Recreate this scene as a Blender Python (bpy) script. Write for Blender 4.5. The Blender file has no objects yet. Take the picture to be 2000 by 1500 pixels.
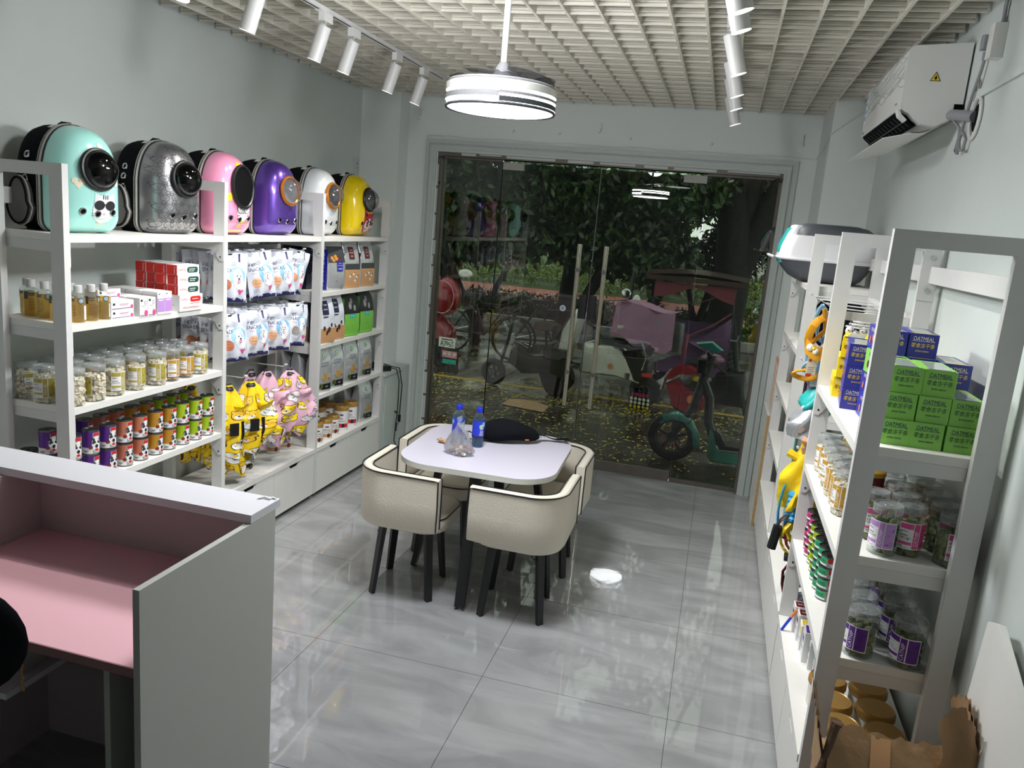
import bpy, bmesh, math, random
from mathutils import Vector, Matrix
from math import sin, cos, pi, radians, sqrt, atan2
random.seed(11)
SC = bpy.context.scene
COL = SC.collection

# ---------------------------------------------------------------- camera, world, lights, exposure
cam_d = bpy.data.cameras.new('camera')
cam = bpy.data.objects.new('camera', cam_d); COL.objects.link(cam); SC.camera = cam
cam_d.sensor_width = 36.0
cam_d.lens = 1541.9/2000*36
cam_d.clip_start = 0.05; cam_d.clip_end = 300
YAW, PITCH, ROLL = -0.2456, 0.2026, -0.0864
_F = Vector((sin(YAW)*cos(PITCH), cos(YAW)*cos(PITCH), -sin(PITCH)))
_R = Vector((cos(YAW), -sin(YAW), 0.0)); _D = _F.cross(_R)
_R2 = cos(ROLL)*_R + sin(ROLL)*_D; _D2 = -sin(ROLL)*_R + cos(ROLL)*_D
mw = Matrix.Identity(4)
for i in range(3):
    mw[i][0] = _R2[i]; mw[i][1] = -_D2[i]; mw[i][2] = -_F[i]
mw[0][3], mw[1][3], mw[2][3] = 0.0, 0.0, 1.95
cam.matrix_world = mw

SC.view_settings.view_transform = 'Standard'
SC.view_settings.look = 'None'
SC.view_settings.exposure = 0.0
SC.view_settings.gamma = 1.0
SC.view_settings.use_curve_mapping = False

world = bpy.data.worlds.new('overcast_sky'); SC.world = world; world.use_nodes = True
wt = world.node_tree; wt.nodes.clear()
wo = wt.nodes.new('ShaderNodeOutputWorld'); wb = wt.nodes.new('ShaderNodeBackground')
wb.inputs['Color'].default_value = (0.80, 0.90, 1.0, 1); wb.inputs['Strength'].default_value = SKY = 12.5
wt.links.new(wb.outputs[0], wo.inputs[0])

def area_light(name, loc, size, energy, color, rot=(0, 0, 0), shape='DISK', spread=pi):
    l = bpy.data.lights.new(name, 'AREA'); l.shape = shape; l.size = size; l.energy = energy; l.color = color; l.spread = spread
    o = bpy.data.objects.new(name, l); o.location = loc; o.rotation_euler = rot; COL.objects.link(o); return o
FAN = (-0.92, 3.10)
area_light('fan_lamp_light', (FAN[0], FAN[1], 2.352), 0.40, 40, (0.93, 0.96, 1.0))
# the shop continues behind the camera: an unseen fill light is added back there
area_light('rear_fill_light', (-1.0, -2.4, 2.80), 0.5, 3, (0.95, 0.97, 1.0))
SPOT_W = 35
def bulb(name, loc, energy, rad, color=(0.95, 0.97, 1.0)):
    l = bpy.data.lights.new(name, 'POINT'); l.energy = energy; l.shadow_soft_size = rad; l.color = color
    o = bpy.data.objects.new(name, l); o.location = loc; COL.objects.link(o)
bulb('added_fill_light', (-0.95, 2.52, 2.74), 40, 0.11)  # added fill light above the view, supplements the visible lamps
LT_Y = [2.62, 3.05, 3.60, 3.90, 4.45, 4.87]       # left track spots
RT_Y = [2.60, 2.84, 3.55, 4.07, 4.47, 5.04]       # right track spots
LTX, RTX = -1.955, -0.10
def spot_light(name, loc, target, energy, ang, blend=0.5, color=(1.0, 0.97, 0.92), rad=0.025):
    l = bpy.data.lights.new(name, 'SPOT'); l.energy = energy; l.spot_size = radians(ang); l.spot_blend = blend
    l.color = color; l.shadow_soft_size = rad
    o = bpy.data.objects.new(name, l); o.location = loc
    d = Vector(target) - Vector(loc); o.rotation_euler = d.to_track_quat('-Z', 'Y').to_euler(); COL.objects.link(o); return o
LAIM, RAIM = [], []
for y in LT_Y:
    a = Vector((LTX, y, 2.785)); t = Vector((-2.47, y - 0.05, 1.15)) if y > 2.7 else Vector((-2.05, 2.05, 0.9)); LAIM.append((a, t))
    d = (t - a).normalized(); spot_light('track_spot_light', a + d*0.200, t, SPOT_W, 84, 0.9)
for y in RT_Y:
    a = Vector((RTX, y, 2.785)); t = Vector((0.44, y + 0.10, 1.15)); RAIM.append((a, t))
    d = (t - a).normalized(); spot_light('track_spot_light', a + d*0.200, t, SPOT_W*0.85, 80, 0.9)

# ---------------------------------------------------------------- helpers: materials
def lin(c):
    o = []
    for v in c[:3]:
        v = v/255.0
        o.append(v/12.92 if v <= 0.04045 else ((v+0.055)/1.055)**2.4)
    return (*o, 1.0)
M = {}
def mat(name, rgb, rough=0.5, metal=0.0, spec=0.5, var=0.0, vscale=20, bump=0.0, bscale=60, emit=0.0, coat=0.0, sheen=0.0, sub=0.0):
    if name in M: return M[name]
    m = bpy.data.materials.new(name); m.use_nodes = True; nt = m.node_tree; b = nt.nodes['Principled BSDF']
    b.inputs['Base Color'].default_value = lin(rgb); b.inputs['Roughness'].default_value = rough
    b.inputs['Metallic'].default_value = metal; b.inputs['Specular IOR Level'].default_value = spec
    b.inputs['Coat Weight'].default_value = coat; b.inputs['Coat Roughness'].default_value = 0.06
    if emit:
        b.inputs['Emission Color'].default_value = lin(rgb); b.inputs['Emission Strength'].default_value = emit
    if var or bump:
        tc = nt.nodes.new('ShaderNodeTexCoord')
    if var:
        n = nt.nodes.new('ShaderNodeTexNoise'); n.inputs['Scale'].default_value = vscale; n.inputs['Detail'].default_value = 5
        nt.links.new(tc.outputs['Object'], n.inputs['Vector'])
        r = nt.nodes.new('ShaderNodeMix'); r.data_type = 'RGBA'
        r.inputs['A'].default_value = lin([max(0, v*(1-var)) for v in rgb]); r.inputs['B'].default_value = lin([min(255, v*(1+var)) for v in rgb])
        nt.links.new(n.outputs[0], r.inputs['Factor']); nt.links.new(r.outputs['Result'], b.inputs['Base Color'])
    if bump:
        n2 = nt.nodes.new('ShaderNodeTexNoise'); n2.inputs['Scale'].default_value = bscale; n2.inputs['Detail'].default_value = 3
        nt.links.new(tc.outputs['Object'], n2.inputs['Vector'])
        bp = nt.nodes.new('ShaderNodeBump'); bp.inputs['Strength'].default_value = bump; bp.inputs['Distance'].default_value = 0.01
        nt.links.new(n2.outputs[0], bp.inputs['Height']); nt.links.new(bp.outputs[0], b.inputs['Normal'])
    M[name] = m; return m
def clear_mat(name, rgb, tr=0.85, rough=0.03, ior=1.45, gloss=(1, 1, 1), boost=1.0, haze=0.0):
    """thin clear plastic or sheet glass: fresnel reflection over tinted straight-through transparency"""
    m = bpy.data.materials.new(name); m.use_nodes = True; nt = m.node_tree; nt.nodes.clear()
    out = nt.nodes.new('ShaderNodeOutputMaterial'); mx = nt.nodes.new('ShaderNodeMixShader')
    t = nt.nodes.new('ShaderNodeBsdfTransparent'); g = nt.nodes.new('ShaderNodeBsdfGlossy'); f = nt.nodes.new('ShaderNodeFresnel')
    c = lin(rgb); t.inputs[0].default_value = (c[0]*tr, c[1]*tr, c[2]*tr, 1)
    g.inputs['Roughness'].default_value = rough; g.inputs['Color'].default_value = (*gloss, 1)
    ge = nt.nodes.new('ShaderNodeNewGeometry'); im = nt.nodes.new('ShaderNodeMix'); im.inputs['A'].default_value = ior; im.inputs['B'].default_value = 1/ior
    nt.links.new(ge.outputs['Backfacing'], im.inputs['Factor']); nt.links.new(im.outputs['Result'], f.inputs['IOR'])
    if boost != 1.0:
        mt = nt.nodes.new('ShaderNodeMath'); mt.operation = 'MULTIPLY'; mt.use_clamp = True; mt.inputs[1].default_value = boost
        nt.links.new(f.outputs[0], mt.inputs[0]); nt.links.new(mt.outputs[0], mx.inputs[0])
    else:
        nt.links.new(f.outputs[0], mx.inputs[0])
    nt.links.new(t.outputs[0], mx.inputs[1]); nt.links.new(g.outputs[0], mx.inputs[2])
    if haze:
        df = nt.nodes.new('ShaderNodeBsdfDiffuse'); df.inputs[0].default_value = (c[0], c[1], c[2], 1); m2 = nt.nodes.new('ShaderNodeMixShader'); m2.inputs[0].default_value = haze
        nt.links.new(mx.outputs[0], m2.inputs[1]); nt.links.new(df.outputs[0], m2.inputs[2]); nt.links.new(m2.outputs[0], out.inputs[0])
    else: nt.links.new(mx.outputs[0], out.inputs[0])
    M[name] = m; return m

# ---------------------------------------------------------------- helpers: meshes
class MB:
    def __init__(s): s.v = []; s.f = []; s.m = []; s.sm = []
    def add(s, vs, fs, m=0, sm=False):
        o = len(s.v); s.v.extend([tuple(p) for p in vs])
        for k, f in enumerate(fs):
            s.f.append(tuple(i+o for i in f)); s.m.append(m[k] if isinstance(m, (list, tuple)) else m); s.sm.append(sm)
        return s
    def box(s, x0, x1, y0, y1, z0, z1, m=0, M4=None):
        vs = [(x, y, z) for z in (z0, z1) for y in (y0, y1) for x in (x0, x1)]
        if M4 is not None: vs = [M4 @ Vector(p) for p in vs]
        return s.add(vs, [(0, 2, 3, 1), (4, 5, 7, 6), (0, 1, 5, 4), (2, 6, 7, 3), (0, 4, 6, 2), (1, 3, 7, 5)], m)
    def rbox(s, c, size, rz=0, m=0, r=0.0, seg=3, rx=0, ry=0):
        T = Matrix.Translation(c) @ Matrix.Rotation(rz, 4, 'Z') @ Matrix.Rotation(ry, 4, 'Y') @ Matrix.Rotation(rx, 4, 'X')
        a, b, h = [v/2 for v in size]
        if r <= 0: return s.box(-a, a, -b, b, -h, h, m, T)
        pts = rrect(a, b, min(r, a*.99, b*.99), seg); n = len(pts)
        vs = [T @ Vector((x, y, z)) for z in (-h, h) for x, y in pts]
        fs = [(i, (i+1) % n, n+(i+1) % n, n+i) for i in range(n)]
        s.add(vs, fs, m, True)
        s.add(vs[:n], [tuple(range(n-1, -1, -1))], m); s.add(vs[n:], [tuple(range(n))], m)
        return s
    def cyl(s, p0, p1, r0, r1=None, n=16, m=0, caps=True, mc=None):
        r1 = r0 if r1 is None else r1
        p0 = Vector(p0); p1 = Vector(p1); d = (p1-p0).normalized()
        u = d.orthogonal().normalized(); w = d.cross(u)
        a = [p0 + (u*cos(2*pi*i/n) + w*sin(2*pi*i/n))*r0 for i in range(n)]
        b = [p1 + (u*cos(2*pi*i/n) + w*sin(2*pi*i/n))*r1 for i in range(n)]
        s.add(a+b, [(i, (i+1) % n, n+(i+1) % n, n+i) for i in range(n)], m, True)
        if caps:
            mc = m if mc is None else mc
            if r0 > 1e-6: s.add(a, [tuple(range(n-1, -1, -1))], mc)
            if r1 > 1e-6: s.add(b, [tuple(range(n))], mc)
        return s
    def lathe(s, prof, n=20, m=0, c=(0, 0, 0), sy=1.0):
        """prof: (r, z[, material]); revolves about the z axis at c"""
        o = len(s.v); c = Vector(c)
        for p in prof:
            for i in range(n):
                a = 2*pi*i/n; s.v.append((c.x+p[0]*cos(a), c.y+p[0]*sin(a)*sy, c.z+p[1]))
        for k in range(len(prof)-1):
            mm = prof[k][2] if len(prof[k]) > 2 else m
            for i in range(n):
                j = (i+1) % n
                s.f.append((o+k*n+i, o+k*n+j, o+(k+1)*n+j, o+(k+1)*n+i)); s.m.append(mm); s.sm.append(True)
        return s
    def tube(s, pts, r, n=8, m=0, closed=False, flat=1.0):
        pts = [Vector(p) for p in pts]; L = len(pts); rs = r if isinstance(r, (list, tuple)) else [r]*L
        o = len(s.v); up = None
        for k in range(L):
            a = pts[(k-1) % L] if closed or k > 0 else pts[0]; b = pts[(k+1) % L] if closed or k < L-1 else pts[-1]
            t = (b-a).normalized()
            if up is None: up = t.orthogonal().normalized()
            up = (up - t*up.dot(t))
            if up.length < 1e-5: up = t.orthogonal()
            up.normalize(); w = t.cross(up)
            for i in range(n):
                an = 2*pi*i/n; s.v.append(tuple(pts[k] + up*cos(an)*rs[k] + w*sin(an)*rs[k]*flat))
        for k in range(L if closed else L-1):
            for i in range(n):
                j = (i+1) % n; k2 = (k+1) % L
                s.f.append((o+k*n+i, o+k*n+j, o+k2*n+j, o+k2*n+i)); s.m.append(m); s.sm.append(True)
        if not closed:
            s.f.append(tuple(o+i for i in range(n-1, -1, -1))); s.m.append(m); s.sm.append(False)
            s.f.append(tuple(o+(L-1)*n+i for i in range(n))); s.m.append(m); s.sm.append(False)
        return s
    def ball(s, c, r, nu=14, nv=9, m=0, T=None, v0=0.0, v1=1.0):
        rx, ry, rz = r if isinstance(r, (tuple, list)) else (r, r, r); c = Vector(c)
        o = len(s.v)
        for j in range(nv+1):
            th = pi*(v0+(v1-v0)*j/nv)
            for i in range(nu):
                a = 2*pi*i/nu; p = Vector((rx*sin(th)*cos(a), ry*sin(th)*sin(a), rz*cos(th)))
                if T is not None: p = T @ p
                s.v.append(tuple(c+p))
        for j in range(nv):
            for i in range(nu):
                k = (i+1) % nu; s.f.append((o+j*nu+i, o+(j+1)*nu+i, o+(j+1)*nu+k, o+j*nu+k)); s.m.append(m); s.sm.append(True)
        return s
    def grid(s, fn, nu, nv, m=0, sm=True, closed_u=False, mf=None):
        o = len(s.v); cu = nu if closed_u else nu+1
        for j in range(nv+1):
            for i in range(cu): s.v.append(tuple(fn(i/nu, j/nv)))
        for j in range(nv):
            for i in range(nu):
                k = (i+1) % cu
                s.f.append((o+j*cu+i, o+j*cu+k, o+(j+1)*cu+k, o+(j+1)*cu+i)); s.m.append(mf((i+.5)/nu, (j+.5)/nv) if mf else m); s.sm.append(sm)
        return s
    def prism(s, poly, fn, a, b, m=0, sm=False, ms=None):
        """poly: 2D outline; fn(u, v, t) -> 3D; extruded from t=a to t=b"""
        n = len(poly); A = [fn(u, v, a) for u, v in poly]; B = [fn(u, v, b) for u, v in poly]
        s.add(A+B, [(i, (i+1) % n, n+(i+1) % n, n+i) for i in range(n)], m if ms is None else ms, sm)
        s.add(A, [tuple(range(n-1, -1, -1))], m); s.add(B, [tuple(range(n))], m); return s
    def disc(s, fn, c, r, m=0, n=16, rings=2, ry=None, rot=0):
        """flat print mapped by fn(u, v): ellipse"""
        ry = r if ry is None else ry; vs = [fn(*c)]
        for k in range(1, rings+1):
            for i in range(n):
                a = 2*pi*i/n; u = r*k/rings*cos(a); v = ry*k/rings*sin(a)
                vs.append(fn(c[0]+u*cos(rot)-v*sin(rot), c[1]+u*sin(rot)+v*cos(rot)))
        fs = [(0, 1+i, 1+(i+1) % n) for i in range(n)]
        for k in range(rings-1):
            for i in range(n):
                a = 1+k*n; fs.append((a+i, a+n+i, a+n+(i+1) % n, a+(i+1) % n))
        return s.add(vs, fs, m, True)
    def patch(s, fn, u0, u1, v0, v1, m=0, nu=6, nv=4):
        return s.grid(lambda a, b: fn(u0+(u1-u0)*a, v0+(v1-v0)*b), nu, nv, m)
    def poly(s, fn, pts, m=0):
        c = (sum(p[0] for p in pts)/len(pts), sum(p[1] for p in pts)/len(pts)); n = len(pts)
        return s.add([fn(*c)]+[fn(*p) for p in pts], [(0, 1+i, 1+(i+1) % n) for i in range(n)], m, True)
    def text(s, txt, fn, c, h, m=0, w=None, rot=0, shear=0.0):
        vs, fs, W, H = text_geo(txt); k = h/H; kx = k if w is None else w/W
        V = []
        for x, y in vs:
            u = x*kx + y*k*shear; v = y*k; V.append(fn(c[0]+u*cos(rot)-v*sin(rot), c[1]+u*sin(rot)+v*cos(rot)))
        return s.add(V, fs, m)
    def build(s, name, mats, parent=None, sharp=35, loc=None, kind=None, label=None):
        me = bpy.data.meshes.new(name); me.from_pydata(s.v, [], s.f); 
        if not isinstance(mats, (list, tuple)): mats = [mats]
        for m in mats: me.materials.append(M[m] if isinstance(m, str) else m)
        me.polygons.foreach_set('material_index', s.m); me.polygons.foreach_set('use_smooth', s.sm)
        me.update()
        if sharp and any(s.sm): me.set_sharp_from_angle(angle=radians(sharp))
        o = bpy.data.objects.new(name, me); COL.objects.link(o)
        if parent is not None: o.parent = parent
        if loc is not None: o.location = loc
        if kind: o['kind'] = kind
        if label: o['label'] = label
        return o
_tx = {}
def text_geo(t):
    if t in _tx: return _tx[t]
    cu = bpy.data.curves.new('lettering_source', 'FONT'); cu.body = t; cu.resolution_u = 2; cu.fill_mode = 'FRONT'
    ob = bpy.data.objects.new('lettering_source', cu); COL.objects.link(ob)
    dg = bpy.context.evaluated_depsgraph_get(); me = bpy.data.meshes.new_from_object(ob.evaluated_get(dg))
    vs = [(v.co.x, v.co.y) for v in me.vertices]; fs = [tuple(p.vertices) for p in me.polygons]
    x0 = min(v[0] for v in vs); x1 = max(v[0] for v in vs); y0 = min(v[1] for v in vs); y1 = max(v[1] for v in vs)
    vs = [(a-(x0+x1)/2, b-(y0+y1)/2) for a, b in vs]
    bpy.data.objects.remove(ob); bpy.data.meshes.remove(me); bpy.data.curves.remove(cu)
    _tx[t] = (vs, fs, x1-x0, y1-y0); return _tx[t]
def rrect(a, b, r, seg=4):
    p = []
    for cx, cy, a0 in ((a-r, b-r, 0), (-a+r, b-r, pi/2), (-a+r, -b+r, pi), (a-r, -b+r, 3*pi/2)):
        for k in range(seg+1):
            t = a0 + pi/2*k/seg; p.append((cx+r*cos(t), cy+r*sin(t)))
    return p
def thing(name, label, cat, loc=(0, 0, 0), rz=0.0, group=None, rot=None):
    o = bpy.data.objects.new(name, None); o.empty_display_size = 0.1; COL.objects.link(o); o.location = loc
    o.rotation_euler = rot if rot else (0, 0, rz); o['label'] = label; o['category'] = cat
    if group: o['group'] = group
    return o
def tag(o, label, cat, group=None, kind=None):
    o['label'] = label; o['category'] = cat
    if group: o['group'] = group
    if kind: o['kind'] = kind
    return o
def struct(o): o['kind'] = 'structure'; return o
def sroot(name, loc=(0, 0, 0)):
    o = bpy.data.objects.new(name, None); COL.objects.link(o); o.location = loc; o['kind'] = 'structure'; return o
def dup(root, loc, rz=0.0, label=None, group=None, rot=None, scale=None):
    r = root.copy(); COL.objects.link(r); r.location = loc; r.rotation_euler = rot if rot else (0, 0, rz)
    if label: r['label'] = label
    if group: r['group'] = group
    if scale: r.scale = scale
    for ch in list(root.children):
        c = ch.copy(); COL.objects.link(c); c.parent = r
        for g in ch.children:
            d = g.copy(); COL.objects.link(d); d.parent = c
    return r
def remove_tree(o):
    for c in list(o.children): remove_tree(c)
    bpy.data.objects.remove(o)
ORD = ['first', 'second', 'third', 'fourth', 'fifth', 'sixth', 'seventh', 'eighth', 'ninth', 'tenth', 'eleventh', 'twelfth', 'thirteenth', 'fourteenth']
XY = lambda u, v: (u, v, 0)
def instances(items, make, used=None):
    """items: (loc, rz, label, group[, rot]); the first uses the object itself, the rest are copies"""
    base = make()
    for i, it in enumerate(items):
        loc, rz, label, group = it[:4]; rot = it[4] if len(it) > 4 else None
        if i == 0:
            base.location = loc; base.rotation_euler = rot if rot else (0, 0, rz); base['label'] = label
            if group: base['group'] = group
        else: dup(base, loc, rz, label, group, rot)
    return base

# ---------------------------------------------------------------- materials
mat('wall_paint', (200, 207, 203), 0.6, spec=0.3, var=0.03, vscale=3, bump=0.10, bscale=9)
mat('white_plastic', (222, 222, 218), 0.35)
mat('white_board', (226, 225, 220), 0.38, var=0.01, vscale=40)
mat('white_metal', (214, 214, 212), 0.35, var=0.01)
mat('desk_white', (205, 205, 210), 0.45)
mat('desk_side', (176, 178, 172), 0.55)
mat('desk_pink', (236, 184, 194), 0.5)
mat('desk_pink_edge', (150, 110, 112), 0.5)
mat('ceiling_slat', (224, 219, 205), 0.5, var=0.03, vscale=8)
mat('slab', (70, 70, 68), 0.9)
mat('black_gap', (10, 10, 11), 0.8, spec=0.1)
mat('black_plastic', (18, 18, 20), 0.4)
mat('black_fabric', (20, 21, 25), 1.0, spec=0.12, bump=0.2, bscale=300)
mat('black_metal', (24, 26, 29), 0.42)
mat('grey_fabric', (120, 118, 114), 0.8, bump=0.2, bscale=300)
mat('grey_piping', (170, 168, 162), 0.5)
mat('steel', (196, 190, 176), 0.22, metal=1.0, spec=0.5)
mat('chrome', (190, 190, 192), 0.15, metal=1.0)
mat('tin_lid', (120, 122, 124), 0.3, metal=1.0)
mat('gold_lid', (178, 138, 72), 0.38, metal=0.35, var=0.04)
mat('jamb', (104, 98, 90), 0.45, metal=0.3, var=0.10, vscale=12)
mat('trim_white', (188, 196, 192), 0.5, var=0.02)
mat('cream_leather', (222, 215, 198), 0.42, bump=0.12, bscale=120)
mat('table_white', (204, 199, 210), 0.35)
mat('table_edge', (205, 206, 198), 0.45)
mat('paper_white', (232, 232, 232), 0.6)
mat('ink_black', (28, 28, 34), 0.6)
mat('ink_navy', (38, 40, 92), 0.5)
mat('ink_grey', (120, 120, 125), 0.6)
for n_, c_ in dict(red=(206, 40, 34), orange=(222, 130, 70), amber=(196, 142, 40), lime=(170, 200, 30), purple=(92, 40, 140), salmon=(206, 122, 92),
                   yellow=(240, 208, 20), mustard=(214, 150, 22), pink=(226, 150, 178), palepink=(222, 176, 196), hotpink=(214, 78, 140), teal=(40, 178, 168), mint=(132, 214, 200),
                   cyanblue=(60, 160, 214), skyblue=(140, 188, 222), blue=(30, 40, 160), royal=(38, 60, 200), green=(84, 158, 66), grassgreen=(120, 190, 74), darkgreen=(30, 78, 62),
                   brown=(96, 44, 36), tan=(196, 150, 104), darkbrown=(60, 40, 34), cream=(236, 226, 200), olive=(172, 158, 62), lilac=(186, 140, 206), grey=(140, 140, 144),
                   darkgrey=(60, 62, 66), navy=(24, 30, 66), maroon=(96, 24, 30), gold=(190, 146, 50), peach=(232, 176, 140), black=(16, 16, 18)).items():
    mat('p_'+n_, c_, 0.42)
mat('yellow_nylon', (244, 208, 24), 0.5, bump=0.3, bscale=25)
mat('pink_nylon', (222, 176, 196), 0.5, bump=0.3, bscale=25)
mat('grey_lining', (160, 158, 154), 0.6, bump=0.3, bscale=25)
mat('silver_foil', (196, 198, 202), 0.28, metal=0.55, bump=0.35, bscale=22)
mat('pouch', (214, 218, 228), 0.30, spec=0.6, bump=0.35, bscale=18)
mat('pouch_back', (170, 172, 178), 0.35, bump=0.3, bscale=18)
mat('kibble_cream', (232, 216, 194), 0.8, var=0.12, vscale=60)
mat('kibble_green', (112, 118, 76), 0.85, var=0.2, vscale=60)
mat('kibble_tan', (176, 136, 96), 0.85, var=0.15, vscale=60)
mat('cardboard', (158, 126, 90), 0.8, var=0.08, vscale=14, bump=0.3, bscale=30)
mat('cardboard_dark', (92, 70, 52), 0.85, var=0.15, vscale=30, bump=0.4, bscale=60)
mat('chipboard', (168, 138, 96), 0.85, var=0.25, vscale=140)
clear_mat('clear_pet', (246, 250, 249), 0.97, 0.06, 1.4, haze=.03)
clear_mat('clear_lid', (232, 236, 236), 0.92, 0.12, 1.6, haze=.22)
clear_mat('dome_dark', (150, 152, 158), 0.75, 0.03, 1.5)
clear_mat('dome_clear', (225, 225, 228), 0.9, 0.02, 1.8, haze=.04)
clear_mat('window_film', (230, 232, 236), 0.85, 0.08, 1.5)
clear_mat('fan_blade', (190, 192, 200), 0.75, 0.1, 1.5)
clear_mat('thin_bag', (226, 228, 234), 0.85, 0.25, 1.6, haze=.20)
clear_mat('shopfront_glass', (146, 148, 138), 0.90, 0.0, 1.52, boost=1.15)
def emis(name, rgb, st):
    m = bpy.data.materials.new(name); m.use_nodes = True; nt = m.node_tree; nt.nodes.clear()
    o = nt.nodes.new('ShaderNodeOutputMaterial'); e = nt.nodes.new('ShaderNodeEmission'); e.inputs[0].default_value = lin(rgb); e.inputs[1].default_value = st
    nt.links.new(e.outputs[0], o.inputs[0]); M[name] = m
mat('glass_edge', (30, 42, 36), 0.3)
emis('lamp_glow', (250, 252, 255), 6.0)
emis('strip_glow', (250, 252, 255), 220.0)
clear_mat('fill_globe_clear', (250, 250, 250), .98, .1, 1.3)
emis('spot_glow', (255, 250, 240), 12.0)

# polished porcelain floor tile: pale grey with drifting veins
m = mat('floor_tile', (168, 170, 172), 0.03, spec=1.0)
nt = m.node_tree; b = nt.nodes['Principled BSDF']
tc = nt.nodes.new('ShaderNodeTexCoord'); mp = nt.nodes.new('ShaderNodeMapping'); mp.inputs['Rotation'].default_value = (0, 0, 0.9); mp.inputs['Scale'].default_value = (1.0, 3.2, 1)
n1 = nt.nodes.new('ShaderNodeTexNoise'); n1.inputs['Scale'].default_value = 1.6; n1.inputs['Detail'].default_value = 9; n1.inputs['Distortion'].default_value = 1.2
cr = nt.nodes.new('ShaderNodeValToRGB'); cr.color_ramp.elements[0].position = 0.36; cr.color_ramp.elements[0].color = lin((136, 137, 138)); cr.color_ramp.elements[1].position = 0.68; cr.color_ramp.elements[1].color = lin((160, 161, 162))
geo = nt.nodes.new('ShaderNodeNewGeometry')
nt.links.new(geo.outputs['Position'], mp.inputs[0]); nt.links.new(mp.outputs[0], n1.inputs['Vector']); nt.links.new(n1.outputs[0], cr.inputs[0]); nt.links.new(cr.outputs[0], b.inputs['Base Color'])
n2 = nt.nodes.new('ShaderNodeTexNoise'); n2.inputs['Scale'].default_value = 7; n2.inputs['Detail'].default_value = 3
bp = nt.nodes.new('ShaderNodeBump'); bp.inputs['Strength'].default_value = 0.035; bp.inputs['Distance'].default_value = 0.01
nt.links.new(geo.outputs['Position'], n2.inputs['Vector']); nt.links.new(n2.outputs[0], bp.inputs['Height']); nt.links.new(bp.outputs[0], b.inputs['Normal']); nt.links.new(bp.outputs[0], b.inputs['Coat Normal'])
mat('grout', (84, 82, 80), 0.9, spec=0.1)

# ---------------------------------------------------------------- room shell
WLX, WRX, DY, CZ, BACKY = -2.93, 0.84, 6.22, 2.865, -3.6
fl = sroot('floor')
MB().box(WLX-.15, WRX+.15, BACKY, DY+0.12, -0.12, -0.0035).build('grout_bed', 'grout', fl)
TX, TY = 0.80, 0.81
tile_me = {}
for i in range(-3, 4):
    for j in range(-9, 5):
        x0 = -1.577+TX*i; y0 = 3.019+TY*j; x1 = min(x0+TX, WRX); y1 = min(y0+TY, DY+0.1); xx0 = max(x0, WLX); yy0 = max(y0, BACKY)
        if x1 - xx0 < 0.02 or y1 - yy0 < 0.02: continue
        g = 0.0010
        key = (round(x1-xx0, 3), round(y1-yy0, 3)); zt = 0.0
        if key in tile_me:
            o = bpy.data.objects.new('floor_tile', tile_me[key]); COL.objects.link(o); o.parent = fl; o.location = (xx0, yy0, zt)
        else:
            w, h = key; mb = MB()
            mb.add([(g, g, -.0035), (w-g, g, -.0035), (w-g, h-g, -.0035), (g, h-g, -.0035), (g, g, 0), (w-g, g, 0), (w-g, h-g, 0), (g, h-g, 0)],
                   [(0, 1, 5, 4), (1, 2, 6, 5), (2, 3, 7, 6), (3, 0, 4, 7), (4, 5, 6, 7), (3, 2, 1, 0)], [1, 1, 1, 1, 0, 1])
            o = mb.build('floor_tile', ['floor_tile', 'grout'], fl, loc=(xx0, yy0, zt)); tile_me[key] = o.data
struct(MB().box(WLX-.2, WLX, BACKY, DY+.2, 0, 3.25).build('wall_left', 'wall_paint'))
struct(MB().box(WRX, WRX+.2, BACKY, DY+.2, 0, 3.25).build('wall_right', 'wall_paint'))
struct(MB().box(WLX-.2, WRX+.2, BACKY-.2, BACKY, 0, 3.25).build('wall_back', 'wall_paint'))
OX0, OX1, OZ = -2.335, 0.345, 2.45
w = MB(); w.box(WLX, OX0, DY, DY+.2, 0, 3.25); w.box(OX1, WRX, DY, DY+.2, 0, 3.25); w.box(OX0, OX1, DY, DY+.2, OZ, 3.25)
mat('wall_paint_brightened', (224, 230, 226), 0.6, spec=0.3, var=0.02, vscale=3, bump=0.10, bscale=9)  # wall paint lightened to stand in for light missing at the door end
struct(w.build('wall_front', 'wall_paint_brightened'))
struct(MB().box(WLX, -2.60, 6.03, DY, 0, 3.25).build('wall_corner_left', 'wall_paint_brightened'))
struct(MB().box(0.545, WRX, 5.56, DY, 0, 3.25).build('wall_corner_right', 'wall_paint_brightened'))
struct(MB().box(WLX-.2, WRX+.2, BACKY-.2, DY+.2, 3.25, 3.4).build('roof_slab', 'slab'))

# ---- open-cell grid ceiling: long slats run towards the door, ribbed cross slats between walls
ce = sroot('ceiling')
BH = 0.052
def slat_profile(L):
    # ribbed plastic blade: cross-section in (t, z), length along x
    pr = [(-.0045, 0), (.0045, 0), (.0045, .012), (.0018, .016), (.0045, .020), (.0045, .032), (.0018, .036), (.0045, .040), (.0045, BH), (-.0045, BH), (-.0045, .040), (-.0018, .036), (-.0045, .032), (-.0045, .020), (-.0018, .016), (-.0045, .012)]
    return MB().prism(pr, lambda u, v, t: (t, u, v), 0, L)
GX0 = -0.82-.15*14; cr_len = WRX-WLX-0.03
first = None
y = BACKY+.08; k = 0
y = 3.52 - 0.1515*47
while y < DY-0.02:
    if y > BACKY+.02:
        if first is None: first = slat_profile(cr_len).build('cross_slat', 'ceiling_slat', ce, loc=(WLX+.015, y, CZ)); 
        else:
            o = bpy.data.objects.new('cross_slat', first.data); COL.objects.link(o); o.parent = ce; o.location = (WLX+.015, y, CZ)
    y += 0.1515
first = None
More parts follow.
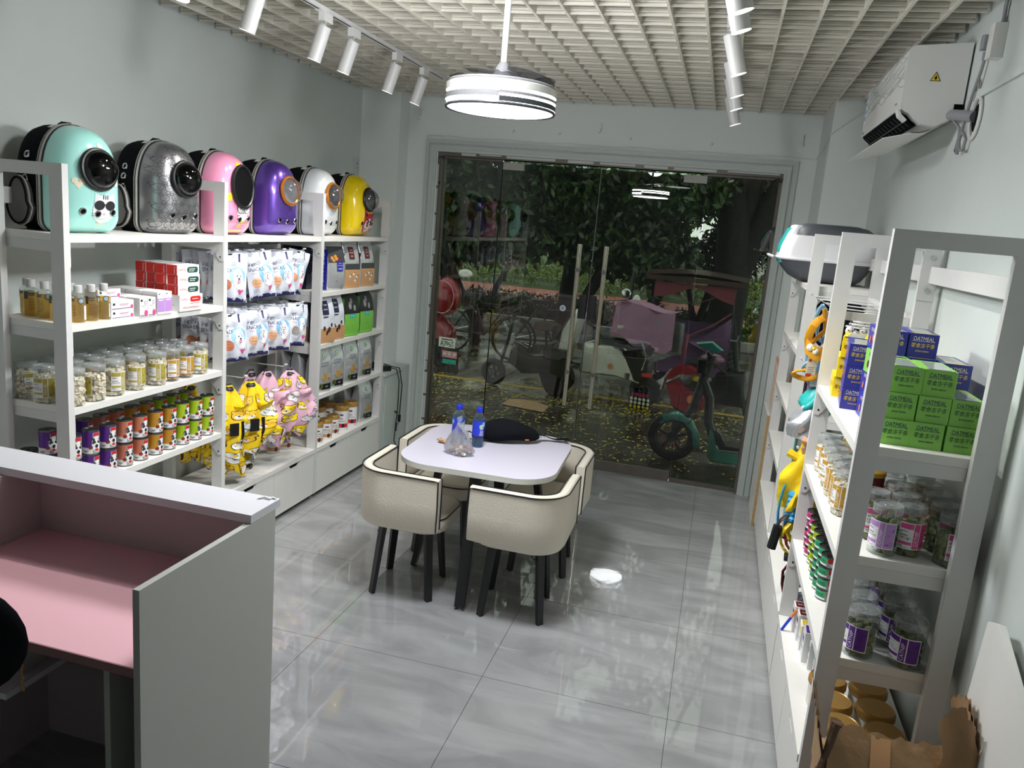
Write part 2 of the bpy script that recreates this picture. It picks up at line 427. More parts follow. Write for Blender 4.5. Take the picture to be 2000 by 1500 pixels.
for k in range(26):
    x = -0.82-.15*13 + .1508*k
    if x < WLX+.03 or x > WRX-.02: continue
    if first is None:
        mb = MB(); mb.box(-.006, .006, BACKY+.02, DY-.02, 0, BH+.004); first = mb.build('long_slat', 'ceiling_slat', ce, loc=(x, 0, CZ-.004))
    else:
        o = bpy.data.objects.new('long_slat', first.data); COL.objects.link(o); o.parent = ce; o.location = (x, 0, CZ-.004)

# ---- door surround
tr = sroot('trim_1')
def frame_ring(x0, x1, z1, wd, y0, y1, name, m, parent):
    mb = MB(); mb.box(x0, x0+wd, y0, y1, 0, z1); mb.box(x1-wd, x1, y0, y1, 0, z1); mb.box(x0+wd, x1-wd, y0, y1, z1-wd, z1)
    return mb.build(name, m, parent)
frame_ring(-2.437, 0.424, 2.543, 0.030, DY-.022, DY, 'outer_moulding', 'trim_white', tr)
frame_ring(-2.407, 0.394, 2.513, 0.012, DY-.012, DY, 'groove_moulding', 'trim_white', tr)
frame_ring(-2.395, 0.382, 2.501, 0.030, DY-.026, DY, 'middle_moulding', 'trim_white', tr)
frame_ring(-2.365, 0.352, 2.471, 0.020, DY-.016, DY, 'inner_moulding', 'trim_white', tr)
tj = sroot('trim_2')
frame_ring(OX0, OX1, OZ, 0.03, DY-.002, DY+.14, 'door_jamb', 'jamb', tj)
mb = MB()
for (px, pz, s1, s2) in [(-2.30, 2.40, .05, .03), (0.30, 2.40, .06, .035), (0.315, 2.05, .015, .05), (-2.31, 2.20, .015, .04)]:
    mb.tube([(px-s1/2, DY-.006, pz), (px, DY-.012, pz+s2/3), (px+s1/3, DY-.008, pz-s2/3), (px+s1/2, DY-.01, pz+s2/2)], .004, 5)
mb.build('torn_seal', 'black_plastic', tj)
mb = MB()
rng = random.Random(5)
z = 0.05
while z < 2.35:   # ragged filler along the left jamb
    h = rng.uniform(.08, .25); mb.box(OX0+.002, OX0+rng.uniform(.012, .028), DY-.006, DY-.0025, z, z+h*.9); z += h
x = OX0+.2
while x < OX1-.3:
    h = rng.uniform(.15, .5); mb.box(x, x+h*.8, DY-.006, DY-.0025, OZ-rng.uniform(.008, .022), OZ-.002); x += h
mb.build('plaster_filler', 'trim_white', tj)

# ---- glass doors and side lights
GY = DY+.05
def pane(x0, x1, z0, z1, parent, name='glass'):
    q = MB().box(x0, x1, GY, GY+.010, z0, z1); q.m = [1, 1, 0, 0, 1, 1]; return q.build(name, ['shopfront_glass', 'glass_edge'], parent)
XS = [-2.303, -1.80, -1.005, -0.20, 0.313]
for n_, (a, b_) in enumerate([(XS[0], XS[1]), (XS[3], XS[4])]):
    wn = sroot('window_%d' % (n_+1)); MB().box(b_-.003 if n_ == 0 else a-.003, b_+.003 if n_ == 0 else a+.003, GY+.001, GY+.009, .03, 2.405).build('seam_gasket', 'black_gap', wn); MB().box(a-.004 if n_ == 0 else b_-.004, a+.004 if n_ == 0 else b_+.004, GY+.001, GY+.009, .03, 2.405).build('edge_gasket', 'jamb', wn); pane(a+.004, b_-.004, 0.03, 2.415, wn)
    MB().box(a, b_, GY-.012, GY+.022, 0.0, .03).build('bottom_channel', 'jamb', wn)
    MB().box(a, b_, GY-.012, GY+.022, 2.405, 2.42).build('top_channel', 'jamb', wn)
for n_, (a, b_, hx, px) in enumerate([(XS[1], XS[2], -1.105, -1.71), (XS[2], XS[3], -0.895, -.29)]):
    dn = sroot('door_%d' % (n_+1)); MB().box(b_-.002 if n_ == 0 else a+.0005, b_+.0004 if n_ == 0 else a+.002, GY+.001, GY+.009, .03, 2.40).build('edge_gasket', 'black_gap', dn); pane(a+.0035, b_-.0035, 0.012, 2.40, dn)
    MB().rbox((px, GY+.005, 2.375), (.17, .034, .055), m=0).build('top_patch_fitting', 'grey_piping', dn)
    MB().box(a+.005, b_-.005, GY-.008, GY+.018, 0.004, .085).build('bottom_rail', 'jamb', dn)
    hb = MB(); hb.cyl((hx, GY-.06, 0.52), (hx, GY-.06, 1.82), .0175, n=16).build('handle', 'steel', dn)
    for zz in (.80, 1.62):
        c_ = MB().cyl((hx, GY-.078, zz), (hx, GY+.002, zz), .011, n=12); c_.cyl((hx, GY-.084, zz), (hx, GY-.076, zz), .017, n=14)
        c_.build('handle_bolt', 'chrome', hb and dn)
lk = MB(); lk.rbox((-1.045, GY-.018, 1.33), (.062, .03, .19), r=.006); lk.rbox((-.968, GY-.018, 1.33), (.062, .03, .19), r=.006)
tag(lk.build('door_lock', 'black_plastic'), 'black two-part lock box clamped between the steel door handles', 'lock')
st = MB(); st.cyl((-1.205, GY-.004, 1.30), (-1.205, GY-.001, 1.30), .024, n=24); st.disc(lambda u, v: (-1.205+u, GY-.0042, 1.30+v), (0, 0), .017, 1, 14)
for k in range(5): st.patch(lambda u, v: (-1.205+u, GY-.0046, 1.30+v), -.010+.003*(k % 2), .010-.002*k % .005, -.010+k*.0045, -.0085+k*.0045, 2, 1, 1)
tag(st.build('round_sticker', ['paper_white', 'p_skyblue', 'ink_grey']), 'small round white printed sticker on the left glass door', 'sticker')
# top header rail above the doors
struct(MB().box(OX0+.03, OX1-.03, DY-.001, DY+.13, 2.42, OZ-.028).build('trim_3', 'jamb'))

# ---- thin cable pinned above the door trim, running over the pilaster to the air conditioner
cb = [(-2.44, DY-.006, 2.556)]
for k in range(22):
    xx = -2.40 + k*(2.93/21); cb.append((xx, DY-.006, 2.566 + .004*sin(k*1.7)))
cb += [(0.538, DY-.01, 2.57), (0.538, 5.80, 2.60), (0.543, 5.552, 2.66), (.64, 5.552, 2.74), (.70, 5.552, 2.79), (.72, 5.552, 2.80), (.735, 5.40, 2.83), (.715, 5.1, 2.86), (.70, 4.7, 2.80)]
cab = MB(); cab.tube(cb, .0032, 6)
for k in range(9): cab.rbox((-2.3+k*.36, DY-.006, 2.566), (.008, .012, .014))
tag(cab.build('cable', 'white_plastic'), 'thin white cable pinned along the top of the door trim', 'cable')
for (x, z, lab) in [(-2.50, 2.74, 'leftmost small white hinge bracket high on the front wall'), (-1.035, 2.715, 'small white bracket on the wall above the glass doors'), (0.42, 2.705, 'small white bracket near the right corner of the front wall')]:
    b_ = MB(); b_.rbox((x, DY-.012, z), (.018, .024, .05)); b_.rbox((x-.006, DY-.03, z-.045), (.014, .05, .016), rz=.2); b_.cyl((x, DY-.03, z-.05), (x, DY-.03, z-.035), .006, n=8)
    tag(b_.build('wall_bracket', 'white_plastic'), lab, 'bracket')
for i, (x, z) in enumerate([(-1.72, 2.64), (-1.35, 2.642), (-.80, 2.635), (-.20, 2.63)]):
    b_ = MB(); b_.cyl((x, DY-.008, z), (x, DY, z), .009, n=10); b_.cyl((x-.012, DY-.004, z-.012), (x-.012, DY, z-.012), .004, n=6)
    tag(b_.build('wall_plug', 'trim_white'), ['leftmost', 'second', 'third', 'rightmost'][i]+' of four small plaster plugs above the door trim', 'wall plug', 'plaster plugs above the door')

# ---------------------------------------------------------------- shelving units
LF, RF, DEP = -2.470, 0.4417, 0.372
LYS = [2.549, 3.5745, 4.600, 5.625]; RYS = [2.418, 3.448, 4.479, 5.510]
SH = [1.75, 1.395, 1.052, 0.712, 0.352]
def make_unit(side, ys, root, shelves, drawers, rails):
    xf = LF if side < 0 else RF; s = side
    X = lambda d: xf + s*d
    def bx(mb, d0, d1, y0, y1, z0, z1, m=0):
        a, b = sorted((X(d0), X(d1))); mb.box(a, b, y0, y1, z0, z1, m)
    for y in ys:
        f = MB(); bx(f, 0, .062, y, y+.030, .035, 2.02); f.build('front_post', 'white_metal', root)
        f = MB(); bx(f, DEP-.062, DEP, y, y+.030, .035, 2.02); f.build('rear_post', 'white_metal', root)
        f = MB(); bx(f, .062, DEP-.062, y, y+.030, 1.972, 2.02); f.build('top_bar', 'white_metal', root)
        f = MB(); bx(f, .062, DEP-.062, y+.004, y+.026, .10, .14); f.build('lower_bar', 'white_metal', root)
        for d in (.030, DEP-.03):
            g = MB(); g.cyl((X(d), y+.015, 0), (X(d), y+.015, .012), .020, n=14); g.cyl((X(d), y+.015, .012), (X(d), y+.015, .036), .006, n=8)
            g.build('levelling_foot', 'chrome', root)
    for (b, z, d0) in shelves:
        y0, y1 = ys[b]+.031, ys[b+1]-.001
        q = MB(); bx(q, d0, DEP-.004, y0, y1, z-.028, z); q.build('shelf_board', 'white_board', root)
        if z > .4:
            for yy in (y0+.001, y1-.004):
                pr = [(.002, -.029), (.002, -.125), (.020, -.128), (.034, -.112), (.048, -.090), (.075, -.072), (DEP-.04, -.068), (DEP-.02, -.055), (DEP-.012, -.029)]
                k = MB(); k.prism(pr, lambda u, v, t: (X(u), t, z+v), yy, yy+.003); k.cyl((X(.018), yy-.002, z-.105), (X(.018), yy+.005, z-.105), .004, n=8, m=1)
                k.build('shelf_bracket', ['white_metal', 'black_gap'], root)
    for b in rails:
        q = MB(); bx(q, DEP-.030, DEP-.012, ys[b]+.031, ys[b+1]-.001, 1.85, 1.915); q.build('back_rail', 'white_metal', root)
    for (b, n) in drawers:
        y0, y1 = ys[b]+.034, ys[b+1]-.004; w = (y1-y0)/n
        for k in range(n):
            a = y0+k*w+.002; c = a+w-.004; mid = (a+c)/2; zt = .322
            d = MB(); fr = [(a, .036), (c, .036), (c, zt), (mid+.075, zt), (mid+.060, zt-.012), (mid+.048, zt-.030), (mid-.048, zt-.030), (mid-.060, zt-.012), (mid-.075, zt), (a, zt)]
            d.prism(fr, lambda u, v, t: (X(t), u, v), .001, .017)
            bx(d, .017, DEP-.02, a+.004, a+.014, .05, .29); bx(d, .017, DEP-.02, c-.014, c-.004, .05, .29); bx(d, .03, DEP-.02, a+.014, c-.014, .05, .06)
            o = d.build('drawer', 'white_board', root)
            g = MB(); bx(g, .0172, .020, mid-.08, mid+.08, zt-.04, zt-.0005); g.build('finger_pull', 'black_gap', o)
def hook_bar(root, side, xf, y0, y1, z, name='hook_rail'):
    X = lambda d: xf + side*d
    a, b = sorted((X(.31), X(.335))); MB().box(a, b, y0, y1, z-.018, z+.018).build(name, 'white_metal', root)
def hook(root, side, xf, y, z, d0=.0, d1=.31, r=.0032):
    X = lambda d: xf + side*d
    q = MB(); q.tube([(X(d1), y, z), (X(d0+.02), y, z+.006), (X(d0+.004), y, z+.012), (X(d0), y, z+.022)], r, 6); q.rbox((X(d0-.001), y, z+.020), (.010, .022, .008))
    q.build('display_hook', 'white_metal', root)

LU = thing('shelving_unit', 'long white metal shelving unit with drawers along the left wall', 'shelving', (0, 0, 0))
make_unit(-1, LYS, LU, [(b, SH[0], .002) for b in (0, 1, 2)] + [(b, z, .002) for b in (0, 2) for z in SH[1:4]] + [(b, SH[4], -.004) for b in (0, 1, 2)], [(0, 2), (1, 2), (2, 2)], [0, 1, 2])
RU = thing('shelving_unit', 'long white metal shelving unit along the right wall, near frame in shadow', 'shelving', (0, 0, 0))
make_unit(1, RYS, RU, [(2, SH[0], .002)] + [(0, z, .002) for z in SH[1:4]] + [(2, z, .002) for z in SH[1:4]] + [(b, SH[4], -.004) for b in (0, 1, 2)], [(0, 2), (1, 2), (2, 2)], [0, 1, 2])
# hook rails of the middle bays
for z in (1.66, 1.335, 0.985):
    hook_bar(LU, -1, LF, LYS[1]+.031, LYS[2]-.001, z)
LHY = [3.69, 3.93, 4.16, 4.39]
for z in (1.66, 1.335):
    for y in LHY: hook(LU, -1, LF, y, z, d0=.005)
for y, z in ((3.80, .965), (4.22, .965)): hook(LU, -1, LF, y, z, d0=.01)
# perforated hook shelves of the right middle bay
for z in (1.70, 1.36, 1.00):
    MB().box(RF+.02, RF+.35, RYS[1]+.034, RYS[1]+.052, z-.03, z+.004).build('hook_arm', 'white_metal', RU)
    hook_bar(RU, 1, RF, RYS[1]+.031, RYS[2]-.001, z)
    for y in (3.62, 3.85, 4.10, 4.33): hook(RU, 1, RF, y, z, d0=.01)
pl = MB()
for yy in (RYS[1],):
    pl.box(RF+DEP-.064, RF+DEP-.002, yy-.003, yy, 1.78, 1.995)
    for zz in (1.95, 1.82): pl.cyl((RF+DEP-.03, yy-.006, zz), (RF+DEP-.03, yy-.002, zz), .010, n=12, m=1)
pl.build('corner_plate', ['white_metal', 'chrome'], RU)

# ---------------------------------------------------------------- bubble pet carriers on the left top shelf
def outline_pts(w=.150, h=.43, n=40):
    """egg-arched front outline in (y, z), z from 0 to h"""
    pts = []
    r = .05
    for k in range(5): a = -pi/2+pi/2*k/4; pts.append((w-r+r*cos(a), r+r*sin(a)))
    for k in range(1, 19):
        t = pi*k/19; z0 = .20; pts.append((w*1.0*(abs(cos(t))**.82)*(1 if cos(t) > 0 else -1), z0+(h-z0)*(sin(t)**.92)))
    for k in range(5): a = pi+pi/2*k/4; pts.append((-w+r+r*cos(a), r+r*sin(a)))
    return pts
OUT = outline_pts(); OC = (0.0, 0.20)
def ol_scale(y, z):
    """radial fraction of (y, z) inside the outline"""
    a = atan2(z-OC[1], y-OC[0]); best = None; n = len(OUT); d = sqrt(y*y+(z-OC[1])**2)
    if d < 1e-6: return 0.0
    dx, dz = cos(a), sin(a)
    for i in range(n):
        (y1, z1), (y2, z2) = OUT[i], OUT[(i+1) % n]
        z1 -= OC[1]; z2 -= OC[1]
        ey, ez = y2-y1, z2-z1; den = dx*ez-dz*ey
        if abs(den) < 1e-9: continue
        t = (y1*ez-z1*ey)/den; u = (y1*dz-z1*dx)/den
        if t > 0 and -1e-6 <= u <= 1+1e-6: best = t if best is None else max(best, t)
    return d/best if best else 1.0
PROF = [(1.0, 0.0), (1.005, .020), (.985, .048), (.93, .080), (.83, .106), (.68, .126), (.48, .139), (.25, .146), (0.0, .148)]
def prof_x(s):
    for k in range(len(PROF)-1):
        if PROF[k+1][0] <= s <= PROF[k][0]:
            t = (s-PROF[k+1][0])/(PROF[k][0]-PROF[k+1][0]); return PROF[k+1][1]*(1-t)+PROF[k][1]*t
    return 0.0
def lean(z): return 0.0
def shell_fn(eps=.0015): return lambda y, z: (prof_x(min(1.0, ol_scale(y, z))) + eps, y, z)
def make_carrier(shell, label, loc, rz, ring='black_plastic', dome='dome_dark', deco=None, bubble=True, ring_c=(0.0, .262), inner='black_gap'):
    t = thing('pet_carrier_backpack', label, 'pet carrier', loc, rz, 'bubble pet carriers on the top shelf')
    n = len(OUT)
    q = MB()
    for k, (s, x) in enumerate(PROF[:-1]):
        for (y, z) in OUT: q.v.append((x, y*s, OC[1]+(z-OC[1])*s))
    for k in range(len(PROF)-2):
        for i in range(n):
            j = (i+1) % n; q.f.append((k*n+i, k*n+j, (k+1)*n+j, (k+1)*n+i)); q.m.append(0); q.sm.append(True)
    c0 = len(q.v); q.v.append((PROF[-1][1], 0, OC[1])); k = len(PROF)-2
    for i in range(n): q.f.append((k*n+i, k*n+(i+1) % n, c0)); q.m.append(0); q.sm.append(True)
    q.build('shell', shell, t, sharp=60)
    # soft black body behind the shell
    b = MB(); L = [(0.0, .985), (-.03, 1.0), (-.11, 1.0), (-.15, .96), (-.165, .86)]
    for x, s in L:
        for (y, z) in OUT: b.v.append((x, y*s, OC[1]+(z-OC[1])*s if z > .02 else .004+z))
    for k in range(len(L)-1):
        for i in range(n):
            j = (i+1) % n; b.f.append((k*n+j, k*n+i, (k+1)*n+i, (k+1)*n+j)); b.m.append(0); b.sm.append(True)
    b.f.append(tuple(4*n+i for i in range(n))); b.m.append(0); b.sm.append(False)
    b.build('soft_body', 'black_fabric', t, sharp=60)
    for x, r_, m_ in ((-.004, .0065, 'grey_piping'), (-.020, .004, 'grey_piping'), (.007, .0025, 'black_plastic')):
        z_ = MB(); z_.tube([(x, y*1.012, OC[1]+(z-OC[1])*1.008) for (y, z) in OUT], r_, 6, closed=True); z_.build('zip_piping', m_, t)
    # window: ring, dark opening and dome
    cy, cz = ring_c; R = .078 if bubble else .080; ez = 1.0 if bubble else 1.35
    def place(y, z): return prof_x(min(1, ol_scale(y, z)))
    xs = place(cy, cz)
    tilt = atan2(place(cy, cz-.07)-place(cy, cz+.07), .14)
    T = Matrix.Translation((xs-.004, cy, cz)) @ Matrix.Rotation(-tilt, 4, 'Y')
    rg = MB(); pts = [T @ Vector((.006, R*cos(a), R*ez*sin(a))) for a in [2*pi*k/32 for k in range(32)]]
    rg.tube(pts, .0095, 8, closed=True); rg.build('window_ring', ring, t)
    dk = MB(); dk.disc(lambda u, v: T @ Vector((.0075, u, v)), (0, 0), R*.99, 0, 28, 2, ry=R*ez*.99); dk.build('window_opening', inner, t)
    if bubble:
        dm = MB()
        dm.ball((0, 0, 0), (R*.97, R*.97, R*.82), 24, 7, 0, None, 0, .5)
        dm.v = [tuple(T @ Vector((.009+z, x, y))) for x, y, z in dm.v]
        dm.build('bubble_dome', dome, t)
    fn = shell_fn(.0022)
    for (y, z) in ((-.070, .092), (0, .084), (.070, .092)):
        g = MB(); xx = place(y, z); g.tube([fn(y+.0125*cos(a), z+.0125*sin(a)) for a in [2*pi*k/12 for k in range(12)]], .0035, 5, closed=True); g.disc(shell_fn(.0032), (y, z), .0115, 1, 12, 1)
        g.build('air_hole', ['chrome', 'black_gap'], t)
    for sgn in (-1, 1):
        for z in (.205, .255, .300):
            w_ = .150*(1 if z < .2 else (max(0, 1-((z-.2)/.23)**2))**.42)+.0006
            g = MB(); g.tube([(-.085+.012*cos(a), sgn*(w_+.004-.004*sin(a)*(z > .22)), z+.012*sin(a)) for a in [2*pi*k/12 for k in range(12)]], .0042, 6, closed=True)
            g.disc(lambda u, v: (u, sgn*(w_+.0045-.33*(v-z)*(z > .22)), v), (-.085, z), .0115, 1, 12, 1); g.build('side_grommet', ['chrome', 'black_gap'], t)
        p = MB(); pc = (-.100, .115)
        pl_ = []
        for a in [2*pi*k/24 for k in range(24)]:
            pl_.append((pc[0]+.062*cos(a)*(1.1 if sin(a) < 0 else .85), pc[1]+.092*sin(a)))
        p.prism(pl_, lambda u, v, t_: (u, sgn*(.148+t_), v), 0, .030); p.build('side_pocket', 'grey_fabric', t)
        e = MB(); e.tube([(u, sgn*.179, v) for u, v in pl_], .0045, 6, closed=True); e.build('pocket_piping', 'black_fabric', t)
        e = MB(); e.tube([(pc[0]+(u-pc[0])*1.06, sgn*.168, pc[1]+(v-pc[1])*1.06) for u, v in pl_], .004, 6, closed=True); e.build('pocket_piping', 'grey_piping', t)
    h = MB(); h.tube([(-.03, -.04, .424), (-.035, -.02, .436), (-.04, .02, .437), (-.035, .045, .424)], .006, 6, flat=1.6); h.build('top_handle', 'black_fabric', t)
    g = MB(); g.grid(lambda a, b_: (-.020-.038*a-.02*b_, *(lambda p: (p[0]*1.03, OC[1]+(p[1]-OC[1])*1.03+.003))(((-.045-.070*b_), (.20+.23*max(0., 1-((.045+.070*b_)/.150)**2)**.55)))), 2, 8); g.build('paper_tag', 'paper_white', t, label='white paper tag on the shoulder of the bag')
    g = MB(); g.rbox((-.06, -.02, .006), (.18, .20, .012), r=.02); g.build('base_pad', 'black_fabric', t)
    if deco:
        for nm, mb, ms in deco(fn): mb.build(nm, ms, t)
    return t
mat('orange_ring', (214, 132, 44), 0.25, metal=0.5)
mat('shell_mint', (172, 234, 224), 0.16, coat=0.8, spec=0.5)
mat('shell_pink', (232, 150, 184), 0.16, coat=0.8)
mat('shell_purple', (106, 74, 176), 0.28, metal=0.55, coat=0.7)
mat('shell_white', (216, 220, 224), 0.22, coat=0.7)
mat('shell_yellow', (246, 214, 20), 0.16, coat=0.8)
mat('shell_silver', (150, 150, 152), 0.30, metal=0.75, var=.10, vscale=14, coat=0.4)
mat('grey_line', (74, 74, 78), 0.5)
class SB(MB):
    """mesh builder whose flat prints are scaled about a centre before mapping"""
    def __init__(s, k, cu, cv): super().__init__(); s.k, s.cu, s.cv = k, cu, cv
    def _w(s, fn): return lambda u, v: fn(s.cu+(u-s.cu)*s.k, s.cv+(v-s.cv)*s.k)
    def disc(s, fn, *a, **k): return super().disc(s._w(fn), *a, **k)
    def poly(s, fn, *a, **k): return super().poly(s._w(fn), *a, **k)
    def patch(s, fn, *a, **k): return super().patch(s._w(fn), *a, **k)
def deco_mint(fn):
    o = []; q = SB(1.25, .028, .105); cy, cz = .028, .105
    q.disc(fn, (cy, cz), .044, 0, 20, 2, ry=.047)
    for s in (-1, 1): q.poly(shell_fn(.0021), [(cy+s*.040, cz+.052), (cy+s*.012, cz+.040), (cy+s*.040, cz+.012)], 0)
    f2 = shell_fn(.0032)
    for s in (-1, 1):
        q.disc(f2, (cy+s*.021, cz+.012), .020, 1, 16, 1, ry=.016)
    q.patch(f2, cy-.008, cy+.008, cz+.012, cz+.016, 1, 2, 1)
    for k in (-1, 0, 1): q.patch(f2, cy+k*.008-.0015, cy+k*.008+.0015, cz+.032, cz+.046, 1, 1, 2)
    q.disc(f2, (cy, cz-.016), .0035, 3, 8, 1)
    for s in (-1, 1):
        for k in (0, 1): q.patch(f2, cy+s*.030, cy+s*.046, cz-.016-k*.007, cz-.0148-k*.007, 1, 2, 1)
    q.poly(fn, [(cy-.045, cz-.088), (cy-.022, cz-.046), (cy+.022, cz-.046), (cy+.035, cz-.088)], 2)
    o.append(('printed_cat', q, ['paper_white', 'ink_black', 'p_cream', 'p_pink']))
    h = MB(); hx, hz = -.085, .205
    h.disc(fn, (hx-.010, hz+.006), .013, 0, 12, 1); h.disc(fn, (hx+.010, hz+.006), .013, 0, 12, 1); h.poly(shell_fn(.0024), [(hx-.0225, hz+.003), (hx+.0225, hz+.003), (hx, hz-.026)], 0)
    h.disc(fn, (.09, .21), .012, 0, 12, 1); h.disc(fn, (.02, .358), .012, 0, 12, 1)
    o.append(('printed_heart', h, ['p_cream'])); return o
def deco_pink(fn):
    q = SB(1.2, .020, .10); cy, cz = .020, .125
    q.disc(fn, (cy, cz), .040, 0, 20, 2, ry=.045)
    for s in (-1, 1): q.poly(shell_fn(.0021), [(cy+s*.036, cz+.060), (cy+s*.010, cz+.036), (cy+s*.038, cz+.014)], 0)
    f2 = shell_fn(.003); f3 = shell_fn(.0038)
    for s in (-1, 1):
        q.disc(f2, (cy+s*.022, cz+.010), .021, 1, 18, 1); q.disc(f3, (cy+s*.022, cz+.010), .0185, 0, 18, 1); q.disc(shell_fn(.0046), (cy+s*.022, cz+.010), .003, 1, 8, 1)
        q.disc(f2, (cy+s*.030, cz-.020), .007, 3, 10, 1, ry=.003)
    q.disc(f2, (cy, cz-.008), .003, 1, 8, 1)
    q.poly(fn, [(cy-.050, .03), (cy-.024, .085), (cy+.026, .085), (cy+.040, .03)], 2)
    for k in range(4): q.patch(f2, cy-.036-.003*k, cy+.030+.002*k, .045+.009*(3-k)-.001, .045+.009*(3-k), 1, 4, 1)
    c = MB(); c.poly(fn, [(-.020, .362), (-.016, .384), (-.006, .372), (.002, .388), (.010, .372), (.020, .382), (.022, .360)], 0); c.disc(fn, (-.082, .20), .016, 0, 12, 1, ry=.022); c.disc(fn, (.10, .21), .012, 0, 10, 1, ry=.02)
    return [('printed_cat', q, ['paper_white', 'ink_black', 'p_yellow', 'p_hotpink']), ('printed_crown', c, ['p_yellow'])]
def deco_yellow(fn):
    q = MB(); cy, cz = .022, .095
    q.disc(fn, (cy, cz), .078, 0, 22, 3, ry=.072)
    for s in (-1, 1): q.poly(shell_fn(.0021), [(cy+s*.076, cz+.105), (cy+s*.018, cz+.062), (cy+s*.074, cz+.026)], 0); q.poly(shell_fn(.003), [(cy+s*.066, cz+.085), (cy+s*.034, cz+.060), (cy+s*.062, cz+.042)], 2)
    f2 = shell_fn(.003); f3 = shell_fn(.0038); f4 = shell_fn(.0046)
    q.disc(f2, (cy, cz-.012), .060, 1, 22, 2, ry=.048)
    for s in (-1, 1):
        q.disc(f3, (cy+s*.026, cz), .014, 2, 14, 1, ry=.017); q.disc(f4, (cy+s*.026, cz), .008, 0, 10, 1, ry=.012)
        q.poly(f3, [(cy+s*.004, cz+.012), (cy+s*.020, cz+.030), (cy+s*.050, cz+.032), (cy+s*.048, cz+.024), (cy+s*.022, cz+.020), (cy+s*.010, cz+.004)], 2)
        q.poly(f3, [(cy+s*.012, cz-.040), (cy+s*.040, cz-.044), (cy+s*.050, cz-.028), (cy+s*.036, cz-.036)], 2)
        q.disc(f3, (cy+s*.010, cz-.026), .004, 0, 8, 1)
    q.disc(f3, (cy, cz-.048), .010, 0, 10, 1, ry=.004)
    return [('printed_face', q, ['p_hotred', 'paper_white', 'ink_black'])]
mat('p_hotred', (214, 28, 62), 0.3)
def deco_silver(fn):
    q = MB(); rng = random.Random(3); pts = []
    def ring(c, r, ry=None, w=.0009, eps=.0024):
        f = shell_fn(eps); ry = ry or r
        n = 14
        vs = []
        for i in range(n):
            a = 2*pi*i/n
            vs += [f(c[0]+(r-w)*cos(a), c[1]+(ry-w)*sin(a)), f(c[0]+(r+w)*cos(a), c[1]+(ry+w)*sin(a))]
        q.add(vs, [(2*i, 2*i+1, 2*((i+1) % n)+1, 2*((i+1) % n)) for i in range(n)], 0, True)
    for row in range(9):
        for col in range(7):
            y = -.125+.041*col+(.02 if row % 2 else 0)+rng.uniform(-.004, .004); z = .045+.042*row+rng.uniform(-.004, .004)
            if ol_scale(y, z) > .93 or (y**2+(z-.262)**2) < .092**2: continue
            r = .017
            ring((y, z), r, r*.85)
            for s in (-1, 1): ring((y+s*.014, z+.014), .006)
            f = shell_fn(.0027)
            for s in (-1, 1): q.disc(f, (y+s*.006, z+.002), .0016, 0, 6, 1)
            q.disc(f, (y, z-.004), .0022, 0, 6, 1)
            ring((y+rng.uniform(-.005, .005), z-.021), .010, .007)
    return [('printed_bear_pattern', q, ['grey_line'])]
CX = -2.66
make_carrier('shell_mint', 'mint green bubble pet carrier printed with a cat in sunglasses', (CX+.01, 2.80, SH[0]), radians(-9), deco=deco_mint)
make_carrier('shell_silver', 'silver bubble pet carrier with a bear outline pattern all over', (CX, 3.355, SH[0]), radians(-8), deco=deco_silver)
make_carrier('shell_pink', 'pink pet carrier with a flat oval mesh window and cat in glasses', (CX, 3.80, SH[0]), radians(-5), deco=deco_pink, bubble=False, ring_c=(0.01, .255))
make_carrier('shell_purple', 'metallic purple bubble pet carrier with orange-edged clear dome', (CX, 4.29, SH[0]), radians(-6), ring='orange_ring', dome='dome_clear', inner='p_grey')
make_carrier('shell_white', 'white bubble pet carrier with orange-edged dome, between purple and yellow ones', (CX, 4.82, SH[0]), radians(-3), ring='orange_ring', dome='dome_clear', inner='p_darkgrey')
make_carrier('shell_yellow', 'yellow bubble pet carrier printed with a red and white cat face', (CX, 5.365, SH[0]), radians(-3), dome='dome_clear', deco=deco_yellow, inner='p_darkgrey')

# ---------------------------------------------------------------- goods: builders
def cylmap(R, eps=.0004): return lambda u, v: ((R+eps)*cos(u/R), (R+eps)*sin(u/R), v)
def rubble(n, R, z0, z1, size, seed, m=0, shape='cube'):
    rg_ = random.Random(seed); q = MB()
    for k in range(n):
        a = rg_.uniform(0, 2*pi); zz = z0+(z1-z0)*((k+.5)/n)+rg_.uniform(-.004, .004); rr = R-size*.55 if rg_.random() < .85 or zz < z1-.02 else R*rg_.uniform(0, .9)
        T = Matrix.Translation((rr*cos(a), rr*sin(a), max(size*.6, zz))) @ Matrix.Rotation(rg_.uniform(0, 6), 4, 'Z') @ Matrix.Rotation(rg_.uniform(-.7, .7), 4, 'X')
        s = size*rg_.uniform(.4, .55)
        if shape == 'cube': q.box(-s, s, -s, s, -s*.9, s*.9, m, T)
        else: q.ball(tuple(T.translation), (s*1.3, s*.8, s*.7), 6, 4, m)
    q.cyl((0, 0, .004), (0, 0, z1-.004), R-size*1.0, n=12, m=m)
    return q
JR, JH = .0425, .158
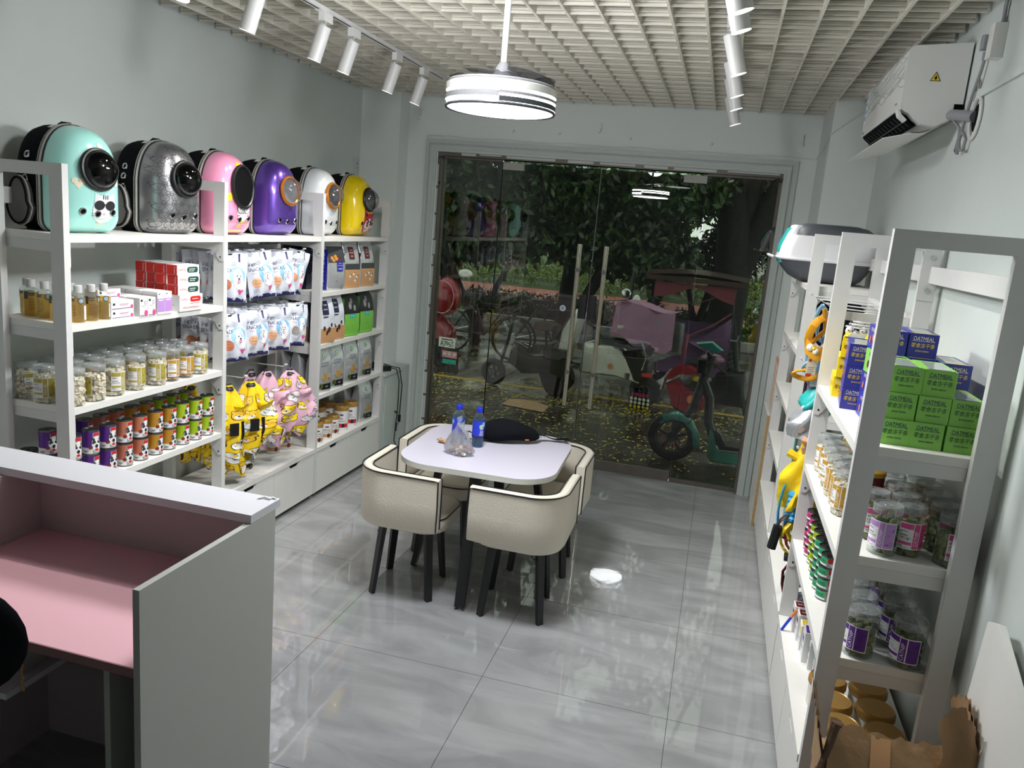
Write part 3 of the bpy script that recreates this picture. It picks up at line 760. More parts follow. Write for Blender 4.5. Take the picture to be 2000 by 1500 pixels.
def make_jar(label, col, content, fill=.118, loc=(0, 0, 0), rz=0, group=None, big='CATNIP', R=JR, H=JH, cshape='cube', csize=.015, n=120):
    t = thing('treat_jar', label, 'jar', loc, rz, group)
    g = MB(); g.lathe([(0.0, .001), (R*.86, .001), (R*.97, .004), (R, .012), (R, H-.034), (R*.965, H-.030), (R*.965, H-.024)], 24); g.build('jar_body', 'clear_pet', t)
    l = MB(); l.lathe([(R*.99, H-.026), (R*1.02, H-.024), (R*1.02, H-.006), (R*.97, H-.002), (R*.90, H-.003), (R*.88, H-.005), (0, H-.005)], 24)
    l.tube([(R*.97*cos(a), R*.97*sin(a), H-.001) for a in [2*pi*k/20 for k in range(20)]], .0014, 5, closed=True)
    l.tube([(R*.2*cos(a)+R*.15, R*.26*sin(a), H-.003) for a in [2*pi*k/10 for k in range(10)]], .0016, 5, closed=True)
    l.build('jar_lid', 'clear_lid', t)
    c = rubble(n, R-.002, .004, fill, csize, len(label)*7, 0, cshape).build('jar_contents', content, t, kind='stuff')
    w = MB(); F0 = cylmap(R, .0006); F1 = cylmap(R, .0009); F2 = cylmap(R, .0012)
    z0, z1 = .026, H-.048; k = R/.0425
    w.patch(F0, -.046*k, .046*k, z0, z1, 0, 16, 1)
    w.patch(F1, -.044*k, -.006*k, z1-.020, z1-.003, 1, 6, 1)
    w.patch(F1, -.044*k, -.006*k, z0+.014, z0+.023, 1, 6, 1)
    w.patch(F1, -.004*k, .012*k, z0+.003, z1-.003, 1, 3, 1)
    w.patch(F1, .015*k, .044*k, z0+.003, z1-.003, 1, 5, 1)
    w.text('BERLY', F2, (-.030*k, z1-.027), .0052, 2); w.text('宠物零食', F2, (-.031*k, z1-.040), .0056, 2)
    w.text('FREEZE-DRIED', F2, (-.026*k, z1-.048), .0046, 3, w=.034*k); w.text(big, F2, (.004*k, (z0+z1)/2-.006), .0095*k, 0, rot=pi/2)
    w.patch(F1, -.042*k, -.030*k, z0+.009, z0+.011, 2, 3, 1); w.patch(F1, -.042*k, -.016*k, z0+.004, z0+.0055, 3, 3, 1)
    rr = random.Random(4)
    for q in range(9):
        a = .017*k+rr.uniform(0, .018)*k; b = z0+.008+rr.uniform(0, z1-z0-.018); w.patch(F2, a, min(.042*k, a+rr.uniform(.006, .016)), b, b+.0012, 4, 2, 1)
    w.build('paper_label', ['paper_white', col, 'ink_black', 'ink_grey', 'ink_navy' if col != 'p_olive' else 'p_brown'], t)
    return t
CR, CH = .0345, .108
def make_can(label, col, loc=(0, 0, 0), rz=0, group=None, R=CR, H=CH, lidm='tin_lid', squat=False):
    t = thing('food_can', label, 'can', loc, rz, group)
    b = MB(); b.lathe([(R*.94, .0, 2), (R*1.0, .003, 2), (R*.985, .006, 0), (R*.985, H*.30, 1), (R*.985, H-.006, 2), (R*1.0, H-.003, 2), (R*.97, H, 2), (R*.93, H-.001, 2), (R*.91, H-.004, 2), (0, H-.004)], 24, 0)
    if squat: pass
    F1 = cylmap(R*.985, .0006); F2 = cylmap(R*.985, .0010); F3 = cylmap(R*.985, .0014)
    s = H/.108
    b.patch(F1, .010, .060, .008*s, H-.010, 4, 5, 1)
    if not squat:
        b.disc(F2, (.026, .048), .020, 0, 14, 2, ry=.036); b.disc(F2, (.012, .062), .008, 5, 10, 1, ry=.014); b.disc(F2, (.041, .060), .008, 5, 10, 1, ry=.014)
        for u in (.019, .034): b.disc(F3, (u, .056), .0042, 6, 10, 1, ry=.005)
        b.disc(F3, (.0265, .038), .0075, 6, 10, 1, ry=.0085); b.disc(F3, (.0265, .022), .009, 3, 10, 1, ry=.006)
        b.patch(F3, .014, .042, H-.024, H-.011, 3, 3, 1); b.text('Pedro', cylmap(R*.985, .0018), (.028, H-.0175), .006, 0) if False else None
        b.disc(F3, (.002, .034), .0085, 7, 12, 1, ry=.0075); b.disc(cylmap(R*.985, .0018), (.002, .034), .005, 3, 10, 1, ry=.0025)
        b.patch(F3, -.028, -.008, .016, .019, 6, 3, 1); b.patch(F3, -.028, -.012, .011, .0125, 5, 3, 1)
    else:
        b.patch(F2, .014, .044, H*.45, H*.86, 3, 3, 1); b.disc(F3, (.030, H*.3), .008, 0, 10, 1, ry=H*.16)
        for q_ in range(3): b.patch(F2, -.03, .004, H*(.62-.1*q_), H*(.65-.1*q_), 6, 3, 1)
    b.build('can_body', ['paper_white', col, 'tin_lid', 'p_red', 'grey_lining', 'p_darkgrey', 'ink_black', 'p_brown'], t)
    l = MB(); l.cyl((0, 0, H-.0042), (0, 0, H-.0032), R*.90, n=24)
    l.tube([(R*.30*cos(a)+R*.35, R*.22*sin(a), H-.0018) for a in [2*pi*k/12 for k in range(12)]], .0014, 5, closed=True); l.cyl((R*.02, 0, H-.003), (R*.02, 0, H-.0005), .0035, n=8)
    l.build('can_lid', lidm, t); return t
def side_word(i, n, right=False):
    return ORD[i] if i < len(ORD) else 'number %d' % (i+1)

# ---- left near bay, shelf with bottles and boxes (z = 1.395)
def make_bottle(label):
    t = thing('shampoo_bottle', label, 'bottle')
    R = .028
    b = MB(); b.lathe([(0, .0015), (R*.9, .0015), (R, .006), (R, .108), (R*.9, .114), (R*.45, .118), (R*.42, .122)], 22); b.build('bottle_body', 'clear_pet', t)
    b = MB(); b.lathe([(0, .004), (R*.9, .004), (R*.95, .008), (R*.95, .096), (0, .096)], 22); b.build('golden_liquid', 'liquid_gold', t)
    c = MB(); c.lathe([(R*.58, .120), (R*.60, .122), (R*.60, .150), (R*.54, .152), (0, .152)], 18); c.build('bottle_cap', 'cap_clear', t)
    w = MB(); F = cylmap(R, .0008); F2 = cylmap(R, .0012); F3 = cylmap(R, .0016)
    w.patch(F, -.026, -.002, .088, .098, 0, 5, 1); w.patch(F, -.044, -.026, .072, .104, 4, 4, 1)
    w.disc(F, (.022, .090), .0125, 0, 16, 1); w.disc(F2, (.022, .090), .010, 2, 16, 1); w.disc(F3, (.022, .090), .006, 3, 12, 1)
    for k in range(7): w.patch(F, -.024, .0+.002*(k % 3), .070-.007*k, .0715-.007*k, 1, 4, 1)
    w.patch(F, .034, .050, .012, .070, 5, 4, 1)
    w.text('SHAMPOO', F2, (-.014, .093), .004, 5)
    w.build('bottle_print', ['ink_black', 'p_brown', 'grey_lining', 'p_skyblue', 'p_darkgrey', 'paper_white'], t); return t
def liquid(name, rgb, rough=.05):
    m = bpy.data.materials.new(name); m.use_nodes = True; nt = m.node_tree; nt.nodes.clear()
    o = nt.nodes.new('ShaderNodeOutputMaterial'); mx = nt.nodes.new('ShaderNodeMixShader'); t_ = nt.nodes.new('ShaderNodeBsdfTransparent'); p = nt.nodes.new('ShaderNodeBsdfTranslucent')
    t_.inputs[0].default_value = lin(rgb); p.inputs[0].default_value = lin(rgb); mx.inputs[0].default_value = 0.45
    nt.links.new(t_.outputs[0], mx.inputs[1]); nt.links.new(p.outputs[0], mx.inputs[2]); nt.links.new(mx.outputs[0], o.inputs[0]); M[name] = m
liquid('liquid_gold', (250, 226, 160)); mat('cap_clear', (205, 206, 204), .25)
liquid('water_blue', (150, 196, 226))
Z2 = SH[1]
bt = [(-2.52, 2.665), (-2.52, 2.735), (-2.52, 2.805), (-2.60, 2.640), (-2.60, 2.71), (-2.68, 2.66), (-2.76, 2.67), (-2.84+.03, 2.70), (-2.66, 2.75)]
lab = ['golden shampoo bottle at the shelf edge just behind the nearest post', 'golden shampoo bottle at the shelf edge, second from the small white boxes', 'golden shampoo bottle at the shelf edge beside the small white boxes',
       'golden shampoo bottle in the second row right behind the nearest post', 'golden shampoo bottle in the second row with its cap just showing', 'golden shampoo bottle third from the wall end', 'golden shampoo bottle second from the wall end',
       'golden shampoo bottle standing closest to the left wall', 'golden shampoo bottle in the back row, mostly hidden by the others']
rr = random.Random(8)
instances([((x, y, Z2), radians(-49+rr.uniform(-35, 35)), lab[i], 'golden shampoo bottles') for i, (x, y) in enumerate(bt)], lambda: make_bottle('x'))
def carton(name, label, cat, sx, sy, sz, base, decor, mats, group=None, loc=(0, 0, 0), rz=0, lidgap=True):
    """printed carton; decor(mb, fx, fy, ft): prints on the +x / -y / top faces"""
    t = thing(name, label, cat, loc, rz, group)
    b = MB(); b.rbox((0, 0, sz/2), (sx, sy, sz), r=.0012, seg=1); b.build('carton', base, t)
    d = MB(); e = .0006
    fx = lambda u, v: (sx/2+e, u, v); fy = lambda u, v: (u, -sy/2-e, v); ft = lambda u, v: (v, u, sz+e)
    decor(d, fx, fy, ft); d.build('carton_print', mats, t); return t
def dec_small(d, fx, fy, ft, w=.14, h=.038):
    d.patch(fx, -w/2+.004, w/2-.022, .004, .0065, 1, 1, 1); d.disc(fx, (w/2-.013, .010), .009, 2, 10, 1); d.patch(fx, -w/2+.010, -w/2+.022, h-.018, h-.008, 3, 1, 1)
    d.patch(fx, -.02, .035, h-.016, h-.0135, 2, 1, 1); d.patch(fx, -.015, .030, h-.021, h-.0195, 4, 1, 1)
    d.patch(fy, -.02, .02, h-.014, h-.012, 4, 1, 1); d.patch(ft, -w/2+.01, -w/2+.02, -.02, -.01, 3, 1, 1)
items = [((-2.52, 2.875, Z2), 0, 'white pet medicine carton lying flat, lower of two by the bottles', 'flat white medicine cartons'), ((-2.52, 2.875, Z2+.0385), 0, 'white pet medicine carton lying flat, upper of two by the bottles', 'flat white medicine cartons'),
         ((-2.61, 2.90, Z2), 0, 'flat white medicine carton in the second row, lower one', 'flat white medicine cartons'), ((-2.61, 2.90, Z2+.0385), 0, 'flat white medicine carton in the second row, middle one', 'flat white medicine cartons'), ((-2.61, 2.90, Z2+.077), 0, 'flat white medicine carton in the second row, top one', 'flat white medicine cartons')]
instances(items, lambda: carton('medicine_carton', 'x', 'box', .07, .135, .038, 'paper_white', lambda d, a, b, c: dec_small(d, a, b, c, .135), ['paper_white', 'ink_navy', 'p_hotpink', 'ink_black', 'ink_grey']))
def dec_up(d, fx, fy, ft):
    d.patch(fx, -.022, .018, .003, .0055, 1, 1, 1); d.disc(fx, (.013, .014), .011, 2, 12, 1, ry=.014); d.patch(fx, -.020, -.008, .066, .076, 3, 1, 1)
    d.disc(fx, (.010, .060), .008, 1, 12, 1); d.disc(lambda u, v: (fx(u, v)[0]+.0004, *fx(u, v)[1:]), (.010, .060), .006, 0, 12, 1); d.patch(fx, -.016, .010, .045, .047, 4, 1, 1)
    for k in range(4): d.patch(fy, -.03, -.01, .06-.008*k, .062-.008*k, 4, 1, 1)
items = []
for j, x in enumerate((-2.505, -2.585, -2.665)):
    for i, y in enumerate((2.985, 3.037)):
        items.append(((x, y, Z2), 0, 'upright white carton with pink corner print, %s row, %s one' % (['front', 'second', 'third'][j], ['nearer', 'farther'][i]), 'upright white medicine cartons'))
instances(items, lambda: carton('medicine_carton', 'x', 'box', .074, .050, .082, 'paper_white', dec_up, ['paper_white', 'ink_navy', 'p_hotpink', 'ink_black', 'ink_grey']))
def dec_lil(d, fx, fy, ft):
    d.patch(fx, -.023, .023, .010, .072, 1, 1, 1); d.patch(lambda u, v: (fx(u, v)[0]+.0004, *fx(u, v)[1:]), -.016, .012, .062, .067, 0, 1, 1); d.patch(fx, -.016, -.008, .090, .095, 2, 1, 1)
    for k in range(6): d.patch(fy, -.025, .015, .02+.009*k, .022+.009*k, 3, 1, 1)
items = []
for j, x in enumerate((-2.51, -2.60, -2.69)):
    for i, y in enumerate((3.098, 3.148)):
        items.append(((x, y, Z2), 0, 'tall white and lilac carton, %s row, %s one' % (['front', 'second', 'back'][j], ['nearer', 'farther'][i]), 'tall lilac cartons'))
instances(items, lambda: carton('medicine_carton', 'x', 'box', .085, .048, .102, 'paper_white', dec_lil, ['paper_white', 'p_lilac', 'ink_black', 'ink_grey']))
def dec_red(green):
    def f(d, fx, fy, ft):
        d.patch(fy, -.028, .028, .0005, .0455, 1, 1, 1); d.text('RedDog', lambda u, v: (fy(u, v)[0], fy(u, v)[1]-.0005, fy(u, v)[2]), (.016, .022), .009, 0, rot=pi/2)
        d.patch(ft, -.078, -.06, -.028, .028, 1, 1, 1)
        d.text('RedDog', fx, (-.045, .024), .013, 1)
        d.poly(fx, [(u+.030, v+.023) for u, v in rrect(.040, .014, .013, 3)], 2)
        f2 = lambda u, v: (fx(u, v)[0]+.0005, *fx(u, v)[1:])
        d.patch(f2, .004, .048, .025, .028, 0, 1, 1)
        for k in range(4): d.patch(f2, .004+.010*k, .009+.010*k, .015, .020, 0, 1, 1)
    return f
items = []
for j, x in enumerate((-2.50, -2.5615, -2.626, -2.69)):
    for k in range(3): items.append(((x+rr.uniform(-.003, .003), 3.300+(.012 if j > 1 else 0)+rr.uniform(-.004, .004), Z2+.079+k*.0468), rr.uniform(-.02, .02), 'red-ended carton with green oval, %s from the shelf edge, %s layer' % (ORD[j], ['lower', 'middle', 'top'][k]), 'red and white cartons with green oval'))
instances(items, lambda: carton('supplement_carton', 'x', 'box', .060, .160, .046, 'paper_white', dec_red(1), ['paper_white', 'p_red', 'p_darkgreen', 'ink_grey']))
def dec_red2(d, fx, fy, ft):
    f2 = lambda u, v: (fx(u, v)[0]+.0005, *fx(u, v)[1:])
    d.text('RedDog', fx, (-.050, .056), .012, 1); d.poly(fx, [(u+.030, v+.056) for u, v in rrect(.040, .013, .012, 3)], 1); d.patch(f2, .004, .050, .055, .0575, 0, 1, 1)
    d.patch(fx, -.01, .065, .034, .0365, 1, 1, 1); d.text('营养红狗宠物肠胃宝', fx, (-.002, .016), .011, 1, w=.12); d.text('RedDog', lambda u, v: (fy(u, v)[0], fy(u, v)[1]-.0005, fy(u, v)[2]), (0, .03), .008, 1)
items = [((x, 3.305, Z2), 0, 'large red oval carton at the bottom of the stack, %s from the edge' % ORD[j], 'large red oval cartons') for j, x in enumerate((-2.505, -2.60, -2.69))]
instances(items, lambda: carton('supplement_carton', 'x', 'box', .088, .172, .078, 'paper_white', dec_red2, ['paper_white', 'p_red']))

# ---- left near bay: jars of freeze-dried treats (z = 1.052) and cans (z = .712)
Z3 = SH[2]; gj = 'yellow-labelled treat jars on the left'
def jar_rows(rows, z, word, grp, mk, labf):
    items = []
    for j, (x, ys) in enumerate(rows):
        for i, y in enumerate(ys): items.append(((x+rr.uniform(-.006, .006), y+rr.uniform(-.006, .006), z), radians(-49+rr.choice([-75,-55,-20,0,15,45,60,75])) if x < -1 else radians(-103+rr.uniform(-35, 35)), labf(j, i, len(ys)), grp))
    return instances(items, mk)
rn = ['front', 'second', 'third', 'back']
jar_rows([(-2.52, [2.63, 2.86, 3.12, 3.45]), (-2.64, [2.61, 2.75, 2.99, 3.23, 3.45])], Z3, '', gj, lambda: make_jar('x', 'p_olive', 'kibble_cream', big='FREEZE'),
         lambda j, i, n: 'clear jar of pale cubes, yellow label, %s row, %s from the left post' % (rn[j], ORD[i]))
jar_rows([(-2.52, [2.735, 2.99]), (-2.76, [2.63, 2.77, 2.90, 3.03, 3.14, 3.24, 3.34, 3.44])], Z3, '', gj, lambda: make_jar('xx', 'p_olive', 'kibble_cream', fill=.112, big='CHICKEN'),
         lambda j, i, n: 'clear jar of beige cubes, yellow label, %s row, %s from the left post' % (['front', 'back'][j], ORD[i]))
jar_rows([(-2.52, [3.225, 3.335]), (-2.64, [2.87, 3.11, 3.34])], Z3, '', gj, lambda: make_jar('xxx', 'p_gold', 'p_peach', fill=.10, big='DUCK', cshape='ball', csize=.030, n=36),
         lambda j, i, n: 'jar of pale dried meat slices, gold label, %s row, %s from the left' % (rn[j], ORD[i]))
Z4 = SH[3]
cols = ['purple', 'purple', 'purple', 'salmon', 'salmon', 'amber', 'amber', 'lime', 'lime', 'lime']
cl = {}
for k in range(10):
    c = cols[k]; y = 2.615+.0995*k-.0; i = sum(1 for q in cols[:k] if q == c)
    if y > 3.53: continue
    for j, x in enumerate((-2.52, -2.655)):
        for h in (0, 1):
            cl.setdefault(c, []).append(((x+rr.uniform(-.004, .004), y+.01*j, Z4+h*.1085), radians(-44+rr.uniform(-9, 9)), '%s dog food can, %s column of that colour, %s row, %s layer' % ({'salmon': 'orange', 'amber': 'mustard yellow'}.get(c, c if c != 'lime' else 'lime green'), ORD[i], ['front', 'back'][j], ['bottom', 'top'][h]), 'dog food cans on the lower left shelf'))
cl['purple'].append(((-2.77, 2.64, Z4), radians(-60), 'purple dog food can standing alone nearest the left wall', 'dog food cans on the lower left shelf'))
for c, it in cl.items(): instances(it, lambda: make_can('x', 'p_'+c))
# the label colour sits in the upper part of the can: swap white and colour bands
for me_ in {o.data for o in bpy.data.objects if o.name.startswith('can_body')}: pass

# ---------------------------------------------------------------- PET SNACKS pouches on the left hooks
PW, PH = .168, .262
def pouch_map(eps, seed, w=PW, h=PH, T=.028):
    def f(u, v):
        s = max(-1, min(1, u/(w/2))); t = max(0, min(1, v/h))
        th = T*(1-abs(s)**2.4)**.8*(sin(pi*min(1, t*1.25+.02))**.6 if t < .78 else max(0, (1-t)/.22)**1.3*.75+.05) if 0 < t < 1 else 0
        wob = .004*sin(seed+9*s+5*t)+.003*sin(seed*2+14*t-6*s)+.006*sin(seed*1.3+2.5*s)*(1-t)
        return (th+wob+eps, u*(1-.04*sin(pi*t)), v-h)
    return f
def make_pouch(label, win, seed=1.0, name='snack_pouch'):
    t = thing(name, label, 'pouch')
    f = pouch_map(0, seed); g = pouch_map(0, seed)
    fb = lambda u, v: (lambda p: (-(p[0])*.8+.004*0, p[1], p[2]))(f(u, v))
    b = MB(); b.grid(lambda a, c: f((a-.5)*PW, c*PH), 12, 16)
    def back(a, c):
        p = f((a-.5)*PW, c*PH); s = (a-.5)*2; wob = .004*sin(seed+9*s+5*c)+.003*sin(seed*2+14*c-6*s)+.006*sin(seed*1.3+2.5*s)*(1-c)
        return (2*wob-p[0]*1.0-.0008, p[1], p[2])
    b.grid(lambda a, c: back(1-a, c), 12, 16); b.build('pouch_film', 'pouch', t, sharp=60)
    d = MB(); f1 = pouch_map(.0008, seed); f2 = pouch_map(.0014, seed); f3 = pouch_map(.0020, seed); f4 = pouch_map(.0026, seed)
    d.patch(f1, -PW*.47, PW*.47, .002, .020, 1, 8, 1); d.poly(f2, [(-.05, .018), (-.03, .028), (.03, .028), (.05, .018)], 1)
    d.patch(f1, .034, .046, .215, .258, 1, 1, 3)
    d.disc(f1, (.030, .140), .046, 2, 18, 3, ry=.050)
    d.disc(f2, (.036, .120), .030, 0, 18, 2, ry=.048); d.disc(f2, (.030, .158), .024, 0, 14, 1, ry=.020)
    for u in (.026, .046): d.disc(f3, (u, .142), .0035, 3, 8, 1)
    d.disc(f3, (.036, .128), .005, 3, 8, 1); d.disc(f3, (.037, .112), .008, 4, 10, 1, ry=.009); d.disc(f4, (.037, .112), .0045, 0, 8, 1)
    d.poly(f3, [(.040, .040), (.062, .062), (.056, .072), (.046, .066), (.040, .072), (.030, .064)], 4)
    d.text('PET', f2, (-.046, .196), .019, 1, shear=.1); d.text('SNACKS', f2, (-.030, .170), .020, 1, w=.090, shear=.1)
    d.text('宠物零食', f2, (-.044, .148), .007, 4)
    d.disc(f2, (-.034, .095), .029, 5, 22, 2); d.patch(f3, -.052, -.016, .090, .096, 6, 4, 1); d.patch(f3, -.050, -.018, .106, .111, 6, 4, 1)
    for k in range(4): d.patch(f2, -.06, -.03+.004*k, .058-.006*k, .0592-.006*k, 7, 2, 1)
    d.build('pouch_print', ['paper_white', 'ink_navy', 'p_skyblue', 'ink_black', 'p_hotpink', win, 'p_tan', 'ink_grey'], t)
    h = MB(); h.rbox((.002, 0, -.010), (.004, .03, .007)); h.build('hang_hole', 'black_gap', t); return t
wins = ['p_salmon', 'p_peach', 'p_tan', 'p_grey']
tp = {}
spec = []
for zi, z in enumerate((1.66, 1.335)):
    for ci, y in enumerate(LHY):
        n = 5 if ci else 6
        for d in range(n):
            x = LF-.035-.052*d
            spec.append((zi, ci, d, x, y, z, [0, 1, 1, 0][ci] if not (zi == 1 and ci == 3) else 3))
for wv in (0, 1, 3):
    its = []
    for (zi, ci, d, x, y, z, wi) in spec:
        if wi != wv: continue
        yaw = radians([-38, -30, -34, -24][ci]+rr.uniform(-6, 6)+[0, 6, 2, 6][ci]*zi)
        sw = rr.uniform(-.03, .03)
        its.append(((x, y+(.02 if d % 2 else 0), z+.004), 0, 'PET SNACKS pouch, %s row, %s column from the left, %s on its hook' % (['upper', 'lower'][zi], ORD[ci], ['front one', 'second', 'third', 'fourth', 'fifth', 'rearmost'][d]), 'snack pouches on the left hooks', (radians(rr.uniform(-6, 6)+[2, 5, 0, -8][ci]*(1 if d == 0 else .3)), radians(rr.uniform(-4, 4)), yaw)))
    instances(its, lambda: make_pouch('x', wins[wv], seed=1.0+wv*2.3))

# ---------------------------------------------------------------- pet raincoats on the lower hooks
def coat_fn(seed, W, H, eps=0.0, D=.075):
    def f(a, v):
        """a: angle in turns, v: 0 bottom .. 1 top"""
        t = 1-v; r = .14+.86*min(1, t*1.9)**.8*(1-.5*max(0, t-.7)*2)
        th = 2*pi*a
        fold = 1+.24*sin(4*th+seed+5*t)+.15*sin(7*th-seed*2+9*t)*t+.07*sin(13*th+seed*3-11*t)+.10*sin(9*t+seed*2)
        R = r*fold
        sag = .05*t*sin(seed+t*4)
        return ((D*R+eps)*cos(th), (W/2*R+eps)*sin(th)+sag, -H*t+(.03*sin(4*th+seed) if t > .95 else 0))
    return f
def make_coat(label, col, seed, loc, rz, W=.26, H=.42, txt='Boogie'):
    t = thing('pet_raincoat', label, 'pet raincoat', loc, rz, 'cartoon pet raincoats on the low hooks')
    f = coat_fn(seed, W, H); b = MB(); b.grid(f, 36, 16, closed_u=True); b.build('coat_body', col, t, sharp=80)
    f_in = coat_fn(seed, W, H, -.004); b = MB(); b.grid(lambda a, v: f_in(a, v*.5), 36, 8, closed_u=True); b.build('grey_lining', 'grey_lining', t, sharp=80)
    for s, ln in ((-1, .30), (1, .22)):
        q = MB(); q.grid(lambda a, b: (lambda w_: (.03+.030*cos(2*pi*a)*w_+.012*sin(9*b+seed), s*(W*(.24+.20*b))+.042*sin(2*pi*a)*w_+.010*sin(11*b+seed*2), -.11-(ln-.04)*b+.006*sin(4*pi*a+7*b)))(1+.22*sin(3*2*pi*a+8*b+seed)+.25*sin(13*b+seed)), 16, 14, closed_u=True); q.build('sleeve', col, t)
    q = MB(); q.tube([(.0, -.018, -.006), (.004, -.012, .010), (.004, .012, .010), (0, .018, -.006)], .004, 6); q.cyl((0, 0, -.028), (0, 0, -.008), .030, .022, n=14, m=1); q.cyl((0, 0, -.020), (0, 0, -.014), .031, .028, n=14); q.build('collar_tie', ['p_darkgrey', 'ink_black'], t)
    d = MB()
    def fn_e(e):
        g = coat_fn(seed, W, H, e); return lambda u, v: g((u/(W*1.9)), v/H)
    f1, f2, f3, f4 = fn_e(.0016), fn_e(.0028), fn_e(.004), fn_e(.005)
    r9 = random.Random(int(seed*10)); spots = [(-.20+.08*c+(.033 if r_ % 2 else 0)+r9.uniform(-.008, .008), .03+.075*r_+r9.uniform(-.008, .008), (c*2+r_+int(seed)) % 3 % 2) for r_ in range(5) for c in range(5)]
    for (u, v, k) in spots:
        if k == 0:
            d.disc(f1, (u, v), .030, 1, 16, 2, ry=.026); d.disc(f2, (u, v), .0275, 2, 16, 2, ry=.0235); d.disc(f3, (u-.003, v-.007), .015, 0, 12, 1, ry=.010)
            for s in (-1, 1): d.disc(f1, (u+s*.022, v+.020), .010, 1, 10, 1); d.disc(f2, (u+s*.022, v+.020), .0078, 2, 10, 1); d.disc(f4, (u+s*.010, v+.004), .0022, 1, 6, 1)
            d.disc(f4, (u-.002, v-.003), .0035, 1, 8, 1)
        else:
            for (du, dv, r) in ((0, 0, .028), (-.020, -.008, .018), (.020, .006, .019), (.002, -.020, .016)): d.disc(f1, (u+du, v+dv), r+.002, 1, 14, 1)
            for (du, dv, r) in ((0, 0, .028), (-.020, -.008, .018), (.020, .006, .019), (.002, -.020, .016)): d.disc(f2, (u+du, v+dv), r, 0, 14, 1)
            d.text(txt, f3, (u, v-.002), .016, 1, rot=-.5, w=.052)
    d.build('printed_pattern', ['paper_white', 'ink_black', 'p_yellow' if 'pink' in col else 'coat_gold'], t)
    if col == 'yellow_nylon':
        q = MB(); q.tube([(.062, .055, -.20), (.075, .052, -.27), (.070, .035, -.34)], .009, 6); q.rbox((.085, -.005, -.235), (.012, .05, .07)); q.build('black_trim', 'black_plastic', t, label='black zip and buckle panel')
    return t
mat('coat_gold', (240, 190, 40), 0.5)
make_coat('bright yellow cartoon pet raincoat at the front of the near low hook', 'yellow_nylon', 1.3, (-2.485, 3.855, .945), radians(-35), W=.27, H=.43)
make_coat('yellow cartoon pet raincoat hanging lowest, beside the second post', 'yellow_nylon', 2.9, (-2.545, 3.735, .935), radians(-28), W=.24, H=.50)
make_coat('shaded yellow cartoon pet raincoat at the back near the cans', 'yellow_nylon', 4.4, (-2.73, 3.66, .93), radians(-40), W=.22, H=.42)
make_coat('pale pink cartoon pet raincoat hanging frontmost', 'pink_nylon', 0.4, (-2.475, 4.26, .945), radians(-32), W=.28, H=.40)
make_coat('pale pink cartoon pet raincoat just behind the front pink one', 'pink_nylon', 3.5, (-2.565, 4.15, .945), radians(-30), W=.25, H=.46)
make_coat('pale pink cartoon pet raincoat at the back of the pink ones', 'pink_nylon', 5.2, (-2.66, 4.13, .935), radians(-30), W=.22, H=.40)

# ---------------------------------------------------------------- kibble bags of the far left bay
def make_bag(label, body, deco, mats, w=.175, d=.085, h=.315, name='kibble_bag', seed=0.7):
    t = thing(name, label, 'bag')
    prof = [(0, .96, .92), (.03, 1.0, 1.0), (.30, 1.0, 1.08), (.62, .98, .96), (.82, .96, .62), (.93, .95, .22), (1.0, .95, .03)]
    def dims(v):
        tt = max(0, min(1, v/h))
        for k in range(len(prof)-1):
            if prof[k][0] <= tt <= prof[k+1][0]:
                a = (tt-prof[k][0])/(prof[k+1][0]-prof[k][0]); return w/2*(prof[k][1]*(1-a)+prof[k+1][1]*a), d/2*(prof[k][2]*(1-a)+prof[k+1][2]*a)
        return w/2, .002
    b = MB(); n = 28
    def surf(a, c):
        hw, hd = dims(c*h); pts = rrect(hd, hw, min(.012, hd*.6), 3); L = len(pts); k = a*L; i = int(k) % L; p = pts[i]
        wob = .0022*sin(seed+14*c+8*a*6.28)
        return (p[0]*(1+wob*6), p[1]*(1+wob*2), c*h)
    N = 16
    b.grid(surf, N, 14, closed_u=True); b.add([surf(i/N, 0) for i in range(N)], [tuple(range(N-1, -1, -1))]); b.add([surf(i/N, 1) for i in range(N)], [tuple(range(N))])
    b.build('bag_film', body, t, sharp=50)
    def fx(e): return lambda u, v: (dims(v)[1]*(1+.012*abs(sin(seed+14*v/h)))+e+.001, u, v)
    def fy(e): return lambda u, v: (u, -dims(v)[0]*1.01-e-.001, v)
    q = MB(); deco(q, fx, fy, w, d, h); q.build('bag_print', mats, t)
    s = MB(); s.rbox((0, 0, h-.004), (.008, w*.95, .010)); s.build('top_seal', body, t); return t
def dk_brown(q, fx, fy, w, d, h):
    q.patch(fx(.0006), -w*.49, w*.49, .003, .13, 1, 3, 5); q.patch(fx(.0006), -w*.49, w*.49, .13, .17, 2, 3, 2); q.patch(fy(.0006), -d*.42, d*.42, .003, .24, 3, 1, 6)
    q.patch(fx(.0014), -.035, .025, .20, .285, 4, 2, 4); q.text('PUPPY', fx(.002), (-.005, .262), .008, 0); q.text('PREMIUM', fx(.002), (-.005, .245), .007, 0, w=.04); q.text('狗粮', fx(.002), (-.005, .222), .011, 0)
    for (u, v) in ((-.03, .085), (.01, .10), (.045, .08), (.03, .055)):
        q.disc(fx(.0014), (u, v), .012, 0, 10, 1, ry=.007); q.patch(fx(.0014), u-.009, u-.006, v-.018, v-.004, 0, 1, 1); q.patch(fx(.0014), u+.005, u+.008, v-.018, v-.004, 0, 1, 1); q.disc(fx(.0016), (u+.012, v+.008), .005, 3, 8, 1)
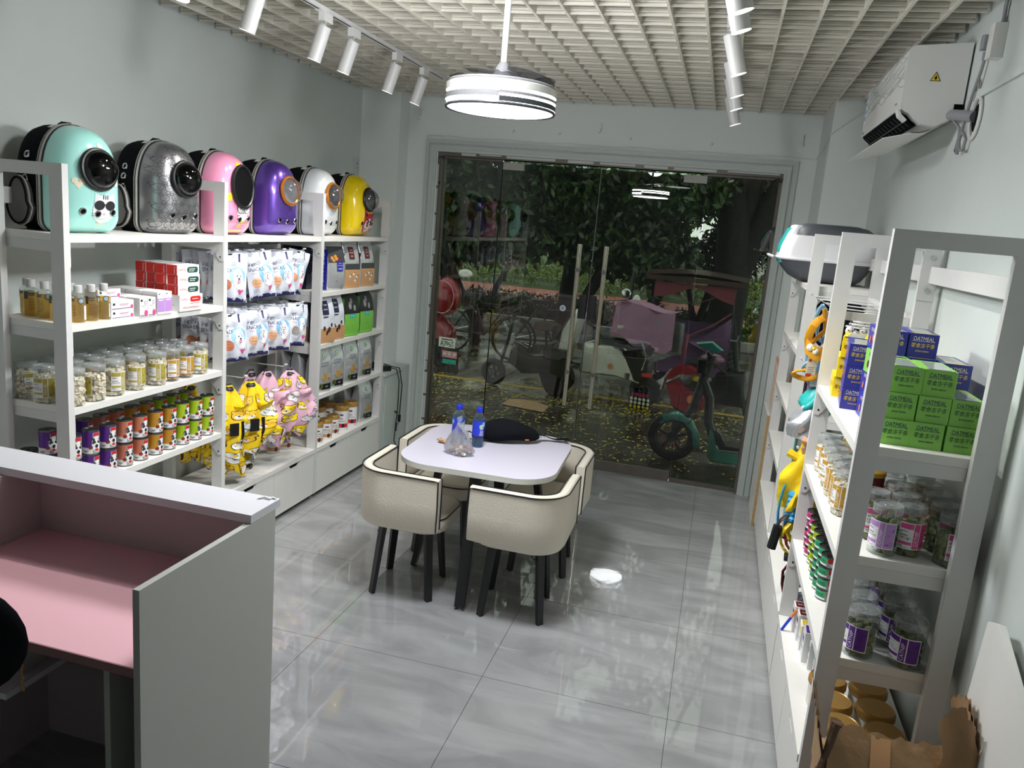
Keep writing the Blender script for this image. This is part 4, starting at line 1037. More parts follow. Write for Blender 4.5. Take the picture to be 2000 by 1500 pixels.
def dk_white(q, fx, fy, w, d, h):
    q.patch(fx(.0006), -w*.49, w*.49, .003, .10, 1, 3, 4); q.patch(fx(.0012), -.045, .02, .19, .28, 2, 2, 4); q.patch(fy(.0006), -d*.42, d*.42, .003, .25, 2, 1, 6)
    q.text('Puppy', fx(.002), (-.012, .255), .014, 0); q.text('幼犬配方', fx(.002), (-.012, .225), .010, 0); q.patch(fx(.0012), -.04, .01, .172, .180, 3, 1, 1)
    for (u, v, r) in ((-.03, .10, .012), (.02, .09, .014), (.045, .12, .010), (0, .07, .012)): q.disc(fx(.0014), (u, v), r, 3, 10, 1, ry=r*1.4)
def dk_green(q, fx, fy, w, d, h):
    q.patch(fx(.0006), -w*.49, w*.49, .16, .285, 2, 3, 4); q.patch(fx(.0006), -w*.49, w*.49, .003, .16, 1, 3, 4); q.patch(fy(.0006), -d*.42, d*.42, .003, .27, 4, 1, 6)
    for (u, v, r) in ((-.02, .22, .018), (.03, .20, .014), (.0, .25, .012)): q.disc(fx(.0013), (u, v), r, 5, 10, 1, ry=r*1.6)
    q.poly(fx(.0014), [(u+.005, v+.145) for u, v in rrect(.034, .014, .004, 2)], 3); q.text('NATURAL', fx(.002), (.005, .145), .008, 0); q.text('犬粮', fx(.002), (0, .075), .010, 4)
def dk_blue(q, fx, fy, w, d, h):
    q.patch(fy(.0006), -d*.42, d*.42, .003, .27, 1, 1, 6); q.text('PUPPY FOOD', fy(.0016), (0, .14), .026, 0, rot=pi/2); q.patch(fx(.0006), -w*.49, w*.49, .185, .29, 2, 3, 4)
    for (u, v, c) in ((-.03, .20, 4), (.0, .21, 3), (.02, .195, 5), (-.01, .225, 4), (.035, .22, 5), (-.045, .215, 3)): q.disc(fx(.0013), (u, v), .016, c, 10, 1, ry=.012)
    q.patch(fx(.0016), .005, .06, .125, .195, 1, 1, 2); q.text('Puppy', fx(.0024), (.032, .18), .010, 0); q.text('SMALL BREED', fx(.0024), (.032, .165), .007, 0, w=.045); q.text('幼犬粮', fx(.0024), (.032, .143), .012, 0)
    q.disc(fx(.0013), (.0, .06), .010, 6, 10, 1, ry=.003)
def dk_pasta(q, fx, fy, w, d, h):
    for k, (u, v) in enumerate(((-.01, .10), (.01, .11), (.03, .10), (.0, .085), (.02, .088), (.035, .115), (.012, .125))): q.disc(fx(.001+.0002*k), (u, v), .016, 1, 8, 1, ry=.007, rot=k*.9)
    q.disc(fx(.0014), (.05, .09), .007, 2, 8, 1)
    q.patch(fx(.001), -.02, .07, .018, .058, 3, 3, 1); q.disc(fx(.0016), (-.030, .045), .020, 4, 14, 1); q.disc(fx(.0022), (-.030, .045), .015, 5, 14, 1); q.text('CAT', fx(.0022), (.03, .038), .010, 0)
    q.disc(fx(.001), (.01, .245), .017, 4, 14, 1); q.disc(fx(.0016), (.01, .245), .0135, 0, 14, 1); q.poly(fx(.0022), [(.0, .238), (.01, .256), (.02, .238)], 4)
    q.text('天然无谷', fx(.001), (.01, .200), .012, 6, w=.08); q.patch(fx(.001), -.03, .05, .184, .186, 6, 1, 1); q.patch(fx(.001), -.03, .03, .176, .178, 6, 1, 1)
def bags(spots, labs, grp, mk):
    instances([((x, y, z+.001), radians(rz), labs[i], grp) for i, (x, y, z, rz) in enumerate(spots)], mk)
Zb = SH
bags([(-2.535, 4.865, Zb[1], -12)], ['silver kibble bag with violet-blue side and label on the upper far shelf'], None, lambda: make_bag('x', 'silver_foil', dk_blue, ['paper_white', 'p_blue', 'p_darkgrey', 'p_orange', 'p_gold', 'p_brown', 'ink_grey']))
bags([(-2.535, 5.10, Zb[1], -10), (-2.535, 5.345, Zb[1], -8), (-2.66, 5.08, Zb[1], -6)], ['brown and silver puppy kibble bag, nearer of two in front', 'brown and silver puppy kibble bag at the far end post', 'brown and silver puppy kibble bag in the row behind'], 'brown puppy kibble bags', lambda: make_bag('x', 'silver_foil', dk_brown, ['paper_white', 'p_tan', 'p_darkgrey', 'p_brown', 'p_maroon']))
bags([(-2.66, 4.80, Zb[1], -10), (-2.75, 4.74, Zb[1], -10)], ['black kibble bag behind the silver and blue one', 'black kibble bag nearest the wall on the upper far shelf'], 'black kibble bags', lambda: make_bag('x', 'black_plastic', dk_white, ['paper_white', 'p_darkgrey', 'p_navy', 'p_grey']))
bags([(-2.52, 4.73, Zb[2], -10), (-2.535, 4.90, Zb[2], -10), (-2.64, 4.76, Zb[2], -10), (-2.75, 4.72, Zb[2], -10)], ['white and tan kibble bag partly behind the third post', 'white and tan Puppy kibble bag with navy label, front row', 'white and tan kibble bag in the second row behind the post', 'white and tan kibble bag closest to the wall'], 'white and tan kibble bags', lambda: make_bag('x', 'pouch', dk_white, ['paper_white', 'p_tan', 'p_navy', 'p_darkbrown'], h=.31))
bags([(-2.535, 5.125, Zb[2], -10), (-2.535, 5.36, Zb[2], -8), (-2.65, 5.12, Zb[2], -8)], ['green and black kibble bag, nearer of two in front', 'green and black kibble bag at the far end post', 'green and black kibble bag in the row behind'], 'green kibble bags', lambda: make_bag('x', 'p_black', dk_green, ['paper_white', 'p_grassgreen', 'p_black', 'p_teal', 'p_green', 'p_grey'], h=.31))
bags([(-2.535, 4.74, Zb[3], -12), (-2.53, 4.915, Zb[3], -12), (-2.53, 5.145, Zb[3], -10), (-2.53, 5.375, Zb[3], -8), (-2.65, 4.74, Zb[3], -12), (-2.75, 4.70, Zb[3], -12), (-2.65, 5.26, Zb[3], -8)],
     ['silver pasta-print pet food bag just beyond the third post', 'silver pasta-print pet food bag, second in front', 'silver pasta-print pet food bag, third in front', 'silver pasta-print pet food bag at the far end of its shelf', 'silver pasta-print bag behind the first one', 'silver pasta-print bag nearest the wall', 'silver pasta-print bag in the far back'], 'silver pasta-print bags', lambda: make_bag('x', 'silver_foil', dk_pasta, ['paper_white', 'p_gold', 'p_red', 'p_black', 'p_green', 'p_brown', 'ink_navy']))
bags([(-2.545, 5.46, Zb[4], -8), (-2.64, 5.40, Zb[4], -8), (-2.72, 5.30, Zb[4], -8)], ['silver pasta-print bag on the lowest shelf at the end post', 'silver pasta-print bag on the lowest shelf behind the end one', 'silver pasta-print bag on the lowest shelf nearest the wall'], 'silver bags on the lowest shelf', lambda: make_bag('x', 'silver_foil', dk_pasta, ['paper_white', 'p_gold', 'p_red', 'p_black', 'p_green', 'p_brown', 'ink_navy']))
def make_tin(label, R, H, txt, acc):
    t = thing('milk_powder_tin', label, 'tin')
    b = MB(); b.lathe([(0, 0), (R*.97, 0), (R, .004), (R, H*.80)], 26); F = cylmap(R, .0008); F2 = cylmap(R, .0014)
    b.patch(F, -.05, .05, H*.14, H*.30, 1, 8, 1); b.text(txt, F2, (0, H*.50), H*.10, 2); b.patch(F2, -.012, .012, H*.62, H*.68, 3, 2, 1); b.disc(F2, (.012, H*.22), .012, 2, 10, 1, ry=.016)
    b.patch(F, -.02, .03, H*.38, H*.40, 4, 3, 1)
    b.build('tin_body', ['paper_white', acc, 'p_navy' if txt == 'in' else 'p_brown', 'p_maroon', 'ink_grey'], t)
    l = MB(); l.lathe([(R*1.0, H*.80), (R*1.03, H*.81), (R*1.03, H*.97), (R*.98, H), (R*.9, H*.995), (0, H*.995)], 26); l.build('tin_lid', 'gold_lid', t); return t
instances([((-2.55, 5.13, Zb[4]), radians(-60), 'tall white tin with gold collar lettered in, nearer of the front pair', 'tall gold-lidded tins'), ((-2.55, 5.275, Zb[4]), radians(-60), 'tall white tin with gold collar lettered in, farther of the front pair', 'tall gold-lidded tins'),
           ((-2.67, 5.00, Zb[4]), radians(-60), 'tall gold-lidded tin in the second row, nearest one', 'tall gold-lidded tins'), ((-2.67, 5.15, Zb[4]), radians(-60), 'tall gold-lidded tin in the second row, farthest one', 'tall gold-lidded tins'), ((-2.77, 5.05, Zb[4]), radians(-60), 'tall gold-lidded tin nearest the wall', 'tall gold-lidded tins')], lambda: make_tin('x', .052, .185, 'in', 'p_red'))
instances([((-2.54, 4.985, Zb[4]), radians(-50), 'short white tin with gold lid, front row, farther one', 'short gold-lidded tins'), ((-2.53, 4.86, Zb[4]), radians(-50), 'short white tin with gold lid, front row, middle one', 'short gold-lidded tins'), ((-2.53, 4.73, Zb[4]), radians(-50), 'short white tin with gold lid behind the third post', 'short gold-lidded tins'),
           ((-2.64, 4.52, Zb[4]), radians(-50), 'short gold-lidded tin behind the pink raincoats, nearer the third post', 'short gold-lidded tins'), ((-2.66, 4.40, Zb[4]), radians(-50), 'short gold-lidded tin behind the pink raincoats, nearest the camera', 'short gold-lidded tins')], lambda: make_tin('x', .043, .145, 'DOG', 'p_tan'))

# ---------------------------------------------------------------- goods on the right shelves
def jars(spots, labs, grp, mk, rz0=-103, spread=18):
    instances([((x, y, z), radians(rz0+rr.uniform(-spread, spread)), labs[i], grp) for i, (x, y, z) in enumerate(spots)], mk)
# nearest bay, upper shelf: green and blue snack boxes
def dec_oat(inkc):
    def f(d, fx, fy, ft):
        d.text('OATMEAL', fy, (0, .062), .013, 1, w=.062); d.patch(fy, -.034, .034, .0535, .0545, 1, 1, 1); d.text('零食冻干条', fy, (0, .040), .016, 2, w=.070, shear=.15); d.text('营养美味 健康零食', fy, (0, .022), .006, 1 if inkc else 2, w=.04)
        d.poly(ft, [(-.085, -.030), (.075, -.022), (.075, .034), (-.085, .030)], 3)
        d.patch(ft, -.098, -.088, -.038, .038, 2 if not inkc else 1, 1, 1)
        for k in range(3): d.disc(lambda u, v: (-.0456, u, v), (-.06+.05*k, .05-.01*k), .014, 4, 8, 1, ry=.010, rot=k)
        d.text('OATMEAL', lambda u, v: (-.0456, -u, v), (-.01, .065), .013, 1, w=.07)
    return f
def snack_boxes(items, base, mats_, ink, cat='box'):
    instances(items, lambda: carton('snack_box', 'x', cat, .088, .20, .078, base, dec_oat(ink), mats_))
mat('box_green', (134, 196, 84), 0.38); mat('box_blue', (48, 52, 150), 0.35); mat('box_window', (150, 160, 150), 0.2)
gz = SH[1]; it = []
cols_ = ['leftmost', 'middle', 'rightmost']
lay = ['bottom', 'middle', 'top']
for r_ in range(3):
    for c in range(3 if r_ < 2 else 2):
        it.append(((.553+.0905*c+(.010 if r_ == 2 else 0)+(.004 if r_ == 1 else 0), 2.600+.006*r_, gz+.0787*r_), radians(rr.uniform(-2, 2)), 'light green snack box facing the camera, %s layer, %s' % (lay[r_], cols_[c]), 'green snack boxes'))
it.append(((.558, 2.815, gz+.0787*2), radians(2), 'light green snack box behind the front stack, top layer', 'green snack boxes'))
snack_boxes(it, 'box_green', ['paper_white', 'ink_navy', 'p_darkgreen', 'box_window', 'p_brown'], 1)
it = []
for r_ in range(4):
    for c in range(3):
        if c == 2 and r_ == 3: continue
        it.append(((.560+.0915*c, 2.845+.008*r_+(-.05 if c == 2 else 0), gz+.0787*r_), radians(rr.uniform(-2, 2)), 'dark blue snack box behind the green ones, %s layer, %s' % (['lowest', 'second', 'third', 'top'][r_], cols_[c]), 'blue snack boxes'))
it = [i for i in it if not (abs(i[0][0]-.560) < .01 and abs(i[0][2]-(gz+.0787*2)) < .01)]
for r_ in range(3):
    it.append(((.520, 3.075, gz+.0787*r_), radians(-6), 'dark blue snack box with clear window turned to the aisle, %s layer' % lay[r_], 'blue snack boxes'))
snack_boxes(it, 'box_blue', ['paper_white', 'p_cream', 'p_yellow', 'box_window', 'p_orange'], 0)
for r_ in range(3):
    t = carton('snack_box', 'yellow snack box with clear window, %s layer of the far stack' % lay[r_], 'box', .085, .19, .078, 'p_yellow', dec_oat(0), ['paper_white', 'p_cream', 'p_brown', 'box_window', 'p_orange'], 'yellow snack boxes', (.515, 3.300, gz+.0787*r_), radians(-5)) if r_ == 0 else dup(t, (.515+.008*r_, 3.300-.01*r_, gz+.0787*r_), radians(-5-3*r_), 'yellow snack box with clear window, %s layer of the far stack' % lay[r_])
# nearest bay, middle shelf: catnip jars
z_ = SH[2]
jars([(.580, 2.510, z_)], ['jar of green leaves with lilac CATNIP label at the near shelf edge'], None, lambda: make_jar('lilac', 'p_lilac', 'kibble_green', fill=.115, cshape='ball', csize=.03, n=40), -120, 2)
jars([(.655, 2.545, z_), (.765, 2.500, z_), (.765, 2.610, z_), (.66, 2.655, z_), (.565, 2.64, z_)],
     ['pink-labelled jar of green biscuits right of the lilac CATNIP jar', 'pink-labelled jar of green biscuits nearest the wall, at the shelf edge', 'pink-labelled jar of green biscuits second along the wall', 'pink-labelled jar behind the front row, middle', 'pink-labelled jar behind the lilac CATNIP jar'], 'pink-labelled catnip biscuit jars',
     lambda: make_jar('pinkone', 'p_hotpink', 'kibble_green', fill=.105), -66, 14)
jars([(.765, 2.72, z_), (.765, 2.83, z_), (.66, 2.765, z_), (.66, 2.875, z_), (.765, 2.94, z_)],
     ['clear jar of brown treats third along the wall', 'clear jar of brown treats fourth along the wall', 'clear jar of brown treats in the middle row, third back', 'clear jar of brown treats in the middle row, fourth back', 'clear jar of brown treats deepest along the wall'], 'brown treat jars on the right',
     lambda: make_jar('brownone', 'p_brown', 'kibble_tan', fill=.105), 60, 20)
jars([(.51, 2.83, z_), (.515, 2.935, z_), (.51, 3.04, z_), (.51, 3.15, z_), (.515, 3.255, z_), (.51, 3.36, z_), (.61, 3.30, z_), (.61, 3.17, z_)],
     ['gold-labelled treat jar along the shelf edge, nearest one' if i == 0 else 'gold-labelled treat jar along the shelf edge, %s one from the camera' % ORD[i] if i < 6 else 'gold-labelled treat jar in the inner row, %s' % ['farther one', 'nearer one'][i-6] for i in range(8)], 'gold-labelled treat jars on the right',
     lambda: make_jar('goldone', 'p_gold', 'kibble_cream', fill=.11), -150, 30)
t = thing('treat_tin', 'dark red and gold treat tin standing behind the lilac-labelled jar', 'tin', (.575, 2.80, z_), radians(-103))
b = MB(); b.lathe([(0, 0), (.041, 0), (.043, .004), (.043, .165)], 24); F = cylmap(.043, .0006); b.patch(F, -.05, .02, .02, .15, 1, 8, 1); b.text('CHICKEN', cylmap(.043, .001), (-.01, .10), .012, 2); b.patch(cylmap(.043, .001), -.03, 0, .03, .05, 2, 2, 1)
b.build('tin_body', ['p_maroon', 'p_brown', 'p_gold'], t); b = MB(); b.lathe([(.043, .165), (.045, .167), (.045, .180), (.04, .183), (0, .183)], 24); b.build('tin_lid', 'p_gold', t)
# nearest bay, lower shelf: violet catnip jars, green and pink cans
z_ = SH[3]
jars([(.565, 2.505, z_), (.700, 2.490, z_), (.575, 2.615, z_), (.690, 2.610, z_), (.585, 2.725, z_), (.695, 2.725, z_), (.695, 2.835, z_)],
     ['violet CATNIP jar at the shelf edge beside the near post', 'violet CATNIP jar at the shelf edge nearer the wall', 'violet CATNIP jar second back beside the aisle', 'violet CATNIP jar second back nearer the wall', 'violet CATNIP jar third back beside the aisle', 'violet CATNIP jar third back nearer the wall', 'violet CATNIP jar fourth back nearer the wall'],
     'violet-labelled catnip jars', lambda: make_jar('violetone', 'p_purple', 'kibble_green', fill=.115, R=.050, H=.155, cshape='ball', csize=.028, n=50), -128, 8)
def stackcans(items, col): instances(items, lambda: make_can('x', col, R=.036, H=.042, squat=True))
rowc = [('p_hotpink', 'pink', [3.36, 3.28]), ('p_lime', 'yellow-green', [3.20, 3.12]), ('p_green2', 'green', [3.04, 2.96, 2.88])]
mat('p_green2', (60, 176, 120), .42)
for colr, nm, ys in rowc:
    it = []
    for i, y in enumerate(ys):
        for j, x in enumerate((.510, .595)):
            for h in range(4): it.append(((x+rr.uniform(-.003, .003), y+rr.uniform(-.003, .003), z_+.0425*h), radians(-125+rr.uniform(-20, 20)), '%s flat cat food can, %s stack, %s column, %s from below' % (nm, ['aisle-side', 'inner'][j], ['farthest', 'middle' if len(ys) > 2 else 'nearer', 'nearest'][i], ORD[h]), 'flat cat food cans on the right'))
    if nm == 'green': it.append(((.70, 2.955, z_), radians(-110), 'green flat cat food can by the wall, lowest', 'flat cat food cans on the right')); it.append(((.70, 2.955, z_+.0425), radians(-110), 'green flat cat food can by the wall, upper', 'flat cat food cans on the right'))
    stackcans(it, colr)
# nearest bay, bottom board: gold-lidded tubs and little cartons
def make_tub(label):
    t = thing('powder_tub', label, 'tub'); R = .060
    b = MB(); b.lathe([(0, 0), (R*.95, 0), (R, .006), (R, .085)], 26); b.patch(cylmap(R, .001), -.06, .06, .012, .072, 1, 10, 1); b.text('PET', cylmap(R, .0016), (0, .045), .02, 2); b.build('tub_body', ['paper_white', 'p_cream', 'p_brown'], t)
    l = MB(); l.lathe([(R*1.02, .084), (R*1.07, .088), (R*1.07, .104), (R*1.00, .112), (R*.97, .115), (R*.93, .113), (0, .113)], 28); l.build('tub_lid', 'gold_lid', t); return t
z_ = SH[4]
tb = [(.555, 2.495), (.690, 2.500), (.550, 2.632), (.685, 2.635), (.550, 2.770), (.685, 2.772)]
instances([((x, y, z_), radians(-110), 'gold-lidded tub, %s pair from the near end, %s side' % (ORD[i//2], ['aisle', 'wall'][i % 2]), 'gold-lidded tubs under the right shelf') for i, (x, y) in enumerate(tb)], lambda: make_tub('x'))
def smallbox(name, label, col, spots, sx, sy, sz, grp, top='p_darkgrey'):
    def dc(d, fx, fy, ft): d.patch(ft, -sy*.42, sy*.42, -sx*.42, sx*.42, 1, 1, 1); d.text('PET', lambda u, v: (ft(u, v)[0], ft(u, v)[1], ft(u, v)[2]+.0006), (0, 0), min(sx, sy)*.22, 0, rot=pi/2); d.patch(lambda u, v: (-sx/2-.0006, -u, v), -sy*.3, sy*.3, sz*.6, sz*.8, 1, 1, 1); d.patch(lambda u, v: (-sx/2-.0006, -u, v), -sy*.3, sy*.2, sz*.35, sz*.4, 2, 1, 1)
    instances([((x, y, z), radians(rr.uniform(-4, 4)), label % w if '%s' in label else label, grp) for (x, y, z, w) in spots], lambda: carton(name, 'x', 'box', sx, sy, sz, 'paper_white', dc, ['paper_white', col, 'ink_grey']))
W4 = ['outer far', 'inner far', 'outer near', 'inner near']
smallbox('medicine_carton', 'white carton with dark red top on the bottom board, %s one', 'p_maroon', [(.510, 3.335, z_, W4[0]), (.575, 3.335, z_, W4[1]), (.520, 3.262, z_, W4[2]), (.585, 3.262, z_, W4[3])], .058, .062, .115, 'dark red topped cartons')
smallbox('medicine_carton', 'white carton with yellow top behind the violet ones, %s one', 'p_yellow', [(.525, 3.185, z_, 'outer'), (.590, 3.185, z_, 'inner')], .058, .066, .105, 'yellow topped cartons')
smallbox('medicine_carton', 'white carton with violet top on the bottom board, %s one', 'p_purple', [(.530, 3.095, z_, 'outer'), (.598, 3.095, z_, 'inner')], .062, .078, .125, 'violet topped cartons')
smallbox('medicine_carton', 'slim cream carton standing on the bottom board, %s one', 'p_teal', [(.545, 3.020, z_, 'far'), (.560, 2.970, z_, 'near'), (.540, 2.985, z_, 'outermost')][:2], .060, .022, .115, 'slim cream cartons')

# ---- air-travel carrier on the far top shelf
t = thing('travel_carrier', 'grey, white and teal plastic travel carrier on the far top shelf', 'pet carrier', (.565, 4.995, SH[0]))
def carr(secs, mat_, name, label=None, x_off=0):
    b = MB(); N = 40
    P = []
    for (z, a0, a1, hb, r) in secs:
        c = (a0+a1)/2; pts = rrect((a1-a0)/2, hb, r, 9); P.append([(c+p[0], p[1], z) for p in pts])
    n = len(P[0])
    for L in P: b.v.extend(L)
    for k in range(len(P)-1):
        for i in range(n): b.f.append((k*n+i, k*n+(i+1) % n, (k+1)*n+(i+1) % n, (k+1)*n+i)); b.m.append(0); b.sm.append(True)
    b.f.append(tuple(range(n-1, -1, -1))); b.m.append(0); b.sm.append(False)
    b.f.append(tuple((len(P)-1)*n+i for i in range(n))); b.m.append(0); b.sm.append(False)
    return b.build(name, mat_, t, sharp=45, label=label)
mat('carrier_grey', (84, 88, 94), .5, bump=.05, bscale=200); mat('carrier_white', (226, 226, 230), .4); mat('carrier_teal', (44, 176, 172), .4)
carr([(.006, -.14, .17, .12, .06), (.03, -.19, .20, .155, .07), (.075, -.235, .225, .180, .07), (.125, -.255, .245, .190, .07)], 'carrier_grey', 'bottom_tray')
carr([(.120, -.268, .262, .200, .06), (.128, -.274, .266, .204, .06), (.138, -.268, .262, .200, .06)], 'carrier_white', 'rim')
carr([(.138, -.258, .262, .190, .06), (.20, -.246, .258, .188, .06), (.262, -.220, .255, .182, .06)], 'carrier_white', 'middle_shell')
carr([(.262, -.190, .250, .180, .06), (.295, -.185, .235, .172, .07), (.320, -.170, .200, .150, .08), (.332, -.14, .15, .12, .08)], 'carrier_grey', 'top_lid')
carr([(.138, -.268, -.150, .150, .03), (.20, -.258, -.145, .146, .03), (.27, -.232, -.140, .135, .03), (.318, -.205, -.140, .12, .03)], 'carrier_white', 'door_surround')
carr([(.10, -.262, -.20, .125, .02), (.20, -.268, -.20, .120, .02), (.30, -.228, -.18, .105, .02)], 'carrier_teal', 'front_door')
q = MB()
for k in range(4): q.rbox((-.20+.013*k, -.148-.0, .17+.02*k), (.022, .006, .005), ry=-.5)
q.build('vent_slots', 'p_grey', t)
q = MB(); q.tube([(-.29, -.05, .128), (-.315, -.05, .135), (-.32, .0, .137), (-.315, .05, .135), (-.29, .05, .128)], .008, 7); q.build('latch', 'carrier_white', t)

# ---- hanging goods of the right middle bay
def strap_thing(name, label, cat, loc, col, paths, rad=.006, flat=.35, group=None, extra=None, rz=0):
    t = thing(name, label, cat, loc, rz, group)
    for nm, c_, pth, r_, fl in paths:
        q = MB(); q.tube(pth, r_*1.5, 7, flat=fl); q.build(nm, c_, t)
    if extra:
        for nm, mb, ms in extra: mb.build(nm, ms, t)
    return t
def loop(cx, cz, rx, rz_, x0=0, n=14, y0=0, ph=0, yy=.02):
    return [(x0+cx+rx*sin(2*pi*k/n+ph), y0+yy*sin(4*pi*k/n), cz-rz_+rz_*cos(2*pi*k/n+ph)) for k in range(n+1)]
HB = [3.62, 3.85, 4.10, 4.33]
strap_thing('pet_harness', 'mustard yellow harness with white daisies, frontmost on the upper hooks', 'pet harness', (.435, 3.57, 1.70), 0,
            [('chest_strap', 'p_mustard', loop(0, -.04, .045, .085, yy=.03), .012, .5), ('neck_strap', 'p_mustard', [(.0, 0, .0), (.01, .0, -.04), (.02, .01, -.09), (-.03, .0, -.15)], .010, .5), ('lower_loop', 'p_mustard', loop(-.04, -.27, .045, .018, yy=.01), .008, .5)],
            extra=[('daisy', MB().ball((-.035, -.03, -.165), .016, 8, 5).ball((-.012, -.035, -.18), .014, 8, 5).ball((-.022, -.042, -.168), .007, 8, 5, 1), ['paper_white', 'p_yellow']),
                   ('belly_band', MB().grid(lambda a, c: (-.055+.11*a, -.02-.02*sin(pi*a), -.13-.06*c-.03*sin(pi*a)), 8, 3), ['p_mustard'])])
strap_thing('pet_harness', 'light blue harness tangled behind the mustard one', 'pet harness', (.428, 3.60, 1.71), 0,
            [('strap', 'p_skyblue', loop(0, .0, .030, .16, yy=.02), .008, .5), ('strap', 'p_skyblue', loop(.02, -.03, .025, .06), .010, .5), ('lower_loop', 'p_skyblue', loop(-.01, -.24, .028, .03), .006, .5)])
strap_thing('plush_toy', 'small white duck plush hanging beside the harnesses', 'plush toy', (.475, 3.60, 1.58), 0, [('cord', 'paper_white', [(0, 0, .03), (.0, 0, .12), (-.02, 0, .16)], .002, 1)],
            extra=[('toy_body', MB().ball((0, 0, 0), (.022, .022, .026), 10, 7).ball((-.012, -.01, -.045), (.020, .018, .020), 10, 7).ball((-.02, -.025, -.048), .003, 6, 4, 1), ['paper_white', 'ink_black'])])
for i, (c, x, z, w, h, lab) in enumerate([('p_cream', .418, 1.45, .04, .085, 'beige price card with red edge hanging under the harness'), ('paper_white', .445, 1.41, .038, .095, 'white price card with small red mark hanging in front'), ('p_skyblue', .470, 1.42, .03, .06, 'pale blue hang card behind the white one')]):
    t = thing('hang_card', lab, 'tag', (x, 3.56+.02*i, z), radians(10))
    MB().rbox((0, 0, 0), (w, .002, h)).build('card', c, t)
    q = MB(); q.patch(lambda u, v: (u, -.0016, v), -w*.35, -w*.05, h*.25, h*.38, 0, 1, 1)
    for k in range(5): q.patch(lambda u, v: (u, -.0016, v), -w*.35, w*(.35-.1*(k % 2)), -h*.05-k*.008, -h*.05-k*.008+.002, 1, 1, 1)
    if i == 0: q.patch(lambda u, v: (u, -.0018, v), -w*.5, w*.1, -h*.5, -h*.36, 0, 1, 1)
    q.build('card_print', ['p_red', 'ink_grey'], t); q = MB(); q.tube([(0, 0, h/2-.004), (.003, 0, h/2+.03), (0, .004, h/2+.06)], .001, 4); q.build('card_string', 'ink_grey', t)
def cloth(name, label, cat, loc, col, W, H, D, seed, parts=(), col2=None, point=0.0):
    t = thing(name, label, cat, loc)
    def f(a, v):
        th = 2*pi*a; tt = 1-v; r = (.22+.78*min(1, tt*1.7)**.7)*(1-.45*max(0, tt-.6)*2)
        R = r*(1+.22*sin(4*th+seed+5*tt)+.14*sin(7*th-seed+8*tt)+.06*sin(13*th+9*tt))
        return (W/2*R*cos(th)-point*W*max(0, tt-.4)*(1 if cos(th) < 0 else 0), D/2*R*sin(th), -H*tt)
    MB().grid(f, 30, 14, closed_u=True).build('fabric', col, t, sharp=80)
    if col2: MB().grid(lambda a, v: tuple(q_*k_ for q_, k_ in zip(f(a, v*.4), (1.06, 1.06, 1.02))), 30, 5, closed_u=True).build('trim_band', col2, t, sharp=80)
    for nm, c_, pth, r_ in parts: q = MB(); q.tube(pth, r_, 8); q.build(nm, c_, t)
    return t
cloth('pet_coat', 'teal and silver pet coat bunched on the middle hook', 'pet coat', (.470, 3.60, 1.36), 'carrier_teal', .14, .14, .12, 1.0, [('ear', 'p_lilac', [(-.03, 0, .0), (-.045, 0, .015), (-.02, 0, .03)], .016)])
cloth('pet_coat', 'shiny silver-white pet coat under the teal one, grey edged', 'pet coat', (.450, 3.58, 1.285), 'silver_foil', .15, .15, .15, 2.2, [('piping', 'p_grey', [(-.07, -.02, -.08), (-.04, -.04, -.13), (.02, -.04, -.145), (.06, -.02, -.10)], .004)], point=.3)
cloth('plush_toy', 'peach plush toy hanging between silver coat and yellow raincoat', 'plush toy', (.475, 3.56, 1.15), 'p_peach', .07, .10, .06, 3.0)
cloth('pet_raincoat', 'bright yellow duck-hooded pet raincoat hanging nearest the aisle', 'pet raincoat', (.500, 3.60, 1.14), 'yellow_nylon', .22, .34, .18, 4.1, [('duck_bill', 'p_peach', [(-.02, -.07, .0), (-.05, -.08, -.01), (-.075, -.075, -.005)], .018), ('hood_peak', 'yellow_nylon', [(-.02, -.02, -.07), (-.07, -.02, -.10), (-.115, -.01, -.085)], .020)], point=.35)
cloth('pet_raincoat', 'second yellow duck-hooded pet raincoat nearer the wall', 'pet raincoat', (.640, 3.58, 1.17), 'yellow_nylon', .20, .34, .15, 5.3, [('duck_bill', 'p_peach', [(.02, -.08, -.03), (-.01, -.095, -.045), (-.035, -.09, -.04)], .018)])
for i, (x, y, z, c) in enumerate([(.545, 3.56, 1.60, 'p_orange'), (.575, 3.60, 1.58, 'p_peach'), (.60, 3.57, 1.60, 'p_orange')]):
    t = thing('carrot_toy', ['orange rope carrot toy nearest the aisle', 'peach rope carrot toy in the middle', 'orange rope carrot toy nearest the wall'][i], 'pet toy', (x, y, z), 0, 'hanging rope carrot toys')
    q = MB(); q.tube([(0, 0, 0), (0, 0, -.05), (.004, 0, -.14), (-.004, 0, -.22)], [.010, .018, .015, .007], 8)
    for k in range(12): q.tube([(.019*cos(a)*(1-.05*k), .019*sin(a)*(1-.05*k), -.03-.014*k) for a in [2*pi*j/8 for j in range(8)]], .0025, 4, closed=True)
    q.build('rope_body', c, t); q = MB(); q.ball((0, -.008, .02), (.018, .018, .022), 10, 6).ball((-.008, -.024, .024), .003, 6, 4, 1).ball((.008, -.024, .024), .003, 6, 4, 1); q.build('rabbit_head', ['paper_white', 'ink_black'], t)
    q = MB(); q.tube([(0, 0, .03), (0, 0, .08)], .0015, 5); q.build('toy_string', 'ink_grey', t)
lz = 1.00
